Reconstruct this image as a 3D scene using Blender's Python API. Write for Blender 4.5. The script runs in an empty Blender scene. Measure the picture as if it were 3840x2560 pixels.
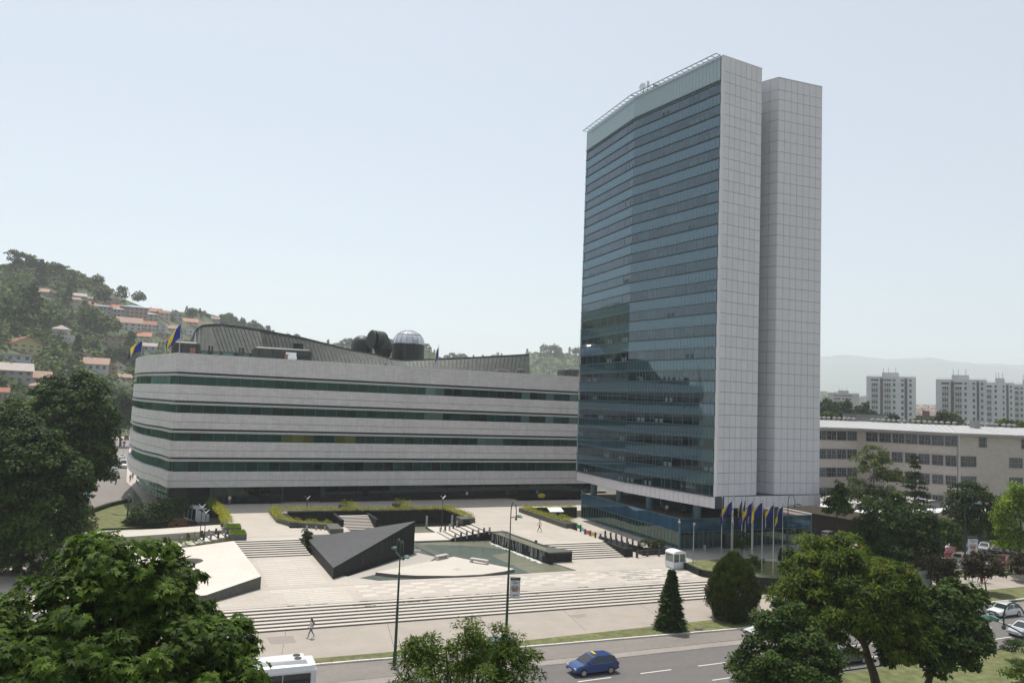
import bpy, math, random
import numpy as np
from mathutils import Vector, Matrix
random.seed(7); RNG = np.random.default_rng(7)
S = bpy.context.scene; COL = S.collection
PI = math.pi; sin, cos, rad = math.sin, math.cos, math.radians
# ---------------------------------------------------------------- camera (22 m up; x runs along the street, y away from it)
FPX, PITCH, ROLL, AZ, CAMH = 2878.0, rad(4.65), rad(2.29), rad(67.0), 22.0
Fw = Vector((cos(AZ)*cos(PITCH), sin(AZ)*cos(PITCH), sin(PITCH)))
R0 = Vector((sin(AZ), -cos(AZ), 0)); U0 = R0.cross(Fw)
Rt = cos(ROLL)*R0 + sin(ROLL)*U0; Up = -sin(ROLL)*R0 + cos(ROLL)*U0
cd = bpy.data.cameras.new('camera'); cam = bpy.data.objects.new('camera', cd); COL.objects.link(cam)
cd.sensor_width = 36; cd.lens = 36*FPX/3840; cd.clip_start = 0.5; cd.clip_end = 40000
cam.matrix_world = Matrix(((Rt.x, Up.x, -Fw.x, 0), (Rt.y, Up.y, -Fw.y, 0), (Rt.z, Up.z, -Fw.z, CAMH), (0, 0, 0, 1)))
S.camera = cam
# ---------------------------------------------------------------- sky, sun, exposure
W = bpy.data.worlds.new('World'); S.world = W; W.use_nodes = True
wn = W.node_tree; bg = wn.nodes['Background']
SUN_EL, SUN_TAN = rad(68.5), 0.394
sky = wn.nodes.new('ShaderNodeTexSky'); sky.sky_type = 'NISHITA'; sky.sun_disc = False
sky.sun_elevation = SUN_EL; sky.sun_rotation = 0.0
sky.altitude = 500; sky.air_density = 1.0; sky.dust_density = 1.0; sky.ozone_density = 1.0
# humid summer sky: the clear-sky model under a pale veil that is brightest on the sun's side, its far side raised to light the facades
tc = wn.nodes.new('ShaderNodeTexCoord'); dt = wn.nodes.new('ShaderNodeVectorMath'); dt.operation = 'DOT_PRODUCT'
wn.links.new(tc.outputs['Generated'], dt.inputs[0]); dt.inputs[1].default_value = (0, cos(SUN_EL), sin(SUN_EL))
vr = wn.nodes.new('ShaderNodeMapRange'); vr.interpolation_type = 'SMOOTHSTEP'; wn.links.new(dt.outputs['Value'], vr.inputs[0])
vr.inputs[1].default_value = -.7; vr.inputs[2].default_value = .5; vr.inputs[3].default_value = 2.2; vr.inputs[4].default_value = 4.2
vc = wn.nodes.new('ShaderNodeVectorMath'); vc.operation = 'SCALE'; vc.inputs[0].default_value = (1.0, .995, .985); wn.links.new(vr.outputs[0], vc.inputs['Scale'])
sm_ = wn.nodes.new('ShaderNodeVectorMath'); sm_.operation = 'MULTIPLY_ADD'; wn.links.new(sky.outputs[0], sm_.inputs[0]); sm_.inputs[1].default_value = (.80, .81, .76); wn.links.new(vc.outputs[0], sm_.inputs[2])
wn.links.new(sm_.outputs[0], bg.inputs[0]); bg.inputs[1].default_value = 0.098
sl = bpy.data.lights.new('sun', 'SUN'); sl.energy = 4.7; sl.angle = rad(0.53); sl.color = (1.0, 0.95, 0.88)
so = bpy.data.objects.new('sun', sl); COL.objects.link(so); so.location = (0, 60, 200)
so.rotation_euler = (-(PI/2-SUN_EL), 0, 0)          # light travels towards -y (towards the camera) and down
S.view_settings.view_transform = 'Standard'; S.view_settings.look = 'None'
S.view_settings.exposure = 0.0; S.view_settings.gamma = 1.0; S.view_settings.use_curve_mapping = False
S.render.engine = 'CYCLES'; S.cycles.volume_bounces = 3; S.cycles.max_bounces = 8; S.cycles.transparent_max_bounces = 12
# ---------------------------------------------------------------- measuring helpers: a point of the photograph -> a place
def ray(x, y):
    d = Rt*(x-1920) + Up*(1280-y) + Fw*FPX
    return d
def at(x, y, z=0.0):
    d = ray(x, y); t = (z-CAMH)/d.z; return (d.x*t, d.y*t)
def at_dist(x, y, dist):
    d = ray(x, y); t = dist/math.hypot(d.x, d.y); return (d.x*t, d.y*t, CAMH+d.z*t)
def at_y(x, y, Y):
    d = ray(x, y); t = Y/d.y; return (d.x*t, CAMH+d.z*t)
def zoomed(ox, oy, s):
    return lambda a, b, z=0.0: at(ox+a/s, oy+b/s, z)
# ---------------------------------------------------------------- object helpers
LOC = {}
def tag(o, label=None, cat=None, group=None, kind=None):
    if label: o['label'] = label
    if cat: o['category'] = cat
    if group: o['group'] = group
    if kind: o['kind'] = kind
    return o
def thing(name, label, cat, loc=(0, 0, 0), rotz=0.0, group=None):
    o = bpy.data.objects.new(name, None); COL.objects.link(o); o.empty_display_size = 0.3
    o.location = loc; o.rotation_euler = (0, 0, rotz); LOC[o.name] = Vector(loc)
    return tag(o, label, cat, group)
def link(name, me, parent=None, world=None, rotz=0.0, scale=None):
    o = bpy.data.objects.new(name, me); COL.objects.link(o)
    base = LOC.get(parent.name, Vector((0, 0, 0))) if parent else Vector((0, 0, 0))
    if parent: o.parent = parent
    if world is not None: o.location = Vector(world)-base
    LOC[o.name] = base if world is None else Vector(world)
    if rotz: o.rotation_euler = (0, 0, rotz)
    if scale is not None: o.scale = scale
    return o
def dup(o, parent=None, loc=None, rotz=None):
    c = o.copy(); COL.objects.link(c)
    if parent is not None: c.parent = parent
    if loc is not None: c.location = loc; LOC[c.name] = Vector(loc)
    if rotz is not None: c.rotation_euler = (0, 0, rotz)
    for ch in list(o.children): dup(ch, c)
    return c
class MB:
    """collects simple solids, builds one mesh"""
    def __init__(s): s.v = []; s.f = []; s.m = []; s.cur = 0
    def add(s, vs, fs):
        n = len(s.v); s.v += [tuple(p) for p in vs]; s.f += [tuple(i+n for i in f) for f in fs]; s.m += [s.cur]*len(fs); return s
    def mat(s, i): s.cur = i; return s
    def box(s, x0, x1, y0, y1, z0, z1):
        return s.add([(x0,y0,z0),(x1,y0,z0),(x1,y1,z0),(x0,y1,z0),(x0,y0,z1),(x1,y0,z1),(x1,y1,z1),(x0,y1,z1)],
                     [(0,3,2,1),(4,5,6,7),(0,1,5,4),(1,2,6,5),(2,3,7,6),(3,0,4,7)])
    def prism(s, poly, z0, z1):
        n = len(poly); zs0 = z0 if hasattr(z0, '__len__') else [z0]*n; zs1 = z1 if hasattr(z1, '__len__') else [z1]*n
        a = sum(poly[i][0]*poly[(i+1) % n][1]-poly[(i+1) % n][0]*poly[i][1] for i in range(n))
        if a < 0: poly = poly[::-1]; zs0 = zs0[::-1]; zs1 = zs1[::-1]
        vs = [(p[0], p[1], z) for p, z in zip(poly, zs0)]+[(p[0], p[1], z) for p, z in zip(poly, zs1)]
        fs = [tuple(range(n))[::-1], tuple(range(n, 2*n))]+[(i, (i+1) % n, (i+1) % n+n, i+n) for i in range(n)]
        return s.add(vs, fs)
    def wall(s, a, b, z0, z1, t):      # vertical slab from a to b, thickness t to the left of a->b
        dx, dy = b[0]-a[0], b[1]-a[1]; L = math.hypot(dx, dy) or 1; nx, ny = -dy/L*t, dx/L*t
        return s.prism([a, b, (b[0]+nx, b[1]+ny), (a[0]+nx, a[1]+ny)], z0, z1)
    def quad(s, a, b, c, d): return s.add([a, b, c, d], [(0, 1, 2, 3)])
    def tube(s, pts, r, n=8, cap=True):
        pts = [Vector(p) for p in pts]; rs = r if hasattr(r, '__len__') else [r]*len(pts)
        rings = []; up = None
        for i, p in enumerate(pts):
            d = (pts[min(i+1, len(pts)-1)]-pts[max(i-1, 0)]).normalized()
            if up is None: up = Vector((0, 0, 1)) if abs(d.z) < .9 else Vector((1, 0, 0))
            e1 = d.cross(up).normalized(); e2 = d.cross(e1); up = -e2 if False else up
            rings.append([p+rs[i]*(cos(2*PI*k/n)*e1+sin(2*PI*k/n)*e2) for k in range(n)])
        vs = [q for rr in rings for q in rr]; fs = []
        for i in range(len(pts)-1):
            for k in range(n): fs.append((i*n+k, i*n+(k+1) % n, (i+1)*n+(k+1) % n, (i+1)*n+k))
        if cap: fs += [tuple(range(n))[::-1], tuple((len(pts)-1)*n+k for k in range(n))]
        return s.add(vs, fs)
    def ell(s, c, r, nu=12, nv=7, noise=0.0):
        vs = [(c[0], c[1], c[2]-r[2])]; fs = []
        for j in range(1, nv):
            t = -PI/2+PI*j/nv
            for i in range(nu):
                k = 1+random.uniform(-noise, noise); a = 2*PI*i/nu
                vs.append((c[0]+k*r[0]*cos(t)*cos(a), c[1]+k*r[1]*cos(t)*sin(a), c[2]+k*r[2]*sin(t)))
        vs.append((c[0], c[1], c[2]+r[2])); L = len(vs)-1
        for i in range(nu): fs.append((0, 1+(i+1) % nu, 1+i)); fs.append((L, L-nu+i, L-nu+(i+1) % nu))
        for j in range(nv-2):
            for i in range(nu): a = 1+j*nu; fs.append((a+i, a+(i+1) % nu, a+nu+(i+1) % nu, a+nu+i))
        return s.add(vs, fs)
    def mesh(s, name, mats, smooth=False, off=None):
        me = bpy.data.meshes.new(name)
        v = s.v if off is None else [(p[0]-off[0], p[1]-off[1], p[2]-off[2]) for p in s.v]
        me.from_pydata(v, [], s.f)
        for m in (mats if isinstance(mats, (list, tuple)) else [mats]): me.materials.append(m)
        if isinstance(mats, (list, tuple)) and len(mats) > 1: me.polygons.foreach_set('material_index', s.m)
        if smooth: me.polygons.foreach_set('use_smooth', [True]*len(me.polygons))
        me.update(); return me
    def build(s, name, mats, parent=None, smooth=False):      # vertices are in world coordinates; they are made local to the parent
        return link(name, s.mesh(name, mats, smooth, LOC.get(parent.name) if parent else None), parent)
# ---------------------------------------------------------------- materials
def nm(name):
    m = bpy.data.materials.new(name); m.use_nodes = True; nt = m.node_tree; return m, nt, nt.nodes['Principled BSDF']
def mat(name, col, rough=.8, var=.12, scale=2.0, metal=0.0, spec=.5, bump=0.0, bscale=20.0, rnd=0.0, col2=None, stretch=None, coord='P', var2=0.0):
    """noise-varied surface; rnd varies it per object"""
    m, nt, b = nm(name); N, L = nt.nodes, nt.links
    b.inputs['Roughness'].default_value = rough; b.inputs['Metallic'].default_value = metal; b.inputs['Specular IOR Level'].default_value = spec
    if coord == 'P': g = N.new('ShaderNodeNewGeometry').outputs['Position']
    else: g = N.new('ShaderNodeTexCoord').outputs['Object']
    mp = N.new('ShaderNodeMapping'); L.new(g, mp.inputs[0])
    if stretch: mp.inputs['Scale'].default_value = stretch
    nz = N.new('ShaderNodeTexNoise'); nz.inputs['Scale'].default_value = scale; nz.inputs['Detail'].default_value = 6; nz.inputs['Roughness'].default_value = .6
    L.new(mp.outputs[0], nz.inputs['Vector'])
    rp = N.new('ShaderNodeValToRGB'); L.new(nz.outputs['Fac'], rp.inputs[0])
    c = np.array(col); c2 = np.array(col2) if col2 else c
    rp.color_ramp.elements[0].position = .32; rp.color_ramp.elements[1].position = .68
    rp.color_ramp.elements[0].color = (*np.clip(c*(1-var), 0, 1), 1); rp.color_ramp.elements[1].color = (*np.clip(c2*(1+var), 0, 1), 1)
    out = rp.outputs[0]
    def mul(out, src, lo, hi):
        mr = N.new('ShaderNodeMapRange'); mr.inputs[3].default_value = lo; mr.inputs[4].default_value = hi; L.new(src, mr.inputs[0])
        mx = N.new('ShaderNodeMixRGB'); mx.blend_type = 'MULTIPLY'; mx.inputs[0].default_value = 1; L.new(out, mx.inputs[1]); L.new(mr.outputs[0], mx.inputs[2]); return mx.outputs[0]
    if var2:
        n3 = N.new('ShaderNodeTexNoise'); n3.inputs['Scale'].default_value = scale*.09; n3.inputs['Detail'].default_value = 3; L.new(mp.outputs[0], n3.inputs['Vector'])
        out = mul(out, n3.outputs['Fac'], 1-var2*1.6, 1+var2*1.6)
    if rnd: out = mul(out, N.new('ShaderNodeObjectInfo').outputs['Random'], 1-rnd, 1+rnd)
    L.new(out, b.inputs['Base Color'])
    if bump:
        n2 = N.new('ShaderNodeTexNoise'); n2.inputs['Scale'].default_value = bscale; n2.inputs['Detail'].default_value = 4; L.new(mp.outputs[0], n2.inputs['Vector'])
        bp = N.new('ShaderNodeBump'); bp.inputs['Strength'].default_value = bump; bp.inputs['Distance'].default_value = .05
        L.new(n2.outputs['Fac'], bp.inputs['Height']); L.new(bp.outputs[0], b.inputs['Normal'])
    return m
def brick(m, w, h, mortar, dark, axis='XZ', var=.08, off=.5, msm=.0):
    """adds a slab pattern (fine joints) to a material; axis picks the plane, 'RZ' runs along any vertical wall"""
    nt = m.node_tree; N, L = nt.nodes, nt.links; b = N['Principled BSDF']; src = b.inputs['Base Color'].links[0].from_socket
    g = N.new('ShaderNodeNewGeometry'); sp = N.new('ShaderNodeSeparateXYZ'); L.new(g.outputs['Position'], sp.inputs[0]); cb = N.new('ShaderNodeCombineXYZ')
    if axis == 'XY': L.new(sp.outputs[0], cb.inputs[0]); L.new(sp.outputs[1], cb.inputs[1])
    elif axis == 'XZ': L.new(sp.outputs[0], cb.inputs[0]); L.new(sp.outputs[2], cb.inputs[1])
    elif axis == 'YZ': L.new(sp.outputs[1], cb.inputs[0]); L.new(sp.outputs[2], cb.inputs[1])
    else:
        ad = N.new('ShaderNodeMath'); ad.operation = 'SUBTRACT'; L.new(sp.outputs[0], ad.inputs[0]); L.new(sp.outputs[1], ad.inputs[1])
        L.new(ad.outputs[0], cb.inputs[0]); L.new(sp.outputs[2], cb.inputs[1])
    br = N.new('ShaderNodeTexBrick'); L.new(cb.outputs[0], br.inputs['Vector']); br.offset = off
    br.inputs['Scale'].default_value = 1; br.inputs['Brick Width'].default_value = w; br.inputs['Row Height'].default_value = h
    br.inputs['Mortar Size'].default_value = mortar; br.inputs['Mortar Smooth'].default_value = msm
    br.inputs['Color1'].default_value = (1-var,)*3+(1,); br.inputs['Color2'].default_value = (1+var,)*3+(1,); br.inputs['Mortar'].default_value = (dark,)*3+(1,)
    mx = N.new('ShaderNodeMixRGB'); mx.blend_type = 'MULTIPLY'; mx.inputs[0].default_value = 1
    L.new(src, mx.inputs[1]); L.new(br.outputs['Color'], mx.inputs[2]); L.new(mx.outputs[0], b.inputs['Base Color']); return m
def glass(name, col, gloss=.35, fr=1.0, rough=.03, rnd=.25, tint=(.85, .97, 1.0), wav=.0, horizontal=False):
    """coated facade glass: tinted mirror over a dark room, per-pane variation"""
    m, nt, b = nm(name); N, L = nt.nodes, nt.links
    b.inputs['Roughness'].default_value = .5; b.inputs['Specular IOR Level'].default_value = 0
    oi = N.new('ShaderNodeObjectInfo'); mr = N.new('ShaderNodeMapRange'); mr.inputs[3].default_value = 1-rnd; mr.inputs[4].default_value = 1+rnd*1.5
    L.new(oi.outputs['Random'], mr.inputs[0]); mx = N.new('ShaderNodeMixRGB'); mx.blend_type = 'MULTIPLY'; mx.inputs[0].default_value = 1
    mx.inputs[1].default_value = (*col, 1); L.new(mr.outputs[0], mx.inputs[2]); L.new(mx.outputs[0], b.inputs['Base Color'])
    gl = N.new('ShaderNodeBsdfGlossy'); gl.inputs['Roughness'].default_value = rough; gl.inputs['Color'].default_value = (*tint, 1)
    lw = N.new('ShaderNodeFresnel'); lw.inputs['IOR'].default_value = 1.6
    ma = N.new('ShaderNodeMath'); ma.operation = 'MULTIPLY_ADD'; ma.use_clamp = True; L.new(lw.outputs[0], ma.inputs[0]); ma.inputs[1].default_value = fr; ma.inputs[2].default_value = gloss
    ms = N.new('ShaderNodeMixShader'); L.new(ma.outputs[0], ms.inputs[0]); L.new(b.outputs[0], ms.inputs[1]); L.new(gl.outputs[0], ms.inputs[2])
    L.new(ms.outputs[0], N['Material Output'].inputs['Surface'])
    if wav:
        nz = N.new('ShaderNodeTexNoise'); nz.inputs['Scale'].default_value = .55; g = N.new('ShaderNodeNewGeometry'); L.new(g.outputs['Position'], nz.inputs['Vector'])
        bp = N.new('ShaderNodeBump'); bp.inputs['Strength'].default_value = wav; bp.inputs['Distance'].default_value = .1; L.new(nz.outputs['Fac'], bp.inputs['Height']); L.new(bp.outputs[0], gl.inputs['Normal'])
    return m
def leafmat(name, col, col2, trans=.3, rough=.6, spec=.12):
    col = tuple(np.array(col)*(.55, .58, .48)); col2 = tuple(np.array(col2)*(1.22, 1.26, .82)); trans = min(.38, trans*1.2)
    m, nt, b = nm(name); N, L = nt.nodes, nt.links
    a = N.new('ShaderNodeAttribute'); a.attribute_name = 'tint'
    rp = N.new('ShaderNodeMixRGB'); L.new(a.outputs['Fac'], rp.inputs[0]); rp.inputs[1].default_value = (*col, 1); rp.inputs[2].default_value = (*col2, 1)
    L.new(rp.outputs[0], b.inputs['Base Color']); b.inputs['Roughness'].default_value = rough; b.inputs['Specular IOR Level'].default_value = spec
    tr = N.new('ShaderNodeBsdfTranslucent'); hs = N.new('ShaderNodeMixRGB'); hs.blend_type = 'MULTIPLY'; hs.inputs[0].default_value = 1
    L.new(rp.outputs[0], hs.inputs[1]); hs.inputs[2].default_value = (1.5, 1.7, .7, 1); L.new(hs.outputs[0], tr.inputs['Color'])
    ms = N.new('ShaderNodeMixShader'); ms.inputs[0].default_value = trans; L.new(b.outputs[0], ms.inputs[1]); L.new(tr.outputs[0], ms.inputs[2])
    L.new(ms.outputs[0], N['Material Output'].inputs['Surface']); return m
def random_mat(name, cols, rough=.7, amt=1.0):
    m, nt, b = nm(name); N, L = nt.nodes, nt.links; oi = N.new('ShaderNodeObjectInfo'); rp = N.new('ShaderNodeValToRGB'); rp.color_ramp.interpolation = 'CONSTANT'
    L.new(oi.outputs['Random'], rp.inputs[0]); e = rp.color_ramp.elements
    while len(e) < len(cols): e.new(.5)
    for i, c in enumerate(cols): e[i].position = i/len(cols); e[i].color = (*c, 1)
    L.new(rp.outputs[0], b.inputs['Base Color']); b.inputs['Roughness'].default_value = rough; return m
M = {}
M['paving'] = mat('pale_stone_paving', (.45, .405, .35), .85, .06, 3, bump=.15, bscale=30, var2=.08)
M['paving2'] = mat('light_stone_paving', (.53, .49, .43), .85, .05, 3, var2=.05, rnd=.05)
M['pavdark'] = mat('grey_stone_paving', (.40, .37, .33), .85, .06, 3, rnd=.08)
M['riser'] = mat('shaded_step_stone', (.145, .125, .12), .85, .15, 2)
brick(M['paving'], 1.5, .75, .012, .80, 'XY', .035); M['paving'].name = 'pale_stone_paving'
M['sidewalk'] = mat('sidewalk_asphalt', (.345, .305, .26), .9, .06, 5, bump=.2, bscale=40, var2=.10)
M['road'] = mat('asphalt', (.135, .125, .118), .85, .10, 6, bump=.25, bscale=60, var2=.10, stretch=(.3, 1, 1))
M['lane'] = mat('old_asphalt', (.205, .185, .165), .9, .10, 5, bump=.25, bscale=50, var2=.12, stretch=(.4, 1, 1))
M['gutter'] = mat('concrete_gutter', (.27, .24, .215), .9, .12, 4, var2=.1)
M['paint'] = mat('road_paint', (.62, .60, .56), .8, .12, 8)
M['kerb'] = mat('kerb_stone', (.55, .52, .47), .85, .12, 4, rnd=.10)
M['grass'] = mat('dry_lawn', (.105, .115, .038), .95, .25, 1.2, col2=(.145, .155, .055), bump=.6, bscale=25, var2=.14)
M['earth'] = mat('brown_earth', (.14, .11, .07), .95, .25, 3)
M['darkstone'] = mat('dark_granite', (.017, .019, .019), .6, .35, 1.5, spec=.2, var2=.12)
brick(M['darkstone'], 1.2, .6, .012, .55, 'RZ', .12)
M['slate'] = mat('slate_plates', (.062, .063, .066), .5, .55, 2.2, spec=.4, stretch=(1, 3, 1), var2=.1)
M['planter'] = mat('planter_granite', (.075, .08, .068), .6, .18, 2)
M['water'] = mat('shallow_water', (.21, .215, .155), .22, .12, .6, spec=.5, bump=.35, bscale=5)
M['pooldark'] = mat('deep_pool_water', (.105, .135, .115), .20, .12, .6, spec=.5, bump=.3, bscale=5)
M['foam'] = mat('white_water', (.62, .64, .62), .5, .25, 6)
M['algae'] = mat('algae_edge', (.16, .14, .06), .4, .3, 5)
M['concrete'] = mat('grey_concrete', (.30, .30, .29), .8, .15, 2)
M['white'] = mat('white_paint', (.78, .78, .77), .5, .03, 3)
M['whitemetal'] = mat('white_metal', (.66, .68, .70), .35, .04, 3)
M['black'] = mat('flat_black', (.02, .02, .02), .7, .1, 3)
M['darkmetal'] = mat('dark_metal', (.045, .05, .05), .45, .15, 5)
M['greenpole'] = mat('green_enamel', (.012, .045, .034), .35, .15, 5)
M['lamp_head'] = mat('lamp_housing', (.05, .135, .115), .35, .12, 5)
M['silver'] = mat('silver_metal', (.45, .45, .46), .3, .08, 5, metal=.6)
M['hedge_y'] = leafmat('golden_hedge_leaf', (.15, .16, .02), (.42, .38, .08), .25)
M['hedge_g'] = leafmat('green_hedge_leaf', (.05, .09, .015), (.14, .20, .03), .25)
M['soil'] = mat('planter_soil', (.05, .04, .025), .95, .2, 5)
# ================================================================= GROUND, ROAD, PLAZA
def flat(name, mats, polys, z, kind='structure', parent=None):
    b = MB()
    for i, p in enumerate(polys):
        a = sum(p[k][0]*p[(k+1) % len(p)][1]-p[(k+1) % len(p)][0]*p[k][1] for k in range(len(p)))
        if a < 0: p = p[::-1]
        b.add([(q[0], q[1], z) for q in p], [tuple(range(len(p)))])
    o = b.build(name, mats, parent)
    if kind: o['kind'] = kind
    return o
def rect(x0, x1, y0, y1): return [(x0, y0), (x1, y0), (x1, y1), (x0, y1)]
M['city_ground'] = mat('city_ground', (.17, .165, .145), .95, .25, .02, col2=(.10, .13, .06), var2=.2)
flat('ground', M['city_ground'], [rect(-14000, 16000, -3000, 17000)], -.22)
Z1, Z2 = 1.1, 2.3
def kerb_y(x): return 66.1-(x-12)*.0275           # the kerb is not quite parallel to the stairs
X0, X1 = -60, 260
flat('road', M['road'], [[(X0, 51.2), (X1, 53.8), (X1, kerb_y(53)-1.6), (53, kerb_y(53)-1.6), (X0, kerb_y(X0)-1.6)]], -.12)
flat('parking_lane', M['lane'], [[(X0, 61.5), (60, 61.9), (100, 62.6), (100, kerb_y(53)), (53, kerb_y(53)), (X0, kerb_y(X0))]], -.112)
flat('gutter_strip', M['gutter'], [[(X0, 60.2), (60, 60.75), (100, 61.4), (100, 62.6), (60, 61.95), (X0, 61.45)]], -.104)
seam = MB()
for ya, yb in ((60.25, 60.8), (61.5, 62.0)):
    xs = np.linspace(-30, 98, 120)
    for i in range(len(xs)-1):
        y = ya+(yb-ya)*(xs[i]+60)/120+random.uniform(-.05, .05); w = random.uniform(.03, .13)
        seam.box(xs[i], xs[i+1]+.1, y, y+w, -.1, -.097)
tag(seam.build('road_seams', M['riser']), kind='structure')
marks = MB()
for x in (-24.9, -18.9, -12.9, -6.8, -.8, 5.2, 11.2, 17.2, 24.9, 30.92, 36.96, 42.97, 49, 55.1, 61.2, 67.3, 73.4, 79.4, 85.44, 91.5, 97.5, 103.6):
    y = 56.4+(x-30)*.028+(0.2 if x > 80 else 0)
    marks.add([(x, y-.07, -.108), (x+3.15, y-.07+.085, -.108), (x+3.15, y+.08+.085, -.108), (x, y+.08, -.108)], [(0, 1, 2, 3)])
for x in (23.6, 29.7, 35.85, 41.95, 48.1, 54.2, 60.3, 66.4, 72.4, 78.2, 84.3):
    y = 53.45+(x-41)*.035
    marks.add([(x, y-.07, -.108), (x+3.1, y-.07+.1, -.108), (x+3.1, y+.08+.1, -.108), (x, y+.08, -.108)], [(0, 1, 2, 3)])
tag(marks.build('lane_markings', M['paint']), kind='structure')
# near median lawn and far sidewalk
flat('median_lawn', M['grass'], [[(20, 20), (160, 20), (160, 53.4), (80, 52.0), (20, 50.2)]], -.02)
flat('near_verge', M['lane'], [rect(-60, 20, 20, 51.0)], -.1)
flat('sidewalk', M['sidewalk'], [[(-60, 68.2), (-12, 67.9), (31, 67.2), (44, 67.85), (55, 68.4), (62, 69.6), (107, 70.6), (170, 71.4), (170, 76.9), (116, 76.5), (104, 76.8), (99, 80.2), (64, 82), (64, 76.6), (-60, 75.9)]], .0)
flat('verge_grass', M['grass'], [[(-60, 68.6), (-12, 68.0), (31, 67.25), (44, 67.9), (55, 68.45), (62, 69.7), (107, 70.7), (170, 71.5), (170, 66.6), (103, 65.95), (92, 65.35), (53, kerb_y(53)+.3), (-60, kerb_y(-60)+.3)]], -.006)
# kerb stones, one by one
kerb = thing('kerb', 'row of pale kerb stones between the grass strip and the road', 'kerb', (30, 65, 0)); del kerb['category'], kerb['label']; kerb['kind'] = 'structure'
km = MB().box(-.5, .5, -.15, .15, -.12, .015).mesh('kerb_stone', M['kerb'])
for i in range(112):
    x = -12+i*1.02
    y = kerb_y(x) if x < 53 else 64.97+(x-53)*.018
    link('kerb_stone', km, kerb, (x, y+random.uniform(-.015, .015), random.uniform(-.006, .006)), rotz=random.uniform(-.01, .01)-.027)
# paved patches in the sidewalk
M['patch'] = mat('asphalt_patch', (.27, .235, .205), .9, .12, 4)
za = zoomed(800, 2100, 2.138)
flat('sidewalk_patch', M['patch'], [[za(425, 615), za(640, 603), za(665, 660), za(462, 673)]], .005)
zb = zoomed(1800, 2100, 2.45)
flat('sidewalk_stain', M['patch'], [[zb(805, 505), zb(970, 490), zb(975, 515), zb(900, 530), zb(840, 520)]], .006)
flat('sidewalk_worn_patch', mat('worn_patch', (.37, .31, .24), .9, .1, 5), [[zb(1270, 478), zb(1420, 478), zb(1470, 513), zb(1310, 505)]], .007)
jb = MB()
for x in np.arange(-20, 120, 9.7): jb.add([(x, 68.4, .004), (x+.05, 68.4, .004), (x+1.3, 75.8, .004), (x+1.25, 75.8, .004)], [(0, 1, 2, 3)])
tag(jb.build('sidewalk_joints', M['riser']), kind='structure')
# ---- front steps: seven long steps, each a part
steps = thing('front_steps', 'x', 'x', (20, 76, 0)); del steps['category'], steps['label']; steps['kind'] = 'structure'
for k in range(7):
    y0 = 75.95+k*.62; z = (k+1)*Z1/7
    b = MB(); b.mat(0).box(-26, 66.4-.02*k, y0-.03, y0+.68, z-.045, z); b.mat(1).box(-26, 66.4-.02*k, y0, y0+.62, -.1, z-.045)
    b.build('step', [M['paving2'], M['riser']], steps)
M['stain'] = mat('dark_damp_stain', (.10, .085, .075), .9, .4, 4)
for k in range(46):                                   # damp, broken edge of the top step and a few stains on the treads
    x = random.choice([random.uniform(5, 60), random.uniform(18, 30)]); w = random.uniform(.3, 1.9); y = random.uniform(80.22, 80.34) if k < 34 else 79.0+random.uniform(0, .5); z = Z1+.013 if y > 80.2 else Z1*6/7+.004
    pts = [(x+w*i/5, y+random.uniform(0, .05)) for i in range(6)]+[(x+w*(5-i)/5, y+random.uniform(.08, .26)) for i in range(6)]
    flat('step_stain', M['stain'], [pts], z+k*.0001)
# ---- plaza decks: lower terrace with the pool cut out, upper terrace with the sunken court cut out
def deck(name, polys, z, m, z0=-.2):
    b = MB()
    for p in polys: b.prism(p, z0, z)
    o = b.build(name, m); o['kind'] = 'structure'; return o
z14 = zoomed(1400, 1700, 2.45)
POOL = [(22.2, 88.95), (33.2, 88.3), (48.0, 88.75), (46.95, 94.1), (44.9, 109.6), (44.7, 112.2), (33.4, 113.2), (20, 113.2), (17.6, 93.5)]
deck('lower_terrace', [rect(-26, 64.5, 80.2, 88.3), rect(-26, 17.3, 88.3, 105.0), [(17.3, 88.3), (33.2, 88.3), (22.2, 88.95), (17.6, 93.5), (17.3, 93.5)],
     [(33.2, 88.3), (48.05, 88.3), (48.0, 88.75)], rect(48.05, 64.5, 88.3, 95.2), [(48.05, 88.3), (48.05, 95.2), (46.95, 94.2), (48.0, 88.75)], rect(64.5, 100, 92.5, 160), rect(59.6, 64.5, 95.2, 120), rect(64.4, 100, 82, 92.5)], Z1, M['paving'])
flat('pool_floor', M['water'], [[(17.0, 88.2), (48.1, 88.2), (48.1, 113.3), (17.0, 125)], rect(17, 46, 112, 126)], .92)
# darker deep water areas lie in their own sheets
cpt = [z14(375, 860, .92), z14(500, 838, .92), z14(800, 842, .92), z14(1050, 860, .92), z14(1300, 893, .92), z14(1080, 933, .92), z14(1440, 1098, .92), z14(800, 1128, .92), z14(0, 1182, .92), (22.6, 89.2), (18.5, 93), (26, 104.5)]
flat('deep_water', M['pooldark'], [cpt], .928)
upper = [rect(7.6, 16.2, 110.9, 150), rect(16.2, 17.0, 110.9, 124), [(46.3, 112.2), (59.2, 112.2), (59.2, 101.2), (48.2, 100.9), (46.9, 110.7), (44.9, 112.2)], rect(44.9, 59.2, 112.2, 120.4), rect(44.9, 64.8, 131.2, 146),
         [(46.0, 120.4), (58.6, 120.4), (58.2, 131.2), (44.9, 131.2)], rect(16.2, 44.9, 133, 146), rect(64.8, 92, 131.2, 160), rect(16, 92, 146, 160), rect(17.0, 24.2, 113.4, 119.2), [(15.2, 124), (17.0, 119.4), (17.0, 124)]]
deck('upper_terrace', upper, Z2, M['paving'])
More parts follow.
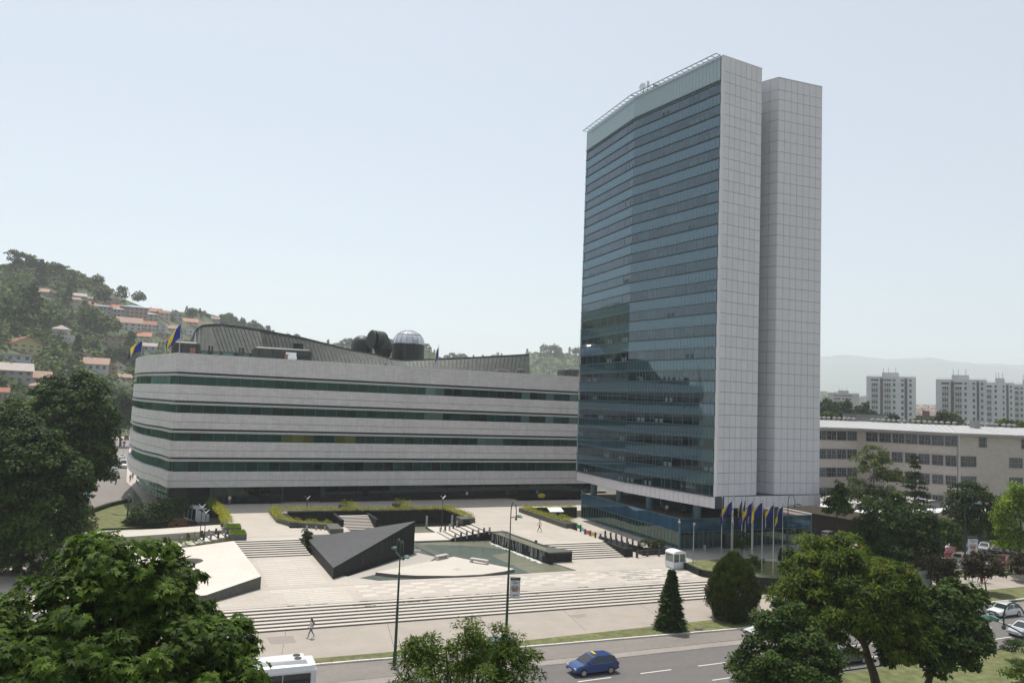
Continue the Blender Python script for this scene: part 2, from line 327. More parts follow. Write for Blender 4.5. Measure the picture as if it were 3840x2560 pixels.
# checker and stripe paving slabs, one by one, lying just proud of the terrace
pav = thing('terrace_slabs', 'x', 'x', (35, 84, Z1)); del pav['category'], pav['label']; pav['kind'] = 'structure'
sm = {k: MB().box(0, 1, 0, 1, 0, .012).mesh('paving_slab', M[k]) for k in ('paving2', 'pavdark')}
slabs = 0
for j in range(5):
    for i in range(27):
        x = 19.0+i*1.62+(j % 2)*.0; y = 82.1+j*1.02
        dark = (i+j) % 2 == 1
        if dark and not (x > 38 and random.random() < .55): continue
        if random.random() < .12: continue
        link('paving_slab', sm['pavdark' if dark else 'paving2'], pav, (x, y, Z1), scale=(1.6, 1.0, 1)); slabs += 1
for j in range(16):                                   # narrow light strips at the foot of both stairs
    for i in range(3):
        y = 86.0+j*.62 if j < 2 else 89.0+(j-2)*1.02
        link('paving_slab', sm['paving2'], pav, (10.0+i*2.2+.12*j*0, y, Z1), scale=(2.1, .5, 1)); slabs += 1
for j in range(7):
    for i in range(3):
        link('paving_slab', sm['paving2'], pav, (11.2+i*2.2, 81.0+j*.72, Z1), scale=(2.1, .34, 1))
        link('paving_slab', sm['paving2'], pav, (50.6+i*2.6, 81.2+j*.95, Z1), scale=(2.5, .42, 1))
pav2 = thing('upper_slabs', 'x', 'x', (52, 105, Z2)); del pav2['category'], pav2['label']; pav2['kind'] = 'structure'
for j in range(9):
    for i in range(2): link('paving_slab', sm['paving2'], pav2, (48.7+i*.0+(0 if i == 0 else 6.5), 101.9+j*1.15, Z2), scale=(2.9, .5, 1))
jb = MB()                                             # long expansion joints
for y in (81.15, 87.6, 94.4): jb.box(-20 if y < 90 else -2, 64 if y < 90 else 16.4, y, y+.05, Z1, Z1+.004)
for y in (87.6,): jb.box(48, 64, y, y+.05, Z1+.001, Z1+.005)
for y in (118.5, 125.5, 112.9): jb.box(46.5 if y > 113 else 7.7, 58.5 if y > 113 else 15.8, y, y+.06, Z2, Z2+.004)
tag(jb.build('expansion_joints', M['riser']), kind='structure')
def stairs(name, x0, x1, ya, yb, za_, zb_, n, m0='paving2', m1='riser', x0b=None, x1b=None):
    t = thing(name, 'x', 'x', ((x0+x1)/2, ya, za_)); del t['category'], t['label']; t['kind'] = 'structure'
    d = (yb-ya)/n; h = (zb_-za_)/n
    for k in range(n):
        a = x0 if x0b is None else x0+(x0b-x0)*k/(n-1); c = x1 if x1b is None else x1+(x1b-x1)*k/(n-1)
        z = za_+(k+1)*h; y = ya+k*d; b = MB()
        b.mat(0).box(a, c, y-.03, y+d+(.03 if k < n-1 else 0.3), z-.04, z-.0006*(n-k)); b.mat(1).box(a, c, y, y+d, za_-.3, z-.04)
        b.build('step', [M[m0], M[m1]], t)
    return t
stairs('left_stairs', 8.6, 16.9, 104.9, 110.6, Z1, Z2, 8, x0b=7.7, x1b=16.1)
stairs('right_stairs', 50.3, 59.0, 95.2, 100.9, Z1, Z2, 8, x0b=48.4, x1b=58.6)
stairs('court_stairs', 25.0, 30.0, 124.1, 129.8, .92, Z2+.1, 10)
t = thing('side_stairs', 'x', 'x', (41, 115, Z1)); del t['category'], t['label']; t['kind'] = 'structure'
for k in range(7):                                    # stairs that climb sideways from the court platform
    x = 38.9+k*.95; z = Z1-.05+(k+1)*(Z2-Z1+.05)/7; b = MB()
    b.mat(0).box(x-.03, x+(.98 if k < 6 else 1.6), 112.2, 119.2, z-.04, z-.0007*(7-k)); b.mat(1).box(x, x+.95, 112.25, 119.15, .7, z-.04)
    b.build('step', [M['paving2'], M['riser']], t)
deck('court_platform', [rect(33.4, 38.9, 112.6, 119.3), [(38.9, 119.2), (44.0, 119.2), (44.0, 124.6), (38.75, 124.6), (38.75, 119.3)]], Z1-.02, M['paving2'], .6)
deck('topiary_bed', [[(17.2, 113.2), (20.8, 113.2), (24.9, 113.2), (24.9, 110.2), (17.2, 105.3)]], 1.75, M['paving2'], .6)
deck('court_ledge', [[(22.8, 113.1), (29.6, 113.1), (29.6, 112.8), (22.8, 112.5)]], 1.3, M['paving2'], .6)
# dark stone walls of the court
wl = MB()
wl.box(17.2, 44.4, 131.4, 132.6, .6, 2.95)            # back wall under the hedge
wl.box(44.4, 45.0, 121.0, 132.6, .6, 2.95)
wl.box(16.0, 17.2, 119.5, 132.6, .6, 2.6)
wl.box(24.4, 24.9, 124.0, 131.4, .6, 2.6); wl.box(30.05, 30.5, 124.2, 131.4, .6, 2.6); wl.box(30.5, 38.0, 130.9, 131.4, .6, 2.95)
wl.box(43.4, 44.4, 119.3, 121.0, .6, 2.95); wl.box(38.6, 38.75, 119.4, 124.4, .6, 1.08)
wl.box(38.9, 45.6, 111.9, 112.2, .6, 1.4); wl.add([(38.9, 111.9, 1.4), (45.6, 111.9, 1.4), (45.6, 111.9, 2.3), (38.9, 112.2, 1.4), (45.6, 112.2, 1.4), (45.6, 112.2, 2.3)], [(0, 1, 2), (3, 5, 4), (0, 2, 5, 3), (1, 4, 5, 2)])
court = tag(wl.build('retaining_wall', M['darkstone']), 'dark granite wall around the sunken water court, hedge growing along its top', 'wall')
for x in (38.75, 43.2): tag(MB().box(x-.14, x+.14, 124.4, 124.7, .92, 2.9).build('court_column', M['concrete']), 'slim concrete column at the back of the sunken court, %s' % ('beside the water' if x < 40 else 'beside the side stairs'), 'column', 'columns in the sunken court')
# ---- grey wedge monument of slate rising out of the pool
A = (17.35, 90.9); B_ = (30.9, 104.6); C_ = (16.2, 105.5); D_ = (16.2, 110.6)
wd = thing('wedge_monument', 'large sloping slate wedge that rises to a sharp point over the pool', 'monument', (20, 98, 1))
b = MB()
b.add([(A[0], A[1], .8), (B_[0], B_[1], .8), (B_[0], B_[1], 5.25), (A[0], A[1], 2.35), (D_[0]+.9, D_[1]-.6, 1.0), (D_[0]+.9, D_[1]-.6, 2.42)],
      [(0, 1, 2, 3), (0, 3, 5, 4), (1, 4, 5, 2), (0, 4, 1)])
b.build('wall', M['darkstone'], wd)
nrm = Vector((0, 0, .02))
tp = [Vector((A[0], A[1], 2.36)), Vector((B_[0], B_[1], 5.26)), Vector((D_[0]+.9, D_[1]-.6, 2.43))]
b = MB(); b.add([tuple(p+nrm) for p in tp]+[tuple(p-nrm*.4) for p in tp], [(0, 1, 2), (5, 4, 3), (0, 3, 4, 1), (1, 4, 5, 2), (2, 5, 3, 0)])
b.build('sloping_top', M['slate'], wd)
wetm = mat('wet_stain', (.008, .01, .01), .3, .2, 3)
dirv = Vector((B_[0]-A[0], B_[1]-A[1], 0)).normalized(); nv = Vector((dirv.y, -dirv.x, 0))
def onface(s_, z): p = Vector((A[0], A[1], 0))+dirv*s_+nv*.02; return (p.x, p.y, z)
for s_, za_, zb_, w in ((10.3, 2.4, 3.9, .22), (10.9, 2.3, 3.7, .16), (11.8, 2.6, 4.1, .2), (12.6, 2.5, 4.2, .14), (13.4, 2.8, 4.3, .12), (6.2, 1.6, 2.4, .2)):
    b = MB(); b.add([onface(s_, za_), onface(s_+w, za_+.1), onface(s_+w, zb_-.1), onface(s_, zb_)], [(0, 1, 2, 3)]); b.build('water_streak', wetm, wd)
# fan platform, diagonal channel, fountain trough
b = MB(); fan = [z14(20, 1088, 1.3), z14(740, 945, 1.3), z14(1298, 1058, 1.3), z14(1200, 1080, 1.3), z14(1000, 1108, 1.3), z14(750, 1120, 1.3), z14(400, 1118, 1.3), z14(200, 1107, 1.3)]
b.mat(0).prism(fan, 1.26, 1.3); fi = [(p[0]*.99+.34, p[1]*.99+.94) for p in fan]; b.mat(1).prism(fan, .9, 1.259)
tag(b.build('fan_platform', [M['paving2'], M['riser']]), kind='structure')
flat('platform_grate', M['pavdark'], [[z14(720, 1062, 1.3), z14(770, 1050, 1.3), z14(815, 1060, 1.3), z14(780, 1072, 1.3)]], 1.306)
b = MB(); p0, p1, p2, p3 = z14(375, 808, 1.0), z14(690, 948, 1.0), z14(610, 948, 1.0), z14(330, 815, 1.0)
b.prism([p0, p1, (p1[0]-1.3, p1[1]+.1), (p0[0]-1.2, p0[1]+.1)], .9, 1.0)
tag(b.build('water_channel', M['planter']), kind='structure')
b = MB(); q = [z14(20, 1070, .96), z14(370, 960, .96), z14(500, 985, .96), z14(60, 1090, .96), (19.4, 91.2)]; b.prism([(18.6, 91.6), (31.4, 104.3), (33, 101.0), (31.2, 98.3), (22.6, 92.5), (19.5, 90.6)], .9, 1.0)
tag(b.build('pool_ledge', M['pavdark']), kind='structure')
ft = thing('fountain_trough', 'long dark granite trough spilling water over its edge into the pool', 'fountain', (46.5, 102, Z1))
b = MB(); b.prism([(44.75, 110.4), (46.35, 94.3), (46.6, 93.75), (49.9, 93.8), (49.9, 95.1), (48.4, 101.2), (46.9, 110.9)], .7, 2.3)
b.build('trough_block', M['darkstone'], ft)
b = MB()
b.prism([(44.7, 110.5), (46.3, 94.6), (46.42, 94.6), (44.85, 110.5)], 2.29, 2.43); b.prism([(46.75, 110.6), (48.0, 97.3), (48.3, 97.3), (47.0, 110.9)], 2.29, 2.47)
b.prism([(44.7, 110.5), (47.0, 110.8), (47.0, 110.95), (44.7, 110.65)], 2.29, 2.47); b.prism([(46.3, 93.7), (49.95, 93.75), (49.95, 95.1), (48.3, 97.3), (47.95, 97.3), (46.4, 94.6)], 2.29, 2.47)
b.build('rim', M['planter'], ft)
b = MB(); b.prism([(44.86, 110.4), (46.42, 94.7), (47.9, 97.3), (46.75, 110.5)], 2.3, 2.36); b.build('water_surface', M['water'], ft)
b = MB(); b.prism([(44.66, 110.5), (46.28, 94.6), (46.44, 94.6), (44.88, 110.5)], 2.431, 2.445); b.build('algae_edge', M['algae'], ft)
b = MB()
for i in range(62):                                   # falling water strings
    t_ = random.random(); x = 44.62+(46.22-44.62)*t_; y = 110.3+(94.7-110.3)*t_; L_ = random.uniform(.5, 1.4); w = random.uniform(.012, .045)
    zt = random.choice([2.4, 2.4, random.uniform(1.6, 2.3)]); b.box(x-.03, x, y, y+w, max(.95, zt-L_), zt)
tag(b.build('falling_water', M['foam'], ft), kind='stuff')
b = MB()
for i in range(150):
    t_ = random.random(); x = 44.5+(46.1-44.5)*t_-abs(random.gauss(0, .28)); y = 110.3+(94.7-110.3)*t_; s_ = random.uniform(.05, .2)
    b.ell((x, y, .93), (s_, s_*1.6, .04), 6, 4)
tag(b.build('splash_foam', M['foam'], ft), kind='stuff')
tag(MB().box(47.7, 48.0, 100.9, 101.2, Z2, 2.75).build('marker_block', M['darkmetal']), 'small dark block on the terrace behind the fountain trough', 'block')
for x, y, lb in ((29.9, 104.9, 'one of two small spouts, in the dark water beside the wedge'), ):
    b = MB(); b.tube([(31.9, 106.2, .93), (31.9, 106.2, 1.05)], [.5, .4], 12); b.tube([(31.9, 106.2, 1.05), (31.9, 106.2, 1.25)], [.1, .07], 8)
    tag(b.build('fountain_spout', M['concrete']), 'small round fountain spout in the dark water beside the wedge', 'fountain spout')
# ---- sloping ramp slab at the left (white top, round opening with a stair)
rp = thing('ramp_slab', 'x', 'x', (4, 98, Z1)); del rp['category'], rp['label']; rp['kind'] = 'structure'
P_ = [(9.15, 88.3), (7.65, 110.4), (-.6, 107.4), (-12, 106.0), (-12, 82.5), (3.5, 82.9)]
def rz(p): return 2.36+(p[0]-8.4)*.045*(1.0)+(0 if p[1] > 95 else (p[1]-88.3)*.02)
hole = [(1.2+2.4*cos(2*PI*k/20), 99.2+2.1*sin(2*PI*k/20)) for k in range(20)]
import bmesh
bm_ = bmesh.new(); ring = [bm_.verts.new((p[0], p[1], rz(p))) for p in P_]; hr = [bm_.verts.new((p[0], p[1], rz(p))) for p in hole]
es = [bm_.edges.new((ring[i], ring[(i+1) % len(ring)])) for i in range(len(ring))]+[bm_.edges.new((hr[i], hr[(i+1) % 20])) for i in range(20)]
bmesh.ops.triangle_fill(bm_, use_beauty=True, edges=es, use_dissolve=False)
me = bpy.data.meshes.new('ramp_top'); bmesh.ops.recalc_face_normals(bm_, faces=bm_.faces); bm_.to_mesh(me); bm_.free()
M['rampstone'] = brick(mat('ramp_stone_plates', (.60, .545, .48), .85, .05, 3, var2=.05), 1.2, .6, .012, .86, 'XY', .04); me.materials.append(M['rampstone'])
for v in me.vertices: v.co -= Vector((4, 98, Z1))
link('ramp_top', me, rp)
b = MB()
for i in range(len(P_)): a, c = P_[i], P_[(i+1) % len(P_)]; b.add([(a[0], a[1], 1.0), (c[0], c[1], 1.0), (c[0], c[1], rz(c)), (a[0], a[1], rz(a))], [(0, 1, 2, 3)])
b.build('ramp_side', M['planter'], rp)
b = MB()
for k in range(20): a, c = hole[k], hole[(k+1) % 20]; b.add([(a[0], a[1], -.2), (c[0], c[1], -.2), (c[0], c[1], rz(c)), (a[0], a[1], rz(a))], [(3, 2, 1, 0)])
b.build('opening_wall', M['concrete'], rp)
flat('opening_floor', M['paving2'], [hole], .25)
b = MB(); hx, hy = 1.5, 98.3
for p_ in (((hx, hy, .25), (hx, hy, 1.3)), ((hx+1.2, hy+.3, .25), (hx+1.2, hy+.3, 1.3)), ((hx-.1, hy, 1.25), (hx+1.3, hy+.35, 1.25)), ((hx-.1, hy, .8), (hx+1.3, hy+.35, .8))): b.tube(p_, .04, 6)
tag(b.build('handrail', M['darkmetal']), 'dark handrail inside the round opening of the sloping slab', 'handrail')
# left walkway, left stairs platforms, low steps between the bollards
deck('walkway', [[(-16, 113.0), (6.6, 119.3), (6.5, 124.2), (-16, 117.5)]], Z2, M['paving2'], 0)
for k in range(7):
    x = 1.1+k*.95; y = 111.4+k*.55
    tag(MB().prism([(x, y), (x+.93, y+.1), (x+.5, y+3.0), (x-.4, y+2.9)], 1.2, 1.55+k*.11).build('garden_step', M['paving2']), kind='structure')
deck('slab_path', [[(-1.4, 108.2), (-.1, 108.4), (-.9, 112.6), (-2.1, 112.3)], [(-5.5, 107.6), (-1.7, 108.1), (-2.3, 111.8), (-6, 111)]], 2.0, M['paving'], 0)
deck('garden_bed', [[(-12, 106.6), (7.6, 110.7), (7.2, 119.2), (-12, 113.5)]], 1.35, M['grass'], 0)
# left lawns and streets
flat('left_lawn', M['grass'], [[(-14.5, 151.0), (-11.2, 162.4), (-8.6, 168.4), (-4.8, 160), (-1.6, 146), (4, 141), (-2, 137.8), (-10.4, 137.2), (-15, 139)]], .05)
flat('left_path', M['paving'], [[(-30, 128), (-10, 135.3), (8, 136.5), (7.6, 124.5), (-16, 118), (-30, 112)], ], .02)
flat('corner_lawn', M['grass'], [[(-60, 77), (-26, 77), (-12, 82), (-12, 113), (-30, 112), (-60, 112)]], .01)
flat('park_lawn', M['grass'], [[(-120, 110), (-30, 112), (-30, 128), (-15, 139), (-16, 150), (-20, 170), (-120, 170)]], -.05)
flat('side_street', M['lane'], [[(-30, 60), (-22, 60), (-22, 60.1), (-30, 60.1)], [(-17.5, 150), (-6.9, 160), (-8.5, 190), (-11.0, 205), (-14, 260), (-20, 380), (-28, 390), (-26, 300), (-19.5, 205)]], -.1)
flat('side_pavement', M['paving'], [[(-8.5, 190), (-6.5, 175), (-5, 160), (-3, 160), (-4, 200), (-9, 260), (-14, 380), (-19.9, 380), (-13.9, 260), (-10.9, 205)], [(-22.5, 150), (-17.6, 150), (-19.6, 205), (-26.1, 300), (-28.1, 390), (-36, 390), (-30, 300), (-24, 205)]], -.02)
flat('street_beyond', M['paving'], [[(-60, 380), (30, 380), (30, 410), (-60, 410)]], -.04)
tag(MB().prism([(-14.6, 151.2), (-11.4, 162.6), (-8.4, 169), (-7.7, 168.6), (-10.8, 162), (-13.9, 150.8)], 0, .7).build('low_hedge_wall', M['hedge_g']), 'low clipped hedge along the edge of the left lawn', 'hedge')
tag(MB().box(-7.0, 3.6, 138.9, 139.6, 0, .55).build('lawn_wall', M['darkstone']), 'low dark wall at the front of the left lawn', 'wall')
# right side: car park, its kerb, lawns
flat('car_park', mat('car_park_asphalt', (.33, .29, .25), .9, .1, 4, var2=.1), [[(97, 80.9), (170, 81.9), (170, 100), (150, 106), (120, 108), (97, 125)]], -.05)
flat('car_park_front_lawn', M['grass'], [[(96, 80.5), (101, 80.3), (109.6, 81.0), (124, 81.3), (170, 81.8), (170, 77.2), (116, 76.7), (104.4, 77.0), (99.5, 80.3)]], .012)
flat('back_lawn', M['grass'], [[(120, 97), (170, 94), (170, 112), (110, 112)]], -.03)
# ================================================================= HAZE AND FAR MOUNTAINS
hz = MB().box(-4200, 12500, -60, 11500, -1.6, 640)
hm, hnt, hb = nm('haze_air'); hnt.nodes.remove(hb); pv = hnt.nodes.new('ShaderNodeVolumePrincipled')
pv.inputs['Color'].default_value = (.93, .965, 1.0, 1); pv.inputs['Density'].default_value = .00020; pv.inputs['Anisotropy'].default_value = .35
hnt.links.new(pv.outputs[0], hnt.nodes['Material Output'].inputs['Volume'])
ho = hz.build('haze', hm); ho['kind'] = 'stuff'
M['mountain'] = mat('far_forested_mountain', (.07, .085, .06), .95, .2, .002)
def ridge(name, pts, dist, depth, m, n=90, foot=-5, jag=6):
    xs = np.linspace(pts[0][0], pts[-1][0], n); ys = np.interp(xs, [p[0] for p in pts], [p[1] for p in pts]); b = MB(); top = []; ft_ = []; bk = []
    for x, y in zip(xs, ys):
        X, Y, Z = at_dist(x, y, dist); Z += random.uniform(-1, 1)*jag; k = (dist-depth)/dist
        ft_.append((X*k, Y*k, foot)); top.append((X, Y, Z)); bk.append((X*1.08, Y*1.08, foot))
    vs = ft_+top+bk; f = []
    for r in range(2):
        for i in range(n-1): f.append((r*n+i, r*n+i+1, (r+1)*n+i+1, (r+1)*n+i))
    b.add(vs, f); o = b.build(name, m, smooth=True); o['kind'] = 'structure'; return o
ridge('mountain_range', [(1600, 1420), (2300, 1390), (2900, 1345), (3170, 1330), (3330, 1345), (3480, 1340), (3620, 1358), (3840, 1368), (4600, 1420)], 11200, 3500, M['mountain'], jag=9)
ridge('mountain_ridge', [(2600, 1420), (3000, 1368), (3160, 1352), (3300, 1360), (3460, 1352), (3600, 1362), (3840, 1382), (4600, 1440)], 8500, 2500, M['mountain'], jag=7)
# ================================================================= PARLIAMENT BUILDING (long banded block on the left)
M['cladding'] = brick(mat('grey_stone_cladding', (.66, .63, .625), .7, .07, 1.5, var2=.06, stretch=(1, 1, .3)), 1.15, .36, .022, .72, 'RZ', .06)
M['louvre'] = mat('pale_aluminium_louvre', (.62, .63, .64), .4, .04, 3)
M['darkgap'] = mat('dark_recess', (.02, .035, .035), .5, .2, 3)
M['pane_g'] = glass('green_window_glass', (.005, .024, .023), gloss=.03, fr=.55, rnd=.8, tint=(.34, .58, .53), wav=.06)
M['pane_y'] = glass('yellow_curtain_glass', (.09, .085, .02), gloss=.03, rnd=.3, tint=(.4, .65, .5))  # yellowish panes, toned by the curtains behind them
M['pane_b'] = glass('bright_blind_glass', (.08, .14, .13), gloss=.05, fr=.5, rnd=.2, tint=(.45, .68, .65))
M['gf_glass'] = glass('ground_floor_glass', (.003, .007, .008), gloss=.02, fr=.6, rnd=.5, tint=(.38, .56, .52), wav=.05)
M['copper'] = mat('weathered_copper', (.042, .050, .044), .6, .22, 1.0, col2=(.055, .068, .058), spec=.35, bump=.2, bscale=2.5, rnd=.10, stretch=(1, 1, .35), var2=.12)
M['copper2'] = mat('old_copper_sheet', (.024, .026, .023), .5, .3, 1.2, col2=(.045, .05, .042), spec=.4, stretch=(1.6, 1.6, .2), var2=.15)
M['roofgrey'] = mat('roof_gravel', (.30, .30, .29), .9, .15, 3)
M['brickred'] = mat('red_brick_box', (.24, .12, .085), .85, .2, 4)
def FY(x): return 145+.05*(x+1.5)
pb = thing('parliament_building', 'long low office block with stone bands, green ribbon windows and a curved left end', 'building', (40, 150, 0))
front = [(x, FY(x)) for x in (86, 60, 40, 20, -1.4)]
curve_px = [(592, 1812), (560, 1802), (530, 1792), (508, 1781), (490, 1769), (481, 1757), (477.5, 1745)]
curve = [at(x, y, 5.4) for x, y in curve_px]
foot = front+[(-2.3, 148.8)]+curve[0:]+[(-9.0, 205), (-5, 225), (86, 225)]
def inset(poly, d):
    n = len(poly); out = []
    for i in range(n):
        p0, p1, p2 = (Vector(poly[(i+k-1) % n]) for k in range(3)); e1 = (p1-p0).normalized(); e2 = (p2-p1).normalized()
        nn = (Vector((-e1.y, e1.x))+Vector((-e2.y, e2.x))); nn = nn/max(.25, nn.length)*1.0
        c = max(.35, nn.dot(Vector((-e1.y, e1.x)))); out.append(tuple(p1-nn*d/c))
    return out
area = sum(foot[i][0]*foot[(i+1) % len(foot)][1]-foot[(i+1) % len(foot)][0]*foot[i][1] for i in range(len(foot)))
if inset(foot, .1)[0][1] < foot[0][1]: sgn = -1
else: sgn = 1
I1 = inset(foot, .45*sgn); I2 = inset(foot, .8*sgn)
bands = [(25.3, 28.5), (20.35, 23.1), (15.5, 18.2), (10.6, 13.35), (5.4, 8.1)]
for z0, z1 in bands: MB().prism(foot, z0, z1).build('stone_band', M['cladding'], pb)
for z0, z1 in bands[1:4]+[bands[4]]:
    b = MB(); zz = z0+(z1-z0)*.42; ff = inset(foot, -.012*sgn); b.prism(ff, zz, zz+.05); b.build('dark_joint', M['darkgap'], pb)  # thin dark joint line round each band
wins = [(23.1, 25.3), (18.2, 20.35), (13.35, 15.5), (8.1, 10.6)]
core = MB()
for z0, z1 in wins: core.prism(I2, z0-.01, z1+.01)
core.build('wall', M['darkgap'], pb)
for z0, z1 in wins:
    for dz in (0.50, .70): MB().prism(inset(foot, -.10*sgn), z1-dz, z1-dz+.13).build('louvre', M['louvre'], pb)
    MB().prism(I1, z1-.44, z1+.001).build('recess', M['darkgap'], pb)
# window panes, one by one along the visible sides
upm = {k: MB().box(0, 1, -.02, .02, 0, 1).mesh('window_pane', M[k]) for k in ('pane_g', 'pane_y', 'pane_b')}
path = [Vector(p) for p in inset(foot, .55*sgn)[0:5+1+len(curve)]]
def along(path, s_):
    for i in range(len(path)-1):
        L_ = (path[i+1]-path[i]).length
        if s_ <= L_: return path[i]+(path[i+1]-path[i])*(s_/L_)
        s_ -= L_
    return path[-1]
tot = sum((path[i+1]-path[i]).length for i in range(len(path)-1)); npan = 66; mull = MB()
for r, (z0, z1) in enumerate(wins):
    for i in range(npan):
        a, c = along(path, tot*i/npan), along(path, tot*(i+1)/npan); L_ = (c-a).length
        k = 'pane_g'
        px_frac = a.x
        if r == 2 and (18.5 < a.x < 24 or 28 < a.x < 31): k = 'pane_y'
        if (r in (0, 1) and 46 < a.x < 49.5) or (r == 2 and 58 < a.x < 63) or (r < 2 and a.x > 66 and i % 3 == 0): k = 'pane_b'
        link('window_pane', upm[k], pb, (a.x, a.y, z0), math.atan2(c.y-a.y, c.x-a.x), (L_-.05, 1, z1-z0-.60))
        mull.box(a.x-.03, a.x+.03, a.y-.06, a.y+.04, z0, z1-.6)
        if r == 3 and a.x > -1: mull.ell((a.x, a.y-.5, z0+.62), (.07, .07, .07), 5, 4)
tag(mull.build('mullions', M['pane_b'], pb), kind='stuff')
# roof deck, ground floor set back under the overhang
MB().prism(inset(foot, .3*sgn), 27.6, 28.1).build('roof', M['roofgrey'], pb)
MB().prism(inset(foot, .02*sgn), 28.5, 28.56).build('coping', M['louvre'], pb)
gf = MB(); gf.prism([(2, 147.6), (22, 149.0), (86, 153.5), (86, 220), (-1, 220), (-2, 175), (-1, 152)], -.2, 5.41); gf.build('ground_floor_wall', M['darkstone'], pb)
gm = {k: MB().box(0, 1, -.03, .03, 0, 1).mesh('glass_panel', M[k]) for k in ('gf_glass', 'pane_g')}
gx = np.concatenate([np.linspace(6.2, 17.5, 7), ])
for i in range(6):
    link('glass_panel', gm['gf_glass'], pb, (6.2+i*1.95, 146.4+i*.08, Z2), .04, (1.85, 1, 3.05))
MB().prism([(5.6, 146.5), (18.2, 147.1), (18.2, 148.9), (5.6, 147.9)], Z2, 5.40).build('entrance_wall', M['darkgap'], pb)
n = 22
for i in range(n):
    x = 26+i*2.72; w = 2.62
    if i in (5, 6, 7) : link('glass_panel', gm['gf_glass'], pb, (x, 147.8+.07*(x-26), Z2), .07, (w, 1, 2.2))
    else: link('glass_panel', gm['gf_glass'], pb, (x, 147.8+.07*(x-26), Z2+1.1), .07, (w, 1, 1.95))
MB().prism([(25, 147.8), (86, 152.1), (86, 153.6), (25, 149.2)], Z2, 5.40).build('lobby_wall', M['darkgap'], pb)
MB().prism([(25, 147.5), (86, 151.8), (86, 152.05), (25, 147.75)], Z2, Z2+1.05).build('plinth', M['darkstone'], pb)
# curved ribbon of small windows under the left overhang
for i in range(14):
    t_ = i/14; k = t_*(len(curve)-2); j = int(k); a = Vector(curve[j]).lerp(Vector(curve[j+1]), k-j); k2 = (i+.8)/14*(len(curve)-2); j2 = int(k2); c = Vector(curve[j2]).lerp(Vector(curve[j2+1]), k2-j2)
    for z0, h in ((3.7, .9), (2.5, .8)): link('window_pane', upm['pane_b'], pb, (a.x+1.6, a.y, z0), math.atan2(c.y-a.y, c.x-a.x), ((c-a).length, 1, h))
# copper roof: leaning wall of standing-seam sheets between a foot line and a rising and falling top line
zc = lambda a, b: (450+a/2.45, 1160+b/2.45)
zd = lambda a, b: (960+a/2.45, 1100+b/2.45)
topl = [zc(655, 290), zc(668, 245), zc(690, 205), zc(715, 170), zc(760, 148), zc(820, 141), zc(900, 138), zc(1040, 150), zc(1300, 190), zc(1680, 262), zc(2100, 368), zd(1100, 562), zd(1250, 605), zd(1370, 618), zd(1600, 606), (1660+0/4.355, 1280+290/4.355), (1660+1000/4.355, 1280+235/4.355), (1660+1300/4.355, 1280+218/4.355), (1660+1412/4.355, 1280+210/4.355)]
txs = [p[0] for p in topl]; tys = [p[1] for p in topl]
cr = MB(); bottom = []; top = []; NS = 84; YB, YT = 156.0, 160.5
for i in range(NS+1):
    x = txs[0]+(txs[-1]-txs[0])*i/NS; y = float(np.interp(x, txs, tys))
    lean = 42 if x < 1300 else 42-(x-1300)/620*75      # seams lean: foot lies right of the top on the left part
    X, Z = at_y(x, y, YT); top.append(Vector((X, YT, Z)))
    fx = x-14*max(0, (760-x))/110*0+ (lean*.55 if x > 780 else -8) + (0 if x < 1960 else (x-1960)*.95)
    Xb, Zb = at_y(fx, 1500, YB); bottom.append(Vector((Xb, YB, 29.6 if x < 960 else 28.0)))
cop = thing('copper_roof', 'dark green copper roof sweeping up above the long block, with standing seams', 'roof', (30, 158, 28))
for i in range(NS):
    b = MB(); n_ = Vector((0, -.12, .02)); a0, a1, b1, b0 = bottom[i], bottom[i+1], top[i+1], top[i]
    b.add([tuple(a0), tuple(a1), tuple(b1), tuple(b0), tuple(a0-n_), tuple(a1-n_), tuple(b1-n_), tuple(b0-n_)], [(0, 1, 2, 3), (7, 6, 5, 4), (3, 2, 6, 7), (0, 4, 5, 1)])
    s_ = Vector((.07, 0, 0)); b.add([tuple(a0+n_), tuple(a0+s_+n_), tuple(b0+s_+n_), tuple(b0+n_), tuple(a0), tuple(a0+s_), tuple(b0+s_), tuple(b0)], [(0, 1, 2, 3), (4, 0, 3, 7), (1, 5, 6, 2), (3, 2, 6, 7)])
    b.build('copper_sheet', M['copper'], cop)
bk = MB(); vs = [tuple(p) for p in top]+[(p.x, 186, 28.0+max(0, (p.z-28)*.25)) for p in top]
bk.add(vs, [(i, i+1, i+NS+2, i+NS+1) for i in range(NS)]); bk.add([tuple(bottom[0]), tuple(top[0]), (top[0].x, 186, 28)], [(0, 1, 2)]); bk.add([tuple(bottom[-1]), (top[-1].x, 186, 28), tuple(top[-1])], [(0, 1, 2)])
bk.build('rear_slope', M['copper2'], cop)
MB().tube([p+Vector((0, -.05, .05)) for p in top], .12, 6).build('ridge_cap', M['darkmetal'], cop)
def face_pt(x, y):          # point on the copper face for a pixel
    X, Z = at_y(x, y, YT); zb = 28.5; zt = 34; k = min(1, max(0, (Z-28.5)/6.5)); return Vector((at_y(x, y, YB+(YT-YB)*k)[0], YB+(YT-YB)*k-.12, at_y(x, y, YB+(YT-YB)*k)[1]))
for q in (((770, 240), (745, 300), (730, 300), (757, 240)), ((812, 250), (765, 338), (740, 338), (790, 250)), ((1085, 248), (1048, 345), (1003, 345), (1028, 248)), ((1340, 262), (1340, 338), (1280, 338), (1280, 262))):
    p4_ = [face_pt(*zc(*c)) for c in q]; b = MB(); b.add([tuple(p) for p in p4_]+[tuple(p+Vector((0, .3, 0))) for p in p4_], [(0, 3, 2, 1), (0, 1, 5, 4), (1, 2, 6, 5), (2, 3, 7, 6), (3, 0, 4, 7)])
    b.build('roof_opening', M['black'], cop)  # plain black face paints the dark inside of the opening
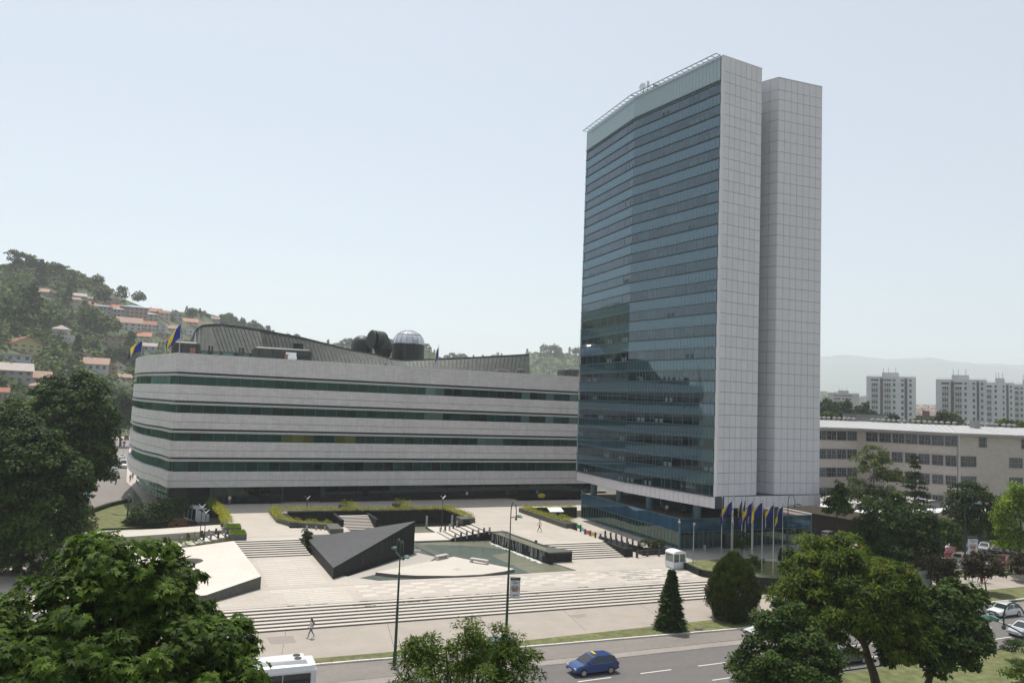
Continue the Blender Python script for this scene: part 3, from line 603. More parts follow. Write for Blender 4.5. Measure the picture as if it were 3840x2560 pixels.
for a, c in ((745, 815), (835, 915), (942, 1040), (1082, 1190)):
    xa, za_ = at_y(*zc(a, 415), 154.8); xb, zb_ = at_y(*zc(c, 415), 154.8); MB().box(xa, xb, 154.6, 154.8, 28.1, 29.5).build('clerestory_window', M['pane_b'], cop)
MB().box(at_y(*zc(742, 400), 155.2)[0], at_y(*zc(1230, 400), 155.2)[0], 154.9, 156, 28.0, 29.65).build('clerestory_wall', M['darkgap'], cop)
def capsule(name, label, x0, x1, y0, y1, z0, z1, m, r=.9, cat='roof cabin'):
    """rounded copper penthouse: box with a rolled top edge"""
    t = thing(name, label, cat, ((x0+x1)/2, y0, z0)); b = MB(); nseg = 6; prev = None; rings = []
    def rr(ins, z):
        pts = []; q = max(.05, r-ins*.3)
        for cx, cy, a0 in ((x1-r, y1-r, 0), (x0+r, y1-r, 90), (x0+r, y0+r, 180), (x1-r, y0+r, 270)):
            for k in range(5): a = rad(a0+k*22.5); pts.append((cx+(r-ins)*cos(a), cy+(r-ins)*sin(a), z))
        return pts
    for k in range(nseg+2):
        if k == 0: rings.append(rr(0, z0))
        else: a = PI/2*(k-1)/nseg; rings.append(rr(r*.95*(1-cos(a)), z1-r*.8+r*.8*sin(a)))
    nn = len(rings[0]); vs = [p for g in rings for p in g]; fs = [(j*nn+i, j*nn+(i+1) % nn, (j+1)*nn+(i+1) % nn, (j+1)*nn+i) for j in range(len(rings)-1) for i in range(nn)]+[tuple((len(rings)-1)*nn+i for i in range(nn))]
    b.add(vs, fs); b.build('body', m, t, smooth=True); return t
xa, za_ = at_y(*zc(468, 400), 150); xb, _ = at_y(*zc(738, 400), 150); _, zt = at_y(*zc(600, 292), 150)
t = capsule('roof_cabin', 'rounded copper roof cabin with an orange door, at the left end of the long roof', xa, xb, 150, 155, 28.1, zt, M['copper2'])
dx0 = at_y(*zc(640, 400), 149.95)[0]; MB().box(dx0, dx0+.95, 149.9, 150.0, 28.1, at_y(*zc(640, 350), 149.9)[1]).build('door', M['brickred'], t)
xa, za_ = at_y(*zc(1222, 400), 151); xb, _ = at_y(*zc(1775, 400), 151); _, zt = at_y(*zc(1500, 352), 151)
t = capsule('roof_cabin', 'long rounded copper roof cabin behind the white dish, in front of the seamed roof', xa, xb, 151, 155.4, 28.1, zt, M['copper2'])
dx0 = at_y(*zc(1600, 400), 150.95)[0]; MB().box(dx0, dx0+3.0, 150.9, 151.0, 28.1, 29.6).build('door', M['black'], t)
xa, za_ = at_y(1660+2005/4.355, 1400, 158); _, zt = at_y(1660+2200/4.355, 1280+445/4.355, 158)
t = capsule('roof_cabin', 'rounded copper roof cabin right beside the glass tower', xa, xa+8, 158, 163, 28.1, zt, M['copper2'])
dx0 = at_y(1660+2195/4.355, 1400, 157.95)[0]; MB().box(dx0, dx0+1.4, 157.9, 158.0, 28.1, 29.7).build('door', M['brickred'], t)
# copper horns and the domed drum
ze = lambda a, b: (1260+a/5.345, 1200+b/5.345)
def hx(a, Y): return at_y(ze(a, 500)[0], 1300, Y)[0]
YH = 172
x0, x1 = hx(700, YH), hx(1130, YH); _, zt = at_y(*ze(800, 215), YH); _, zb_ = at_y(*ze(600, 640), YH)
r_ = (zt-at_y(*ze(620, 600), YH)[1])/2*.93; cz = zt-r_
horn = thing('copper_horn', 'big elbow-shaped copper ventilation horn with a round mouth facing left', 'ventilation horn', ((x0+x1)/2, YH, 28))
pts = [(x0, YH-1.2, cz), (x0+(x1-x0)*.45, YH, cz)]; R_ = (x1-x0)*.5-r_*.2
for k in range(1, 7): a = PI/2*k/6; pts.append((x1-r_-2.0+2.0*sin(a), YH, cz-2.0+2.0*cos(a)))
pts.append((x1-r_, YH, 27)); MB().tube(pts, r_, 24).build('elbow', M['copper2'], horn, smooth=False)
MB().tube([(x0-.25, YH-1.25, cz), (x0+.05, YH-1.2, cz)], [r_*1.02, r_*1.02], 24).build('rim', M['copper'], horn)
MB().tube([(x0-.34, YH-1.27, cz), (x0-.24, YH-1.25, cz)], [r_*.82, r_*.82], 24).build('mouth', M['black'], horn)  # black disc paints the dark inside of the horn
x2 = hx(305, YH+5); r2 = (hx(560, YH+5)-x2)/2+1.0; _, zt2 = at_y(*ze(520, 305), YH+5)
horn2 = thing('copper_horn', 'rounded copper ventilation hood partly hidden behind the horn with the round mouth', 'ventilation horn', (x2+r2, YH+5, 28))
b = MB(); pts = [(x2+r2, YH+5, 27)]; rs = [r2]
for k in range(7): a = PI/2*k/6; pts.append((x2+r2, YH+5, zt2-r2*.9+r2*.9*sin(a))); rs.append(max(.05, r2*cos(a)))
b.tube(pts, rs, 24); b.build('hood', M['copper2'], horn2, smooth=True)
YD = 176; xl, xr = hx(1130, YD), hx(1762, YD); rd = (xr-xl)/2; cx_ = (xl+xr)/2; _, zr_ = at_y(*ze(1450, 490), YD); _, zt = at_y(*ze(1450, 218), YD)
dr = thing('domed_drum', 'round copper drum topped by a pale glazed dome', 'dome', (cx_, YD, 28))
MB().tube([(cx_, YD, 27), (cx_, YD, zr_)], rd, 32).build('drum', M['copper2'], dr, smooth=False)
MB().tube([(cx_, YD, zr_), (cx_, YD, zr_+.25)], rd*1.02, 32).build('ring', M['silver'], dr)
hgt = zt-zr_-.25; M['dome_glass'] = glass('dome_glass', (.42, .44, .50), gloss=.25, rnd=.12, tint=(1, 1, 1), rough=.15); NR = 16
def dome(a, t_): return (cx_+rd*.97*cos(t_)*cos(a), YD+rd*.97*cos(t_)*sin(a), zr_+.25+hgt/sin(rad(74))*sin(t_))
for k in range(NR):
    for lo, hi in ((0, 40), (40, 74)):
        b = MB()
        for q in range(3):
            t0, t1 = rad(lo+(hi-lo)*q/3), rad(lo+(hi-lo)*(q+1)/3); a0, a1 = 2*PI*k/NR, 2*PI*(k+1)/NR
            b.add([dome(a0, t0), dome(a1, t0), dome(a1, t1), dome(a0, t1)], [(0, 1, 2, 3)])
        b.build('dome_pane', M['dome_glass'], dr)
    MB().tube([dome(2*PI*k/NR, rad(t_)) for t_ in range(0, 75, 12)]+[dome(2*PI*k/NR, rad(74))], .07, 5).build('rib', M['concrete'], dr)
for t_ in (40, 74): MB().tube([dome(2*PI*k/24, rad(t_)) for k in range(25)], .08, 5).build('ring', M['concrete'], dr)
# small roof things
def vent(x, y, Y, h, label, pipes=1, m='copper2'):
    X, Z = at_y(x, y, Y); t = thing('roof_vent', label, 'roof vent', (X, Y, 28.1))
    for k in range(pipes): MB().tube([(X+k*.55, Y, 28), (X+k*.55, Y, Z-.1)], .16, 8).build('pipe', M[m], t); MB().tube([(X+k*.55, Y, Z-.15), (X+k*.55, Y, Z+.05)], [.26, .2], 8).build('cap', M['concrete'], t)
vent(*zc(822, 325), 153.5, 0, 'pair of short roof pipes beside the orange-door cabin', 2)
vent(*zc(1102, 340), 153.5, 0, 'pair of short roof pipes left of the long roof cabin', 2)
vent(*ze(998, 850), 152, 0, 'single dark roof pipe standing alone in front of the lowest part of the copper roof', 1)
vent(1660+1235/4.355, 1280+448/4.355, 153, 0, 'row of three short roof pipes near the right end of the copper roof', 3)
X, Z = at_y(1660+962/4.355, 1280+465/4.355, 152); t = thing('roof_hatch', 'red brick chimney box with a flat metal lid on the parapet', 'roof hatch', (X, 152, 28)); MB().box(X-.8, X+.9, 151.5, 152.5, 28, Z-.1).build('box', M['brickred'], t); MB().box(X-1.2, X+1.2, 151.2, 152.8, Z-.1, Z+.08).build('lid', M['concrete'], t)
X, Z = at_y(*zc(1640, 315), 155.5); t = thing('roof_hood', 'small flared copper hood above the long roof cabin', 'roof hood', (X, 155.5, 30)); b = MB(); b.prism([(X-.9, 155.2), (X+.9, 155.2), (X+.9, 156.4), (X-.9, 156.4)], Z-1.9, Z); b.build('hood', M['copper2'], t); MB().box(X-1.3, X+1.3, 154.9, 156.6, Z, Z+.12).build('lid', M['concrete'], t)
X, Z = at_y(*zc(1580, 445), 149.5); t = thing('satellite_dish', 'white satellite dish in front of the long roof cabin', 'satellite dish', (X, 149.5, 28))
MB().tube([(X, 149.5, Z), (X, 149.25, Z), (X, 149.2, Z)], [.3, .8, .85], 14).build('reflector', M['white'], t); MB().tube([(X, 149.6, 28), (X, 149.6, Z)], .08, 6).build('mast', M['concrete'], t)
X, Z = at_y(*zc(1545, 410), 149.9); t = thing('roof_cabinet', 'small pinkish cabinet with white boxes on top beside the white dish', 'cabinet', (X, 150, 28)); MB().box(X-.6, X+.5, 149.7, 150.5, 28, Z-.1).build('body', M['brickred'], t); MB().box(X-.4, X+1.5, 149.8, 150.3, Z-.1, Z+.35).build('box', M['white'], t)
# ================================================================= GLASS TOWER
M['panel'] = mat('pale_metal_cladding', (.70, .665, .70), .5, .03, 1, spec=.4, rnd=.035, var2=.03)
M['joint'] = mat('panel_joint', (.24, .235, .25), .7, .1, 3)
M['recess'] = brick(mat('recess_cladding', (.44, .45, .48), .45, .05, 1), 1.2, 1.66, .03, .6, 'RZ', .03)
M['t_win'] = glass('tower_window_glass', (.010, .018, .022), gloss=.09, rnd=.9, tint=(.60, .72, .82), wav=.02)
M['t_spa'] = glass('tower_spandrel_glass', (.026, .060, .078), gloss=.11, rnd=.15, tint=(.62, .80, .92), wav=.02)
M['t_par'] = glass('tower_parapet_glass', (.25, .31, .32), gloss=.08, rnd=.03, tint=(.72, .84, .88))
M['ledge'] = mat('dark_blue_ledge', (.04, .065, .085), .4, .1, 2)
M['frame_b'] = mat('blue_grey_frame', (.10, .17, .20), .4, .1, 2)
tw = thing('glass_tower', 'tall office tower with a blue glass side and two pale panelled end slabs', 'tower', (80, 100, 8.2))
n1 = Vector((71.18, 90.88)); n1r = Vector((79.31, 91.75)); n2l = Vector((83.12, 92.25)); n2r = Vector((91.6, 91.75)); far = Vector((69.35, 129.4))
kd = at(2100+585/2.2404, 800+1568/2.2404+0, 22)if False else None
kink = Vector((68.25, 110.4)); ZB, ZG, ZT = 8.2, 9.96, 75.4
back = [Vector((82, 131.5)), Vector((93.5, 128.5))]
# solid bodies (kept 0.25 m behind the glass skin)
MB().prism([(n1.x, n1.y+.1), (n1r.x, n1r.y+.1), (80.2, 104), (81.5, 130.5), (far.x+.4, far.y), (kink.x+.4, kink.y), (n1.x+.35, n1.y+2)], 9.94, 75.2).build('core', M['ledge'], tw)
MB().prism([(n2l.x, n2l.y+.1), (n2r.x, n2r.y+.1), (94.5, 112), (92.5, 130), (81.5, 130.5), (81.8, 104)], 9.94, 75.0).build('rear_core', M['joint'], tw)
MB().prism([(79.5, 104), (82.5, 104), (82.5, 128), (79.5, 128)], 9.94, 75.0).build('middle_core', M['ledge'], tw)
# base band
bb = MB(); basep = [(n1.x-.02, n1.y-.05), (n2r.x+.35, n2r.y+.15), (93.4, 128.8), (far.x-.02, far.y+.2), (kink.x-.05, kink.y)]
bb.prism(basep, ZB, 9.93); bb.build('base_slab', M['ledge'], tw)
pm = MB().box(0, 1, -.05, .06, 0, 1).mesh('cladding_panel', M['panel'])
def panel_wall(a, b_, zs, n, parent, gap=.055, lift=.02, stuff=False, zsl=None, name='cladding_panel', mesh=None, holder=None):
    d = b_-a; L_ = d.length; u = d/L_; nrm = Vector((u.y, -u.x)); ang = math.atan2(d.y, d.x); w = L_/n; o_ = MB()
    for i in range(n):
        p = a+u*(w*i+gap/2)+nrm*lift
        for z0, z1 in zip(zs[:-1], zs[1:]):
            if stuff: q = p+u*(w-gap); o_.prism([tuple(p), tuple(q), tuple(q-nrm*.12), tuple(p-nrm*.12)], z0+gap/2, z1-gap/2)
            else: link(name, mesh or pm, parent, (p.x, p.y, z0+gap/2), ang, (w-gap, 1, z1-z0-gap))
    if stuff: tag(o_.build(name, M['panel'], parent), kind='stuff')
zs = [9.96]; k = 0
while zs[-1] < 73.6: zs.append(zs[-1]+(1.58 if k % 2 else 1.74)); k += 1
zs[-1] = 75.42
edge = (n1r-n1).normalized()
panel_wall(n1+edge*.3, n1r, zs, 7, tw)
MB().tube([(n1.x+.22, n1.y+.22, 9.95), (n1.x+.22, n1.y+.22, 75.4)], .3, 10).build('corner_post', M['panel'], tw)
zs2 = zs[:-1]+[75.0]
panel_wall(n2l, n2r, zs2, 7, tw, stuff=True)
panel_wall(Vector((80.9, 97.4)), n2l, zs2, 4, tw, stuff=True)
b = MB(); b.prism([(n1r.x-.1, n1r.y+.2), (n1r.x, n1r.y+.05), (80.7, 104), (80.4, 104)], 9.94, 70); b.build('recess_wall', M['ledge'], tw)
MB().prism([(n1r.x-.3, n1r.y+.1), (n1r.x+.02, n1r.y+.1), (80.5, 100), (80.2, 100)], 70, 75.2).build('upper_return', M['panel'], tw)
MB().prism([tuple(n1+Vector((-.05, -.08))), tuple(n1r+Vector((.05, -.08))), (n1r.x+.1, n1r.y+4), (n1.x, n1.y+4)], 75.42, 75.5).build('coping', M['panel'], tw)
MB().prism([tuple(n2l+Vector((-.05, -.08))), tuple(n2r+Vector((.05, -.08))), (n2r.x+.4, n2r.y+4), (n2l.x-1.9, n2l.y+4.5)], 75.0, 75.1).build('coping', M['panel'], tw)
MB().prism([(n2r.x-.02, n2r.y), (n2r.x+.05, n2r.y), (94.6, 112), (94.5, 112)], 9.94, 75.0).build('right_wall', M['panel'], tw)
panel_wall(n1-edge*.02, n2r+Vector((.36, .1)), [ZB+.02, 9.92], 17, tw, lift=.04, stuff=True, name='base_panel')
panel_wall(kink-Vector((.06, 0)), n1+Vector((-.04, -.04)), [ZB+.02, 9.9], 19, tw, lift=.04, stuff=True, name='base_panel')
panel_wall(far-Vector((.06, 0)), kink-Vector((.06, 0)), [ZB+.02, 9.9], 18, tw, lift=.04, stuff=True, name='base_panel')
# glass skin: every storey has a ledge, a row of window bays and a spandrel of blue glass
wm = MB().box(0, 1, -.03, .03, 0, 1).mesh('window_pane', M['t_win'])
spm = MB().box(0, 1, -.03, .03, 0, 1).mesh('spandrel_glass', M['t_spa'])
fins = MB(); dots = MB(); FL = 19; PH = 3.32
for seg, (a, b_, nb) in enumerate(((kink, n1+Vector((-.02, .35)), 9), (far, kink, 7))):
    d = b_-a; L_ = d.length; u = d/L_; nr = Vector((u.y, -u.x)); ang = math.atan2(d.y, d.x)
    for f in range(FL):
        z = ZG+f*PH
        if z+1.5 > 71.7: break
        MB().prism([tuple(a+nr*.0), tuple(b_), tuple(b_+nr*.34), tuple(a+nr*.34)], z-.09, z+.07).build('ledge', M['ledge'], tw)
        b = MB(); b.prism([tuple(a+nr*.16), tuple(b_+nr*.16), tuple(b_+nr*.12), tuple(a+nr*.12)], z+1.66, min(71.6, z+PH-.09)); b.build('spandrel_glass', M['t_spa'], tw)
        MB().prism([tuple(a), tuple(b_), tuple(b_+nr*.26), tuple(a+nr*.26)], z+1.56, z+1.64).build('rail', M['frame_b'], tw)
        for i in range(nb):
            w = L_/nb; p = a+u*(w*i)+nr*.05
            if seg == 0 or i < 6: link('window_pane', wm, tw, (p.x, p.y, z+.07), ang, (w-.05, 1, 1.48))
        if seg == 1: p = a+u*(L_/nb*6)+nr*.05; q = b_+nr*.05; MB().prism([tuple(p), tuple(q), tuple(q-nr*.05), tuple(p-nr*.05)], z+.07, z+1.55).build('end_window', M['t_win'], tw)
        nf = nb*3
        for i in range(nf+1):
            p = a+u*(L_*i/nf)
            if i % 3 == 0 or random.random() < .3: c = p+nr*.09; fins.prism([tuple(c-u*.03), tuple(c+u*.03), tuple(c+u*.03-nr*.08), tuple(c-u*.03-nr*.08)], z+.07, z+1.56)
            c = p+nr*.175; fins.prism([tuple(c-u*.012), tuple(c+u*.012), tuple(c+u*.012-nr*.02), tuple(c-u*.012-nr*.02)], z+1.66, min(71.6, z+PH-.09))
            c = p+nr*.3; dots.ell((c.x, c.y, z+1.85), (.06, .06, .06), 5, 4)
        if random.random() < .9:
            for _ in range(2):
                i = random.randrange(nb); p = a+u*(L_*i/nb+.4)+nr*.10; w = random.uniform(.5, .9)
                for dx in (0, 1.0): q = p+u*dx; fins.prism([tuple(q), tuple(q+u*w), tuple(q+u*w-nr*.02), tuple(q-nr*.02)], z+.12, z+.75)
    b = MB(); b.prism([tuple(a+nr*.2), tuple(b_+nr*.2), tuple(b_+nr*.12), tuple(a+nr*.12)], 71.75, 75.4); b.build('parapet_glass', M['t_par'], tw)
    MB().prism([tuple(a), tuple(b_), tuple(b_+nr*.34), tuple(a+nr*.34)], 71.55, 71.72).build('ledge', M['ledge'], tw)
    for i in range(nb*3+1):
        c = a+u*(L_*i/(nb*3))+nr*.215
        fins.prism([tuple(c-u*.012), tuple(c+u*.012), tuple(c+u*.012-nr*.02), tuple(c-u*.012-nr*.02)], 71.75, 75.4)
    fr = MB(); o1, o2 = nr*.2, nr*1.15
    for off in (o1, o2): fr.tube([(a.x+off.x, a.y+off.y, 75.55), (b_.x+off.x, b_.y+off.y, 75.55)], .07, 6)
    fr.build('cornice_rail', M['frame_b'], tw)
    for i in range(nb*2+1):
        p = a+u*(L_*i/(nb*2)); MB().tube([(p.x+o1.x, p.y+o1.y, 75.55), (p.x+o2.x, p.y+o2.y, 75.55)], .05, 5).build('cornice_bar', M['frame_b'], tw)
tag(fins.build('fins', M['frame_b'], tw), kind='stuff'); tag(dots.build('glass_fixings', M['silver'], tw), kind='stuff')
MB().tube([(far.x-.1, far.y, 9.6), (far.x-.1, far.y, 75.3)], .16, 6).build('edge_fin', M['t_par'], tw)
for px_, py_, k in ((2413, 335, 0), (2430, 322, 1), (2452, 322, 2)):
    X, Y, Z = at_dist(px_, py_, 131); t = thing('roof_antenna', ['white dish antenna at the left of the group on the tower roof edge', 'slim box antenna on a rod between the two dishes of the tower roof', 'small drum antenna at the right of the group on the tower roof edge'][k], 'antenna', (X, Y, 75.4), 0, 'antennas on the tower roof')
    MB().tube([(X, Y, 75.3), (X, Y, Z)], .06, 6).build('mast', M['darkmetal'], t)
    if k == 0: MB().tube([(X, Y, Z+.3), (X-.35, Y-.2, Z+.35)], [.35, .65], 12).build('dish', M['white'], t)
    elif k == 1: MB().box(X-.22, X+.22, Y-.1, Y+.1, Z-.1, Z+.8).build('box', M['white'], t)
    else: MB().tube([(X, Y, Z+.1), (X+.7, Y, Z+.2)], .3, 10).build('drum', M['white'], t)
# ---- podium
M['p_band'] = glass('podium_band_glass', (.032, .088, .15), gloss=.06, rnd=.12, tint=(.42, .58, .78), wav=.03)
M['p_low'] = glass('podium_window_glass', (.014, .034, .032), gloss=.10, rnd=.4, tint=(.50, .62, .55), wav=.03)
M['col_b'] = mat('blue_column_cladding', (.11, .19, .25), .45, .06, 1)
M['inner'] = glass('blue_inner_wall', (.03, .07, .095), gloss=.08, rnd=.05, tint=(.6, .8, .9))
pd = thing('glass_podium', 'low blue glass podium under the tower, with a band above a row of tall panes', 'building', (83, 110, Z1))
PA, PB, PC = Vector((70.3, 98.0)), Vector((96.7, 98.6)), Vector((70.9, 130.0)); ZL, ZP = 3.75, 5.72
MB().prism([(70.5, 98.2), (96.5, 98.8), (97.5, 130), (71.1, 130)], Z1-.1, 5.6).build('core', M['ledge'], pd)
MB().prism([(70.4, 98.1), (96.6, 98.7), (97.6, 130), (71.0, 130)], 5.601, 5.66).build('roof', mat('podium_roof', (.22, .19, .16), .9, .2, 2), pd)
bm2 = MB().box(0, 1, -.03, .03, 0, 1).mesh('glass_pane', M['p_low']); bm3 = MB().box(0, 1, -.03, .03, 0, 1).mesh('band_glass', M['p_band'])
for a, b_, n in ((PC, PA, 33), (PA, PB, 30)):
    d = b_-a; L_ = d.length; u = d/L_; nr = Vector((u.y, -u.x)); ang = math.atan2(d.y, d.x); w = L_/n
    for i in range(n):
        p = a+u*(w*i)+nr*.06; link('glass_pane', bm2, pd, (p.x, p.y, Z1+.25), ang, (w-.06, 1, ZL-Z1-.3)); link('band_glass', bm3, pd, (p.x, p.y, ZL+.03), ang, (w-.015, 1, ZP-ZL-.05))
        if i and not (n == 30 and 7 < i < 12): c = a+u*(w*i)+nr*.12; MB().prism([tuple(c-u*.035), tuple(c+u*.035), tuple(c+u*.035-nr*.12), tuple(c-u*.035-nr*.12)], Z1, ZL).build('mullion', M['frame_b'], pd)
    for z0, z1, t_ in ((ZP-.02, ZP+.07, .16), (ZL-.06, ZL+.02, .14), (Z1, Z1+.24, .10)): MB().prism([tuple(a-u*.02), tuple(b_+u*.02), tuple(b_+nr*t_+u*.02), tuple(a+nr*t_-u*.02)], z0, z1).build('rail', M['frame_b'], pd)
for c in (PA, PC, PB): MB().tube([(c.x, c.y, Z1), (c.x, c.y, ZP+.05)], .17, 8).build('corner_post', M['frame_b'], pd)
pr = MB(); pr.prism([(96.6, 98.5), (96.95, 98.6), (97.9, 118), (97.6, 118)], 5.7, 5.95); pr.prism([(84.0, 112), (84.1, 112.2), (97.8, 112.3), (97.8, 112)], 5.7, 5.95); pr.build('roof_kerb', M['white'], pd)
x = PA.x+8.2; e = MB(); e.box(x, x+3.9, 97.7, 98.15, Z1, 3.4); e.build('entrance_void', M['black'], pd)  # solid black box paints the dark inside of the entrance
MB().box(x-.2, x+4.0, 96.7, 98.1, 3.35, 3.5).build('entrance_canopy', M['frame_b'], pd)
for k in range(4): MB().box(x+1.1+k*.95, x+1.16+k*.95, 97.6, 97.7, Z1, 3.35).build('door_frame', M['frame_b'], pd)
MB().box(x+.05, x+1.0, 97.6, 97.68, Z1+.1, 3.2).build('door', M['p_low'], pd)
MB().prism([(75.2, 104), (90, 105), (91, 127), (76.8, 127)], 5.67, 8.2).build('inner_wall', M['inner'], pd)
k = 0
for c in (Vector((74.0, 98.8)), Vector((72.3, 109.3)), Vector((72.35, 118.9)), Vector((72.6, 128.6)), Vector((89.6, 99.2)), Vector((82.0, 101.5))):
    b = MB(); b.tube([(c.x, c.y, 5.67), (c.x, c.y, 8.2)], .62 if k != 5 else .5, 14); b.build('column', M['col_b'], tw); k += 1
# ================================================================= FACULTY BUILDING AND OTHER BUILDINGS ON THE RIGHT
M['beige'] = brick(mat('beige_stone_facing', (.45, .40, .36), .85, .06, 1.2, var2=.06), .9, .45, .02, .88, 'RZ', .05)
M['beige2'] = mat('beige_stucco', (.40, .345, .29), .85, .08, 1.2, var2=.1, stretch=(1, 1, .3))
M['metalroof'] = mat('seamed_metal_roof', (.40, .395, .39), .6, .08, 1, spec=.3, var2=.06)
M['oldglass'] = mat('old_window_glass', (.055, .06, .065), .12, .3, 1, spec=.6, rnd=.7)
M['winframe'] = mat('grey_window_frame', (.23, .23, .24), .6, .1, 3, rnd=.15)
M['redpier'] = mat('red_brown_pier', (.14, .065, .055), .7, .15, 3)
fb = thing('faculty_building', 'long beige four storey block with rows of casement windows under a pale metal roof', 'building', (140, 118, 0))
def on_line(a, b, px_):       # point of the line a-b seen at pixel column px_
    d = ray(px_, 1500); A_ = np.array([[d.x, -(b[0]-a[0])], [d.y, -(b[1]-a[1])]]); t_, s_ = np.linalg.solve(A_, np.array(a)); return (d.x*t_, d.y*t_)
c1 = at_dist(3215, 1600, 185)[:2]; c2 = at_dist(3588, 1622, 180)[:2]; c0 = (105.0, c1[1]+.4)
c3 = (on_line(c2, (c2[0]+10, c2[1]-.3), 3690)); c3 = (c3[0], c2[1]-.5); c4 = (c3[0]+40, c3[1]-14)
outer = [c0, c1, c2, c3, c4, (c4[0], c4[1]+30), (c1[0]+60, c1[1]+16), (c0[0], c1[1]+16)]
MB().prism(outer, -.1, 19.3).build('wall', M['beige'], fb)
fm_frame = MB(); fm_frame.box(0, 1, -.06, .05, 0, 1)
def casement(W_, H_, n):      # frame bars of a window, n sashes, W_ x H_
    b = MB(); b.box(0, W_, -.12, .0, 0, .08); b.box(0, W_, -.12, .0, H_-.08, H_); b.box(0, W_, -.12, 0, H_*.5-.03, H_*.5+.03)
    for i in range(n+1): x = (W_-.08)*i/n; b.box(x, x+.08, -.121, .001, 0, H_)
    for i in range(n):
        x0, x1 = W_*i/n, W_*(i+1)/n
        if i % 2 == 0: b.box(x0+(x1-x0)*.5-.03, x0+(x1-x0)*.5+.03, -.10, 0, H_*.52, H_)
        else: b.box(x0, x1, -.10, 0, H_*.76, H_*.80); b.box(x0+(x1-x0)*.5-.03, x0+(x1-x0)*.5+.03, -.10, 0, 0, H_*.5)
    return b.mesh('window', M['winframe'])
pane_me = MB().box(0, 1, -.05, .0, 0, 1).mesh('pane', M['oldglass'])
cm = {}
def win(parent, a, b_, z0, z1, n=2):
    a, b_ = Vector(a), Vector(b_); d = b_-a; W_ = d.length; u = d/W_; nr = Vector((u.y, -u.x)); key = (round(W_, 1), round(z1-z0, 1), n)
    if key not in cm: cm[key] = casement(W_, z1-z0, n)
    p = a+nr*.03; o = link('window', cm[key], parent, (p.x, p.y, z0), math.atan2(d.y, d.x))
    c = bpy.data.objects.new('pane', pane_me); COL.objects.link(c); c.parent = o; c.scale = (W_, 1, z1-z0); c.location = (0, .02, 0)
rows = [(17.0, 19.0), (13.0, 15.15), (9.2, 11.15), (5.0, 7.0), (1.2, 3.2)]
def seg(a, b_, px0, px1, n, rws, frac=.86, sash=2, pier=None):
    pts_ = [Vector(on_line(a, b_, px0+(px1-px0)*i/n)) for i in range(n+1)]
    for z0, z1 in rws:
        for i in range(n):
            p, q = pts_[i], pts_[i+1]; win(fb, p.lerp(q, .5-frac/2), p.lerp(q, .5+frac/2), z0, z1, sash)
        if pier: u = (pts_[-1]-pts_[0]).normalized(); nr = Vector((u.y, -u.x))
seg(c1, c2, 3246, 3590, 7, rows[:1], .92); seg(c1, c2, 3290, 3590, 6, rows[1:3], .84); seg(c1, c2, 3246, 3590, 7, rows[3:], .84)
seg(c0, c1, 3060, 3214, 4, rows[:4], .93, 2)
seg(c2, c3, 3592, 3658, 1, rows[1:4], .98, 3); seg(c2, c3, 3668, 3738, 1, rows[:1], .98, 3)
seg(c3, c4, 3775, 3960, 3, rows[1:4], .8, 3); seg(c3, c4, 3820, 3960, 2, rows[:1], .8, 3)
b = MB(); ev = [(c0[0], c0[1]-.9), (c1[0]-.5, c1[1]-.9), (c2[0]-.9, c2[1]-.9), (c3[0]+.3, c3[1]-1.0), (c4[0], c4[1]-1), (c4[0], c4[1]+30), (c1[0]+60, c1[1]+16), (c0[0], c1[1]+16)]
b.prism(ev, 19.3, 19.75); b.build('eaves', M['concrete'], fb)
rf = MB(); rid = [(c0[0], c1[1]+9), (c1[0]+4, c1[1]+9), (c2[0]+9, c2[1]+9), (c3[0]+5, c3[1]+9), (c4[0], c4[1]+9)]
for i in range(4):
    a, c = ev[i], ev[i+1]; d, e = rid[i+1], rid[i]
    n = 18 if i != 0 else 14
    for k in range(n):
        t0, t1 = k/n, (k+1)/n-.08/n
        lp = lambda p, q, t: (p[0]+(q[0]-p[0])*t, p[1]+(q[1]-p[1])*t)
        A0, A1, E0, E1 = lp(a, c, t0), lp(a, c, t1), lp(e, d, t0), lp(e, d, t1); m_ = MB()
        m_.add([(*A0, 19.76), (*A1, 19.76), (*E1, 21.25), (*E0, 21.25), (*A0, 19.7), (*A1, 19.7), (*E1, 21.1), (*E0, 21.1)], [(0, 1, 2, 3), (7, 6, 5, 4), (0, 3, 7, 4), (1, 5, 6, 2), (0, 4, 5, 1)]); m_.build('roof_sheet', M['metalroof'], fb)
rb = MB()
for i in range(4): rb.add([(*ev[i], 19.72), (*ev[i+1], 19.72), (*rid[i+1], 21.05), (*rid[i], 21.05)], [(0, 1, 2, 3)]); rb.add([(*rid[i], 21.2), (*rid[i+1], 21.2), (rid[i+1][0], rid[i+1][1]+9, 19.8), (rid[i][0], rid[i][1]+9, 19.8)], [(0, 1, 2, 3)])
rb.build('roof', M['concrete'], fb)
vm = MB(); vm.tube([(0, 0, 0), (0, 0, .75)], .3, 8); vm.tube([(0, 0, .5), (0, 0, .7), (0, 0, .85)], [.5, .45, .12], 10); vme = vm.mesh('roof_vent', M['concrete'])
for px_ in (3074, 3092, 3108, 3130, 3148, 3168, 3184, 3202, 3272, 3293, 3313, 3333, 3351, 3371, 3391, 3425, 3445, 3467, 3487, 3510, 3531, 3555, 3579, 3634, 3660, 3680, 3702, 3720, 3734, 3763, 3784, 3802):
    for a, c in zip(rid[:-1], rid[1:]):
        p = on_line(a, c, px_)
        if min(a[0], c[0])-.3 <= p[0] <= max(a[0], c[0])+.3: link('roof_vent', vme, fb, (p[0], p[1], 21.15)); break
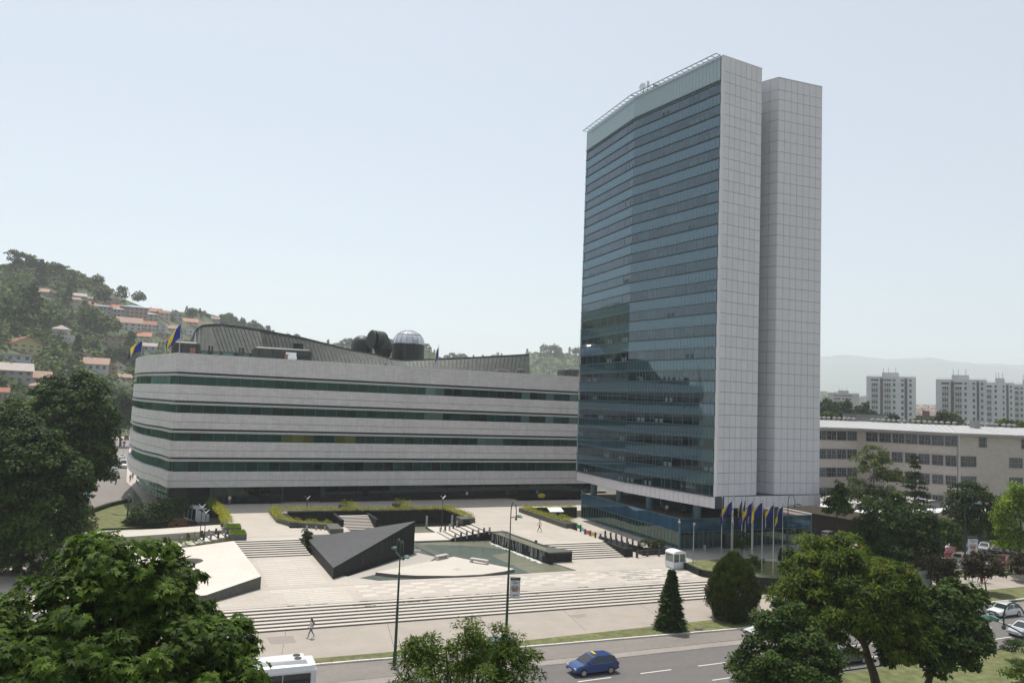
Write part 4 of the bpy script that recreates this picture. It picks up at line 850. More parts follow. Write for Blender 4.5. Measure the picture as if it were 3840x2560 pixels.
p = on_line(rid[0], rid[1], 3233); MB().box(p[0]-4, p[0]+5, p[1]-2, p[1]+2, 20.6, 22.9).build('roof_cabin', M['concrete'], fb); MB().box(p[0]-5, p[0]+6, p[1]-2.8, p[1]+2, 22.9, 23.1).build('cabin_roof', M['darkmetal'], fb)
for px_ in (3607, 3812): p = on_line(rid[2], rid[3], px_) if px_ < 3700 else on_line(rid[3], rid[4], px_); MB().box(p[0]-1, p[0]+1, p[1]-3.5, p[1]-2.5, 20, 22.4).build('chimney', M['concrete'], fb)
MB().tube([(c2[0]+.2, c2[1]-.3, 0), (c2[0]+.2, c2[1]-.3, 19.3)], .28, 8).build('drainpipe', M['silver'], fb)
# low beige hall in front of it, with curved skylights
hb_ = thing('low_hall', 'low beige hall with a deep plain fascia, between the tower and the parked cars', 'building', (112, 104, 0))
h1 = at_dist(3247, 1927, 150)[:2]; h0 = (h1[0]-2.6, h1[1]+18.5)
hp = [h0, h1, (h1[0]+34, h1[1]-2.6), (h1[0]+34, h1[1]+18), (h0[0]+2, h0[1]+1)]
MB().prism(inset(hp, -1.2 if inset(hp, 1)[0][0] < h0[0] else 1.2), -.1, 3.9).build('wall', mat('brown_dark_wall', (.04, .034, .03), .8, .2, 2), hb_)
MB().prism(hp, 3.9, 5.35).build('fascia', M['beige2'], hb_); MB().prism(inset(hp, .0), 5.35, 5.46).build('coping', M['white'], hb_)
for k in range(3):
    a = h0[0]+4+k*8.5; b = MB()
    for q in range(7):
        t0, t1 = PI*q/7, PI*(q+1)/7; f_ = lambda t_: (a+3.6-3.6*cos(t_), 5.4+1.5*sin(t_)); (x0, z0), (x1, z1) = f_(t0), f_(t1)
        b.add([(x0, h1[1]+4, z0), (x1, h1[1]+4, z1), (x1, h1[1]+13, z1), (x0, h1[1]+13, z0)], [(0, 1, 2, 3)])
    b.build('skylight_vault', M['metalroof'], hb_)
    b = MB(); b.add([(a+3.6-3.6*cos(PI*q/7), h1[1]+4.05, 5.4+1.5*sin(PI*q/7)) for q in range(8)], [tuple(range(8))]); b.build('skylight_end', M['oldglass'], hb_)
# ================================================================= DISTANT APARTMENT TOWERS
M['apt'] = mat('pale_concrete_panels', (.56, .56, .57), .85, .05, .3, var2=.06, stretch=(1, 1, .5), rnd=.03)
M['aptdark'] = mat('dark_stair_strip', (.13, .10, .10), .8, .1, 1)
M['apt2'] = mat('grey_concrete_block', (.42, .41, .39), .85, .08, .3, var2=.1)
wi = MB().box(-.5, .5, -.08, .05, 0, 1).mesh('window', M['oldglass'])
def block(name, label, pxl, pxr, pyt, dist, cols, nfl, m, zbase=-.2, ang=None, group=None, steps_=None, dark=()):
    """cols: list of (fraction along the front, width fraction, kind)"""
    a = at_dist(pxl, pyt, dist); c = at_dist(pxr, pyt, dist); A_, C_ = Vector(a[:2]), Vector(c[:2]); u = (C_-A_).normalized(); W_ = (C_-A_).length; back_ = Vector((-u.y, u.x)); zt = a[2]
    t = thing(name, label, 'apartment block', (a[0], a[1], 0), 0, group); H_ = zt
    offs = steps_ or [(0, 1, 0)]
    for (f0, f1, o_) in offs:
        p = A_+u*W_*f0-back_*o_; q = A_+u*W_*f1-back_*o_; b = MB(); b.prism([tuple(p), tuple(q), tuple(q+back_*(14+o_)), tuple(p+back_*(14+o_))], zbase, zt-.02*o_); b.build('wall', m, t)
    fh = (zt-4.5)/nfl; nr = -back_; ag = math.atan2(u.y, u.x)
    for f, w, kd_ in cols:
        o_ = next(o2 for (f0, f1, o2) in offs if f0 <= f <= f1); c_ = A_+u*W_*f+nr*(o_+.05)
        if kd_ == 'dark': b = MB(); p, q = c_-u*W_*w/2, c_+u*W_*w/2; b.prism([tuple(p), tuple(q), tuple(q-nr*.3), tuple(p-nr*.3)], 3, zt-1.2); b.build('stair_strip', M['aptdark'], t); continue
        p, q = c_-u*W_*w*.6, c_+u*W_*w*.6; b = MB(); b.prism([tuple(p), tuple(q), tuple(q-nr*.1), tuple(p-nr*.1)], zt-3.0, zt-1.8); b.build('top_slot', M['oldglass'], t)
        for k in range(nfl):
            z = 2+k*fh
            if kd_ == 'bay':
                for s_ in (-.34, 0, .34): pp = c_+u*W_*w*s_; link('window', wi, t, (pp.x, pp.y, z), ag, (W_*w*.27, 1, fh*.5))
                b = None
            else: link('window', wi, t, (c_.x, c_.y, z), ag, (W_*w, 1, fh*.52))
        if kd_ == 'bay': b = MB(); p, q = c_-u*W_*w/2, c_+u*W_*w/2; [b.prism([tuple(p), tuple(q), tuple(q+nr*.8), tuple(p+nr*.8)], 2+k*fh-.9, 2+k*fh-.05) for k in range(nfl)]; tag(b.build('balcony_fronts', M['apt2'], t), kind='stuff')
    p = A_+u*W_*.32; q = A_+u*W_*.66; MB().prism([tuple(p), tuple(q), tuple(q+back_*8), tuple(p+back_*8)], zt, zt+2.6).build('roof_cabin', m, t)
    rl = MB(); rl.tube([(A_.x, A_.y, zt+.9), (C_.x, C_.y, zt+.9)], .12, 4); rl.build('roof_rail', m, t)
    for f in (.35, .45, .6): pp = A_+u*W_*f; MB().tube([(pp.x, pp.y, zt+2), (pp.x, pp.y, zt+6)], .12, 4).build('antenna', M['darkmetal'], t)
    return t
block('apartment_tower', 'grey apartment tower standing alone between the poplars and the group of towers', 3249, 3435, 1410, 560, [(.17, .13, 'bay'), (.31, .06, 'dark'), (.43, .13, 'bay'), (.565, .05, 'w'), (.73, .05, 'w'), (.8, .055, 'dark'), (.89, .045, 'w')], 12, M['apt'], steps_=[(0, .355, 0), (.355, .77, 1.5), (.77, 1, 0)], group='tall grey apartment towers')
block('apartment_tower', 'leftmost and tallest of the connected grey apartment towers at the right edge', 3509, 3700, 1421, 520, [(.19, .13, 'bay'), (.33, .065, 'dark'), (.45, .13, 'bay'), (.59, .045, 'w'), (.75, .045, 'w'), (.83, .045, 'dark'), (.91, .04, 'w')], 12, M['apt'], steps_=[(0, .38, 0), (.38, .8, 1.5), (.8, 1, 0)], group='tall grey apartment towers')
block('apartment_tower', 'second of the connected grey apartment towers at the right edge, slightly lower', 3700, 3802, 1433, 545, [(.08, .18, 'bay'), (.33, .08, 'w'), (.62, .06, 'w'), (.76, .09, 'dark'), (.89, .06, 'w')], 12, M['apt'], group='tall grey apartment towers')
block('apartment_tower', 'rightmost of the connected grey apartment towers, cut by the frame edge', 3802, 3905, 1440, 565, [(.1, .13, 'bay'), (.28, .08, 'w'), (.6, .13, 'bay')], 12, M['apt'], group='tall grey apartment towers')
block('apartment_block', 'hazy grey apartment block with a rusty roof cabin above the row of poplars', 3106, 3222, 1472, 820, [(.3, .2, 'bay'), (.6, .3, 'bay')], 10, M['apt2'])
# ================================================================= HILLS WITH HOUSES
skl = [(-700, 900), (-300, 925), (0, 968), (102, 995), (204, 1034), (367, 1072), (429, 1092), (531, 1128), (633, 1160), (735, 1182), (849, 1218), (960, 1238), (1062, 1256), (1144, 1268), (1311, 1288), (1589, 1312), (1646, 1338), (1858, 1348), (1913, 1340), (1981, 1330), (2050, 1334), (2119, 1338), (2177, 1342), (2500, 1370), (2900, 1440)]
sx, sy = [p[0] for p in skl], [p[1] for p in skl]
def hill_pt(px_, s_):
    dr_ = float(np.interp(px_, [0, 600, 1000, 2150], [720, 820, 1000, 1350])); df = float(np.interp(px_, [0, 500, 1000, 2150], [330, 400, 600, 800]))
    zr_ = at_dist(px_, float(np.interp(px_, sx, sy)), dr_)[2]; d = df+(dr_-df)*s_; X, Y, _ = at_dist(px_, 1400, d); z = -.3+zr_*(s_**1.08)*(1-.06*sin(s_*9+px_*.01))
    if s_ >= 1: z = zr_*(1-.06*sin(9+px_*.01))
    return (X, Y, z)
M['hill'] = mat('scrubby_hillside', (.030, .052, .018), .95, .35, .03, col2=(.075, .095, .034), var2=.15)
nx_, ns_ = 150, 40; pxs = np.linspace(-700, 2900, nx_); vs = []; fs = []
for j in range(ns_+3):
    for px_ in pxs:
        if j <= ns_: vs.append(hill_pt(px_, j/ns_))
        else: X, Y, z = hill_pt(px_, 1); k = 1+.12*(j-ns_); vs.append((X*k, Y*k, z-25*(j-ns_)**1.5))
for j in range(ns_+2):
    for i in range(nx_-1): a = j*nx_+i; fs.append((a, a+1, a+nx_+1, a+nx_))
hb2 = MB(); hb2.add(vs, fs); tag(hb2.build('hillside', M['hill'], smooth=True), kind='structure')
def hill_at(px_, py_):       # where the line of sight of a pixel meets the hillside
    best = None
    for s_ in np.linspace(.02, 1, 120):
        X, Y, z = hill_pt(px_, s_); d = ray(px_, py_); zz = CAMH+d.z*math.hypot(X, Y)/math.hypot(d.x, d.y)
        if z >= zz: return (X, Y, z, s_)
    return (*hill_pt(px_, 1), 1)
HW = {k: mat('wall_'+k, tuple(np.array(c)*.78), .85, .06, .5, rnd=.05) for k, c in dict(cream=(.50, .44, .35), white=(.58, .58, .57), grey=(.36, .35, .34), yellow=(.46, .44, .20), ochre=(.42, .27, .15), pinkish=(.40, .31, .27), paleblue=(.44, .48, .52)).items()}
HR = {k: mat('roof_'+k, tuple(np.array(c)*.82), .8, .12, .7, rnd=.1) for k, c in dict(red=(.34, .125, .075), orange=(.46, .19, .11), brown=(.17, .09, .065), palered=(.42, .26, .20), metal=(.34, .40, .46), pale=(.52, .45, .40), grey=(.28, .30, .30)).items()}
hwin = MB().box(-.5, .5, -.06, .04, 0, 1).mesh('window', M['oldglass'])
def house(label, px_, py_, wpx, hpx, kind, wall, roof, rot=0.0, nwin=3, dist=None, zadd=0, rh=None, depth=.85, simple=False):
    if dist: X, Y, z = at_dist(px_, py_, dist)
    else: X, Y, z, _ = hill_at(px_, py_)
    d = math.hypot(X, Y); W_ = wpx*d/FPX; H_ = hpx*d/FPX*1.0; D_ = W_*depth; fac = -math.atan2(X, Y)+rad(rot); z -= 1.0
    t = thing('house', label, 'house', (X, Y, z), fac)
    def part(name, b, m): me = b.mesh(name, m); o = bpy.data.objects.new(name, me); COL.objects.link(o); o.parent = t; return o
    H_ += 1.0; zw = H_; h, w = D_, W_/2; r = rh if rh else W_*(.11 if roof == 'metal' else .28); ov = W_*.05
    part('wall', MB().box(-w, w, 0, h, -4, zw), HW[wall])
    b = MB()
    if kind == 'side': b.add([(-w-ov, -ov, zw-.1), (w+ov, -ov, zw-.1), (w+ov, h/2, zw+r), (-w-ov, h/2, zw+r), (-w-ov, h+ov, zw-.1), (w+ov, h+ov, zw-.1)], [(0, 1, 2, 3), (3, 2, 5, 4), (0, 3, 4), (1, 5, 2)])
    elif kind == 'gable':
        b.add([(-w-ov, -ov, zw-.15), (0, -ov, zw+r), (w+ov, -ov, zw-.15), (-w-ov, h+ov, zw-.15), (0, h+ov, zw+r), (w+ov, h+ov, zw-.15)], [(0, 1, 4, 3), (1, 2, 5, 4)])
        b.add([(-w-ov, -ov, zw-.45), (0, -ov, zw+r-.3), (w+ov, -ov, zw-.45), (-w-ov, h+ov, zw-.45), (0, h+ov, zw+r-.3), (w+ov, h+ov, zw-.45)], [(0, 3, 4, 1), (1, 4, 5, 2)]); b.add([(-w-ov, -ov, zw-.15), (0, -ov, zw+r), (w+ov, -ov, zw-.15), (w+ov, -ov, zw-.45), (0, -ov, zw+r-.3), (-w-ov, -ov, zw-.45)], [(0, 5, 4, 1), (1, 4, 3, 2)])
        g = MB(); g.add([(-w, 0, zw), (w, 0, zw), (0, 0, zw+r-.3)], [(0, 1, 2)]); g.add([(-w, .05, zw), (w, .05, zw), (0, .05, zw+r-.3)], [(0, 2, 1)]); part('gable', g, HW[wall])
    elif kind == 'hip': b.add([(-w-ov, -ov, zw), (w+ov, -ov, zw), (w+ov, h+ov, zw), (-w-ov, h+ov, zw), (-w*.3, h/2, zw+r), (w*.3, h/2, zw+r)], [(0, 1, 5, 4), (1, 2, 5), (2, 3, 4, 5), (3, 0, 4)])
    else: b.box(-w-ov, w+ov, -ov, h+ov, zw, zw+.5)
    ro = part('roof', b, HR[roof])
    if not simple:
        if kind != 'flat': ch = part('chimney', MB().box(-w*.3-.35, -w*.3+.35, h/2-.35, h/2+.35, zw+r*.4, zw+r+1.0), HW['grey'])
        nf = max(1, int(round((H_-1.0)/3.0)))
        for f in range(nf):
            for i in range(nwin):
                o = bpy.data.objects.new('window', hwin); COL.objects.link(o); o.parent = t; fh = (H_-1)/nf
                o.location = (-w+W_*(i+.5)/nwin, 0, 1+f*fh+fh*.3); o.scale = (min(1.6, W_/nwin*.45), 1, fh*.45)
    return t
zA = lambda a, b: (a/2.45, 900+b/2.45); zB_ = lambda a, b: (240+a/4.9, 1120+b/4.9); zC = lambda a, b: (a/4.9, 1180+b/4.9)
HL = [  # label, zoom, base x, base y, width, wall height, kind, wall, roof, rotation, windows
 ('wide pale house with a brown roof high on the hillside, left of the chalet', zA, 210, 505, 110, 28, 'side', 'grey', 'brown', 20, 3),
 ('long house with a dull red roof beside the dark chalet on the upper hillside', zA, 310, 500, 110, 20, 'side', 'grey', 'palered', -10, 3),
 ('dark timber chalet with a wide gable on the upper hillside', zA, 400, 520, 105, 14, 'gable', 'grey', 'brown', 0, 2),
 ('house with a bright white roof and two round dormers, high on the hill', zA, 675, 530, 105, 14, 'side', 'grey', 'pale', 8, 2),
 ('small house with a pinkish red roof below the white roofed one', zA, 635, 560, 75, 10, 'side', 'white', 'palered', 0, 2),
 ('small brownish house half hidden by trees right of the white roof', zA, 790, 555, 70, 14, 'side', 'pinkish', 'palered', 0, 2),
 ('brownish house with a broad gable just below the wooded ridge', zA, 985, 600, 130, 28, 'gable', 'pinkish', 'brown', 14, 2),
 ('pale green gabled house with two wide windows, left of the orange roofs', zA, 640, 640, 115, 35, 'gable', 'cream', 'brown', 0, 2),
 ('house with a bright orange roof, left end of the terrace row', zA, 813, 620, 120, 12, 'side', 'cream', 'orange', 5, 3),
 ('house with a bright orange roof behind the terrace row, right of the other orange roof', zA, 995, 640, 145, 12, 'side', 'cream', 'orange', 5, 3),
 ('left unit of the terrace with a blue-grey metal roof', zA, 890, 690, 150, 70, 'hip', 'grey', 'metal', 0, 4),
 ('second unit of the terrace with a blue-grey metal roof, stepped down', zA, 1030, 715, 120, 68, 'hip', 'grey', 'metal', 0, 4),
 ('wide dark middle unit of the terrace under a long blue-grey roof', zA, 1190, 725, 215, 95, 'hip', 'pinkish', 'metal', 0, 6),
 ('right unit of the terrace with a low blue-grey hipped roof and pale balconies', zA, 1325, 745, 165, 62, 'hip', 'cream', 'metal', 0, 4),
 ('small house with two orange roof strips above the terrace', zA, 1350, 668, 130, 12, 'side', 'pinkish', 'orange', -10, 3),
 ('tall narrow house with a red roof right of the terrace', zA, 1470, 735, 95, 62, 'side', 'cream', 'red', 15, 2),
 ('grey house with a broad grey gable right of the terrace', zA, 1570, 740, 125, 62, 'gable', 'grey', 'grey', 10, 3),
 ('cream house with a wide orange roof near the upper right of the village', zA, 1712, 775, 135, 20, 'side', 'cream', 'orange', 5, 3),
 ('low house with a dull red roof just above the copper roof', zA, 1865, 800, 110, 22, 'side', 'pinkish', 'brown', 15, 2),
 ('small pinkish house near the skyline where the hill meets the copper roof', zA, 1945, 755, 70, 30, 'side', 'pinkish', 'palered', 0, 2),
 ('long white two storey house with a brown-red roof and two rows of windows', zA, 1155, 830, 200, 62, 'side', 'white', 'palered', 3, 4),
 ('white house with a terrace and a dull red roof, right of the long white house', zA, 1325, 835, 135, 55, 'side', 'white', 'red', 0, 4),
 ('pale gabled house beside a red roofed one in the middle of the village', zA, 1440, 840, 100, 50, 'gable', 'white', 'pale', -8, 2),
 ('low house with a wide reddish roof right of the pale gabled house', zA, 1530, 835, 115, 24, 'side', 'cream', 'palered', -6, 3),
 ('white gabled house with a red roof, just behind the flag', zA, 1725, 890, 145, 60, 'gable', 'white', 'red', 10, 3),
 ('wide low beige house with a shiny grey roof, middle right of the village', zA, 1460, 905, 145, 40, 'flat', 'pinkish', 'grey', 0, 3),
 ('small pinkish house with a round topped gable above the long orange roof', zA, 1290, 870, 90, 28, 'gable', 'cream', 'brown', 0, 2),
 ('house with a long orange roof below the pinkish gable', zA, 1275, 905, 150, 20, 'side', 'cream', 'orange', -3, 3),
 ('beige two storey house with balconies standing alone in the middle of the slope', zA, 1015, 985, 165, 80, 'flat', 'pinkish', 'brown', 0, 3),
 ('white house with a pale pink roof and a small dormer, behind the lower flag', zA, 1355, 1030, 115, 42, 'side', 'paleblue', 'pale', -5, 2),
 ('tall beige house behind the orange-door roof cabin', zA, 1545, 1000, 100, 60, 'gable', 'pinkish', 'pale', 10, 2),
 ('pale yellow-green house with a red roof and a broad gable, lower left slope', zA, 230, 1050, 230, 70, 'gable', 'yellow', 'red', 18, 4),
 ('small grey house with an open carport, left edge above the yellow house', zA, 60, 975, 95, 28, 'flat', 'grey', 'brown', 0, 1),
 ('pale blue villa with a roofed terrace at the left edge', zA, 120, 1120, 240, 50, 'flat', 'paleblue', 'pale', 0, 4),
 ('small gabled house with an orange roof edge behind the dark fir', zA, 765, 1085, 95, 30, 'gable', 'grey', 'orange', 15, 1),
 ('dull red roofed house with two gables, left of the trio above the dark tree', zA, 860, 1205, 210, 55, 'side', 'white', 'palered', -5, 4),
 ('ochre gabled house in the trio above the dark tree', zA, 1005, 1235, 125, 65, 'gable', 'ochre', 'palered', 14, 2),
 ('small white gabled house with an orange roof, right one of the trio', zA, 1105, 1195, 90, 32, 'gable', 'white', 'orange', 10, 1),
 ('grey house with a large pale tiled roof and two roof windows, left edge', zA, 150, 1310, 235, 90, 'side', 'grey', 'pale', 4, 4),
 ('house with a broad salmon red roof left of the big dark tree', zA, 345, 1330, 210, 48, 'side', 'grey', 'palered', 4, 3),
 ('small house with a pyramid red roof below the salmon roof', zA, 340, 1400, 115, 50, 'hip', 'cream', 'palered', 0, 2),
 ('beige house with a red roof cut by the left frame edge', zA, 15, 1490, 130, 75, 'side', 'pinkish', 'red', 0, 3),
 ('dark roofed house beside the curved end of the long office block', zA, 1160, 1290, 110, 25, 'side', 'grey', 'palered', 20, 2),
 ('olive shed with a flat roof beside the curved end of the long office block', zA, 1145, 1390, 110, 35, 'flat', 'yellow', 'pale', 0, 1),
]
for L_ in HL:
    x, y = L_[1](L_[2], L_[3]); house(L_[0], x, y, L_[4]/2.45*.92, L_[5]/2.45, *L_[6:9], L_[9], L_[10])
# domed mausoleum-like villa
x, y = zA(520, 960); X, Y, z, _ = hill_at(x, y); d = math.hypot(X, Y); W_ = 210/2.45*d/FPX; mv = thing('villa', 'pale stone villa with a low tent roof on a square upper storey, amid the cemetery', 'villa', (X, Y, z-1), -math.atan2(X, Y))
def lpart(name, b, m, t): o = bpy.data.objects.new(name, b.mesh(name, m)); COL.objects.link(o); o.parent = t; return o
k = d/FPX/2.45
lpart('wall', MB().box(-W_/2, W_/2, 0, W_*.8, -5, 90*k), HW['white'], mv); lpart('upper_storey', MB().box(-60*k, 70*k, 3, W_*.7, 90*k, 135*k), HW['white'], mv)
b = MB(); b.add([(-68*k, 2, 135*k), (78*k, 2, 135*k), (78*k, W_*.75, 135*k), (-68*k, W_*.75, 135*k), (5*k, W_*.37, 172*k)], [(0, 1, 4), (1, 2, 4), (2, 3, 4), (3, 0, 4)]); lpart('roof', b, HR['pale'], mv)
for i in range(4):
    for z0, x0 in ((98*k, -40*k), (50*k, 0*k)): o = bpy.data.objects.new('window', hwin); COL.objects.link(o); o.parent = mv; o.location = (x0+i*22*k, 3 if z0 > 60*k else 0, z0); o.scale = (9*k, 1, 16*k)
# far right hill with red roofed houses, behind the apartment towers
def far_hill_z(px_, s_): return float(np.interp(px_, [2900, 3070, 3200, 3250, 3440, 3520, 3700, 4200], [95, 100, 88, 88, 62, 62, 70, 90]))*s_**.9*1.0-1
def far_pt(px_, s_):
    X, Y, _ = at_dist(px_, 1450, 1400+1300*s_); return (X, Y, far_hill_z(px_, s_))
vs = []; fs = []; q_ = np.linspace(2500, 4600, 70)
for j in range(16):
    for px_ in q_: vs.append(far_pt(px_, min(1, j/13)) if j <= 13 else tuple(np.array(far_pt(px_, 1))*np.array([1.1, 1.1, .4])))
for j in range(15):
    for i in range(69): a = j*70+i; fs.append((a, a+1, a+71, a+70))
b = MB(); b.add(vs, fs); tag(b.build('far_hill', M['hill'], smooth=True), kind='structure')
for k in range(58):
    px_ = random.choice([random.uniform(3065, 3245), random.uniform(3436, 3512), random.uniform(3436, 3512)]); s_ = random.uniform(.15, 1.0)**.7; X, Y, z = far_pt(px_, s_)
    wc, rc_ = random.choice(['white', 'cream', 'grey']), random.choice(['orange', 'palered', 'orange', 'red']); w = random.uniform(5, 9); h = random.uniform(4, 8)
    lb = '%s %s house, %s roof, %s far hill, %s' % ('wide' if w > 7.6 else 'tiny' if w < 6 else 'small', wc, dict(orange='orange', palered='dull pink', red='red')[rc_], 'top of' if s_ > .75 else 'middle of' if s_ > .45 else 'foot of',
        ('by the glass tower' if px_ < 3110 else 'above the poplars' if px_ < 3180 else 'left of lone tower') if px_ < 3300 else ('right of lone tower' if px_ < 3462 else 'midway between the grey towers' if px_ < 3488 else 'left of connected towers'))
    t = thing('far_house', lb, 'house', (X, Y, z), -math.atan2(X, Y)+random.uniform(-.5, .5), 'houses on the far hill')
    lpart('wall', MB().box(-w, w, 0, 9, -3, h), HW[wc], t)
    b = MB(); b.add([(-w-.5, -.5, h), (w+.5, -.5, h), (w+.5, 4.5, h+3.5), (-w-.5, 4.5, h+3.5), (w+.5, 9.5, h), (-w-.5, 9.5, h)], [(0, 1, 2, 3), (3, 2, 4, 5), (0, 3, 5), (1, 4, 2)]); lpart('roof', b, HR[rc_], t)
block('brick_block', 'low dark brick building between the lone tower and the connected towers', 3434, 3512, 1556, 480, [(.5, .5, 'w')], 3, M['redpier'])
# ================================================================= VEGETATION
def unit(v): return v/np.maximum(np.linalg.norm(v, axis=-1, keepdims=True), 1e-9)
def leaf_mesh(name, P, A, N, L_, W_, tint, m, off=(0, 0, 0), extra=None):
    """diamond leaves: P base, A long axis, N normal, one quad each"""
    n = len(P); P = P-np.array(off); B = unit(np.cross(N, A)); L_ = np.broadcast_to(L_, (n,))[:, None]; W_ = np.broadcast_to(W_, (n,))[:, None]
    V = np.empty((n, 4, 3)); V[:, 0] = P; V[:, 1] = P+A*L_*.45+B*W_/2; V[:, 2] = P+A*L_-N*L_*.08; V[:, 3] = P+A*L_*.45-B*W_/2
    me = bpy.data.meshes.new(name); me.vertices.add(4*n); me.vertices.foreach_set('co', V.reshape(-1).astype(np.float32))
    me.loops.add(4*n); me.loops.foreach_set('vertex_index', np.arange(4*n, dtype=np.int32)); me.polygons.add(n)
    me.polygons.foreach_set('loop_start', np.arange(0, 4*n, 4, dtype=np.int32)); me.materials.append(m); me.update(calc_edges=True)
    at_ = me.attributes.new('tint', 'FLOAT', 'FACE'); at_.data.foreach_set('value', np.clip(np.broadcast_to(tint, (n,)), 0, 1).astype(np.float32)); return me
def rdir(n, zmin=-1.0):
    v = unit(RNG.normal(size=(n*3, 3))); v = v[v[:, 2] > zmin][:n]
    while len(v) < n: v = np.vstack([v, unit(RNG.normal(size=(n, 3)))]); v = v[v[:, 2] > zmin][:n]
    return v
def crown(lobes, nclump, rc, nleaf, L_, W_, kind='broad', tint_v=.25, fill=.35, zmin=-.55, flat_=.75):
    """returns leaf arrays for a crown made of clumps scattered over ellipsoid lobes"""
    Ps, As, Ns, Ts, cl = [], [], [], [], []
    wts = np.array([l[1][0]*l[1][2] for l in lobes]); wts = wts/wts.sum()
    for (c, r), w in zip(lobes, wts):
        c = np.array(c); r = np.array(r); k = max(3, int(nclump*w)); d = rdir(k, zmin); rad_ = np.where(RNG.random(k) < fill, RNG.uniform(.35, .8, k), RNG.uniform(.84, 1.03, k))
        cc = c+d*r*rad_[:, None]; cl += list(cc); out = unit(d/r)
        for q in range(k):
            rcq = rc*RNG.uniform(.6, 1.35); m_ = int(nleaf*RNG.uniform(.7, 1.3)); dd = rdir(m_, -.35)
            p = cc[q]+dd*np.array([rcq, rcq, rcq*flat_])*RNG.uniform(.45, 1.0, (m_, 1))
            n_ = unit(dd*.6+out[q]*.5+np.array([0, 0, .7])+RNG.normal(size=(m_, 3))*.45); a = unit(np.cross(n_, RNG.normal(size=(m_, 3)))+np.array([0, 0, -.25])+dd*.5); n_ = unit(n_-a*(n_*a).sum(1, keepdims=True))
            Ps.append(p); As.append(a); Ns.append(n_); Ts.append(np.clip(RNG.normal(.45+RNG.normal()*.16, tint_v, m_), 0, 1))
    P, A, N, T = map(lambda z: np.concatenate(z), (Ps, As, Ns, Ts))
    if kind == 'palm':            # hand-shaped leaves: five leaflets from one point
        k = 5; n = len(P); ang = np.linspace(-1.25, 1.25, k); B = np.cross(N, A); PP, AA, NN, TT = [], [], [], []
        for a_ in ang:
            ax = unit(A*math.cos(a_)+B*math.sin(a_)-N*.22); PP.append(P); AA.append(ax); NN.append(unit(N-ax*(N*ax).sum(1, keepdims=True))); TT.append(T+RNG.normal(size=n)*.05)
        P, A, N, T = map(lambda z: np.concatenate(z), (PP, AA, NN, TT))
    return P, A, N, T, cl
M['bark'] = mat('tree_bark', (.085, .065, .05), .9, .25, 6, bump=.5, bscale=14); M['bark_pale'] = mat('pale_bark', (.34, .31, .27), .85, .3, 5)
LM = dict(chestnut=leafmat('chestnut_leaf', (.022, .052, .010), (.085, .135, .022), .22), dark=leafmat('dark_leaf', (.012, .032, .010), (.052, .086, .022), .18), mid=leafmat('green_leaf', (.026, .055, .012), (.090, .135, .028), .25),
          golden=leafmat('golden_rain_leaf', (.024, .052, .010), (.120, .155, .022), .28), maple=leafmat('maple_leaf', (.016, .040, .012), (.068, .105, .030), .22), willow=leafmat('narrow_leaf', (.035, .070, .014), (.115, .160, .034), .3),
          red=leafmat('dark_red_leaf', (.022, .016, .014), (.062, .052, .036), .15), lime=leafmat('lime_leaf', (.085, .14, .015), (.23, .31, .045), .35), needle=leafmat('needle_foliage', (.010, .030, .014), (.045, .075, .026), .1),
          yew=leafmat('yew_foliage', (.014, .030, .008), (.075, .095, .016), .15), grey=leafmat('greyish_leaf', (.05, .07, .03), (.15, .18, .085), .25), rust=leafmat('rusty_leaf', (.16, .07, .03), (.34, .17, .08), .25), blossom=leafmat('orange_seed_cluster', (.24, .13, .02), (.42, .26, .04), .3),
          hill=leafmat('hill_tree_leaf', (.016, .038, .013), (.058, .090, .026), .15), hill2=leafmat('hill_scrub_leaf', (.035, .062, .018), (.105, .135, .042), .2))
def plant(name, label, cat, base, lobes, nclump, rc, nleaf, L_, W_, leaf, trunk_r=.2, kind='broad', group=None, limbs=10, bark='bark', flowers=None, **kw):
    t = thing(name, label, cat, base, 0, group); P, A, N, T, cl = crown(lobes, nclump, rc, nleaf, L_, W_, kind, **kw); n = len(P)
    me = leaf_mesh('crown', P, A, N, L_*RNG.uniform(.7, 1.25, n), W_*RNG.uniform(.7, 1.25, n), T, LM[leaf], base); link('crown', me, t)
    if flowers:
        k = flowers; idx = RNG.integers(0, len(cl), k); c = np.array(cl)[idx]; up_ = np.repeat(c[:, None, :], 26, 1).reshape(-1, 3)+RNG.normal(size=(k*26, 3))*[.16, .16, .12]+[0, 0, rc*.7]; nn = rdir(k*26, -.2); aa = unit(np.cross(nn, RNG.normal(size=(k*26, 3))))
        link('seed_clusters', leaf_mesh('seed_clusters', up_, aa, nn, .13, .09, RNG.random(k*26), LM['blossom'], base), t)['kind'] = 'stuff'
    if trunk_r:
        b = MB(); zc_ = min(l[0][2]-l[1][2]*.2 for l in lobes); bx, by, bz = base; topc = np.mean([l[0] for l in lobes], 0)
        fork = Vector((bx+(topc[0]-bx)*.4, by+(topc[1]-by)*.4, bz+max(.5, (zc_-bz)*.55))); pts = [Vector(base), Vector(base).lerp(fork, .5)+Vector((random.uniform(-.1, .1), random.uniform(-.1, .1), 0)), fork, fork.lerp(Vector(topc), .5), Vector(topc)]
        b.tube(pts, [trunk_r*1.25, trunk_r, trunk_r*.85, trunk_r*.5, trunk_r*.15], 8)
        for i in RNG.choice(len(cl), min(limbs, len(cl)), replace=False):
            e = Vector(cl[i]); s_ = fork.lerp(Vector(topc), random.uniform(0, .7)); mid = s_.lerp(e, .5)+Vector((0, 0, random.uniform(-.3, .3))); b.tube([s_, mid, e], [trunk_r*.4, trunk_r*.22, .02], 5, cap=False)
        b.build('trunk', M[bark], t)
    return t
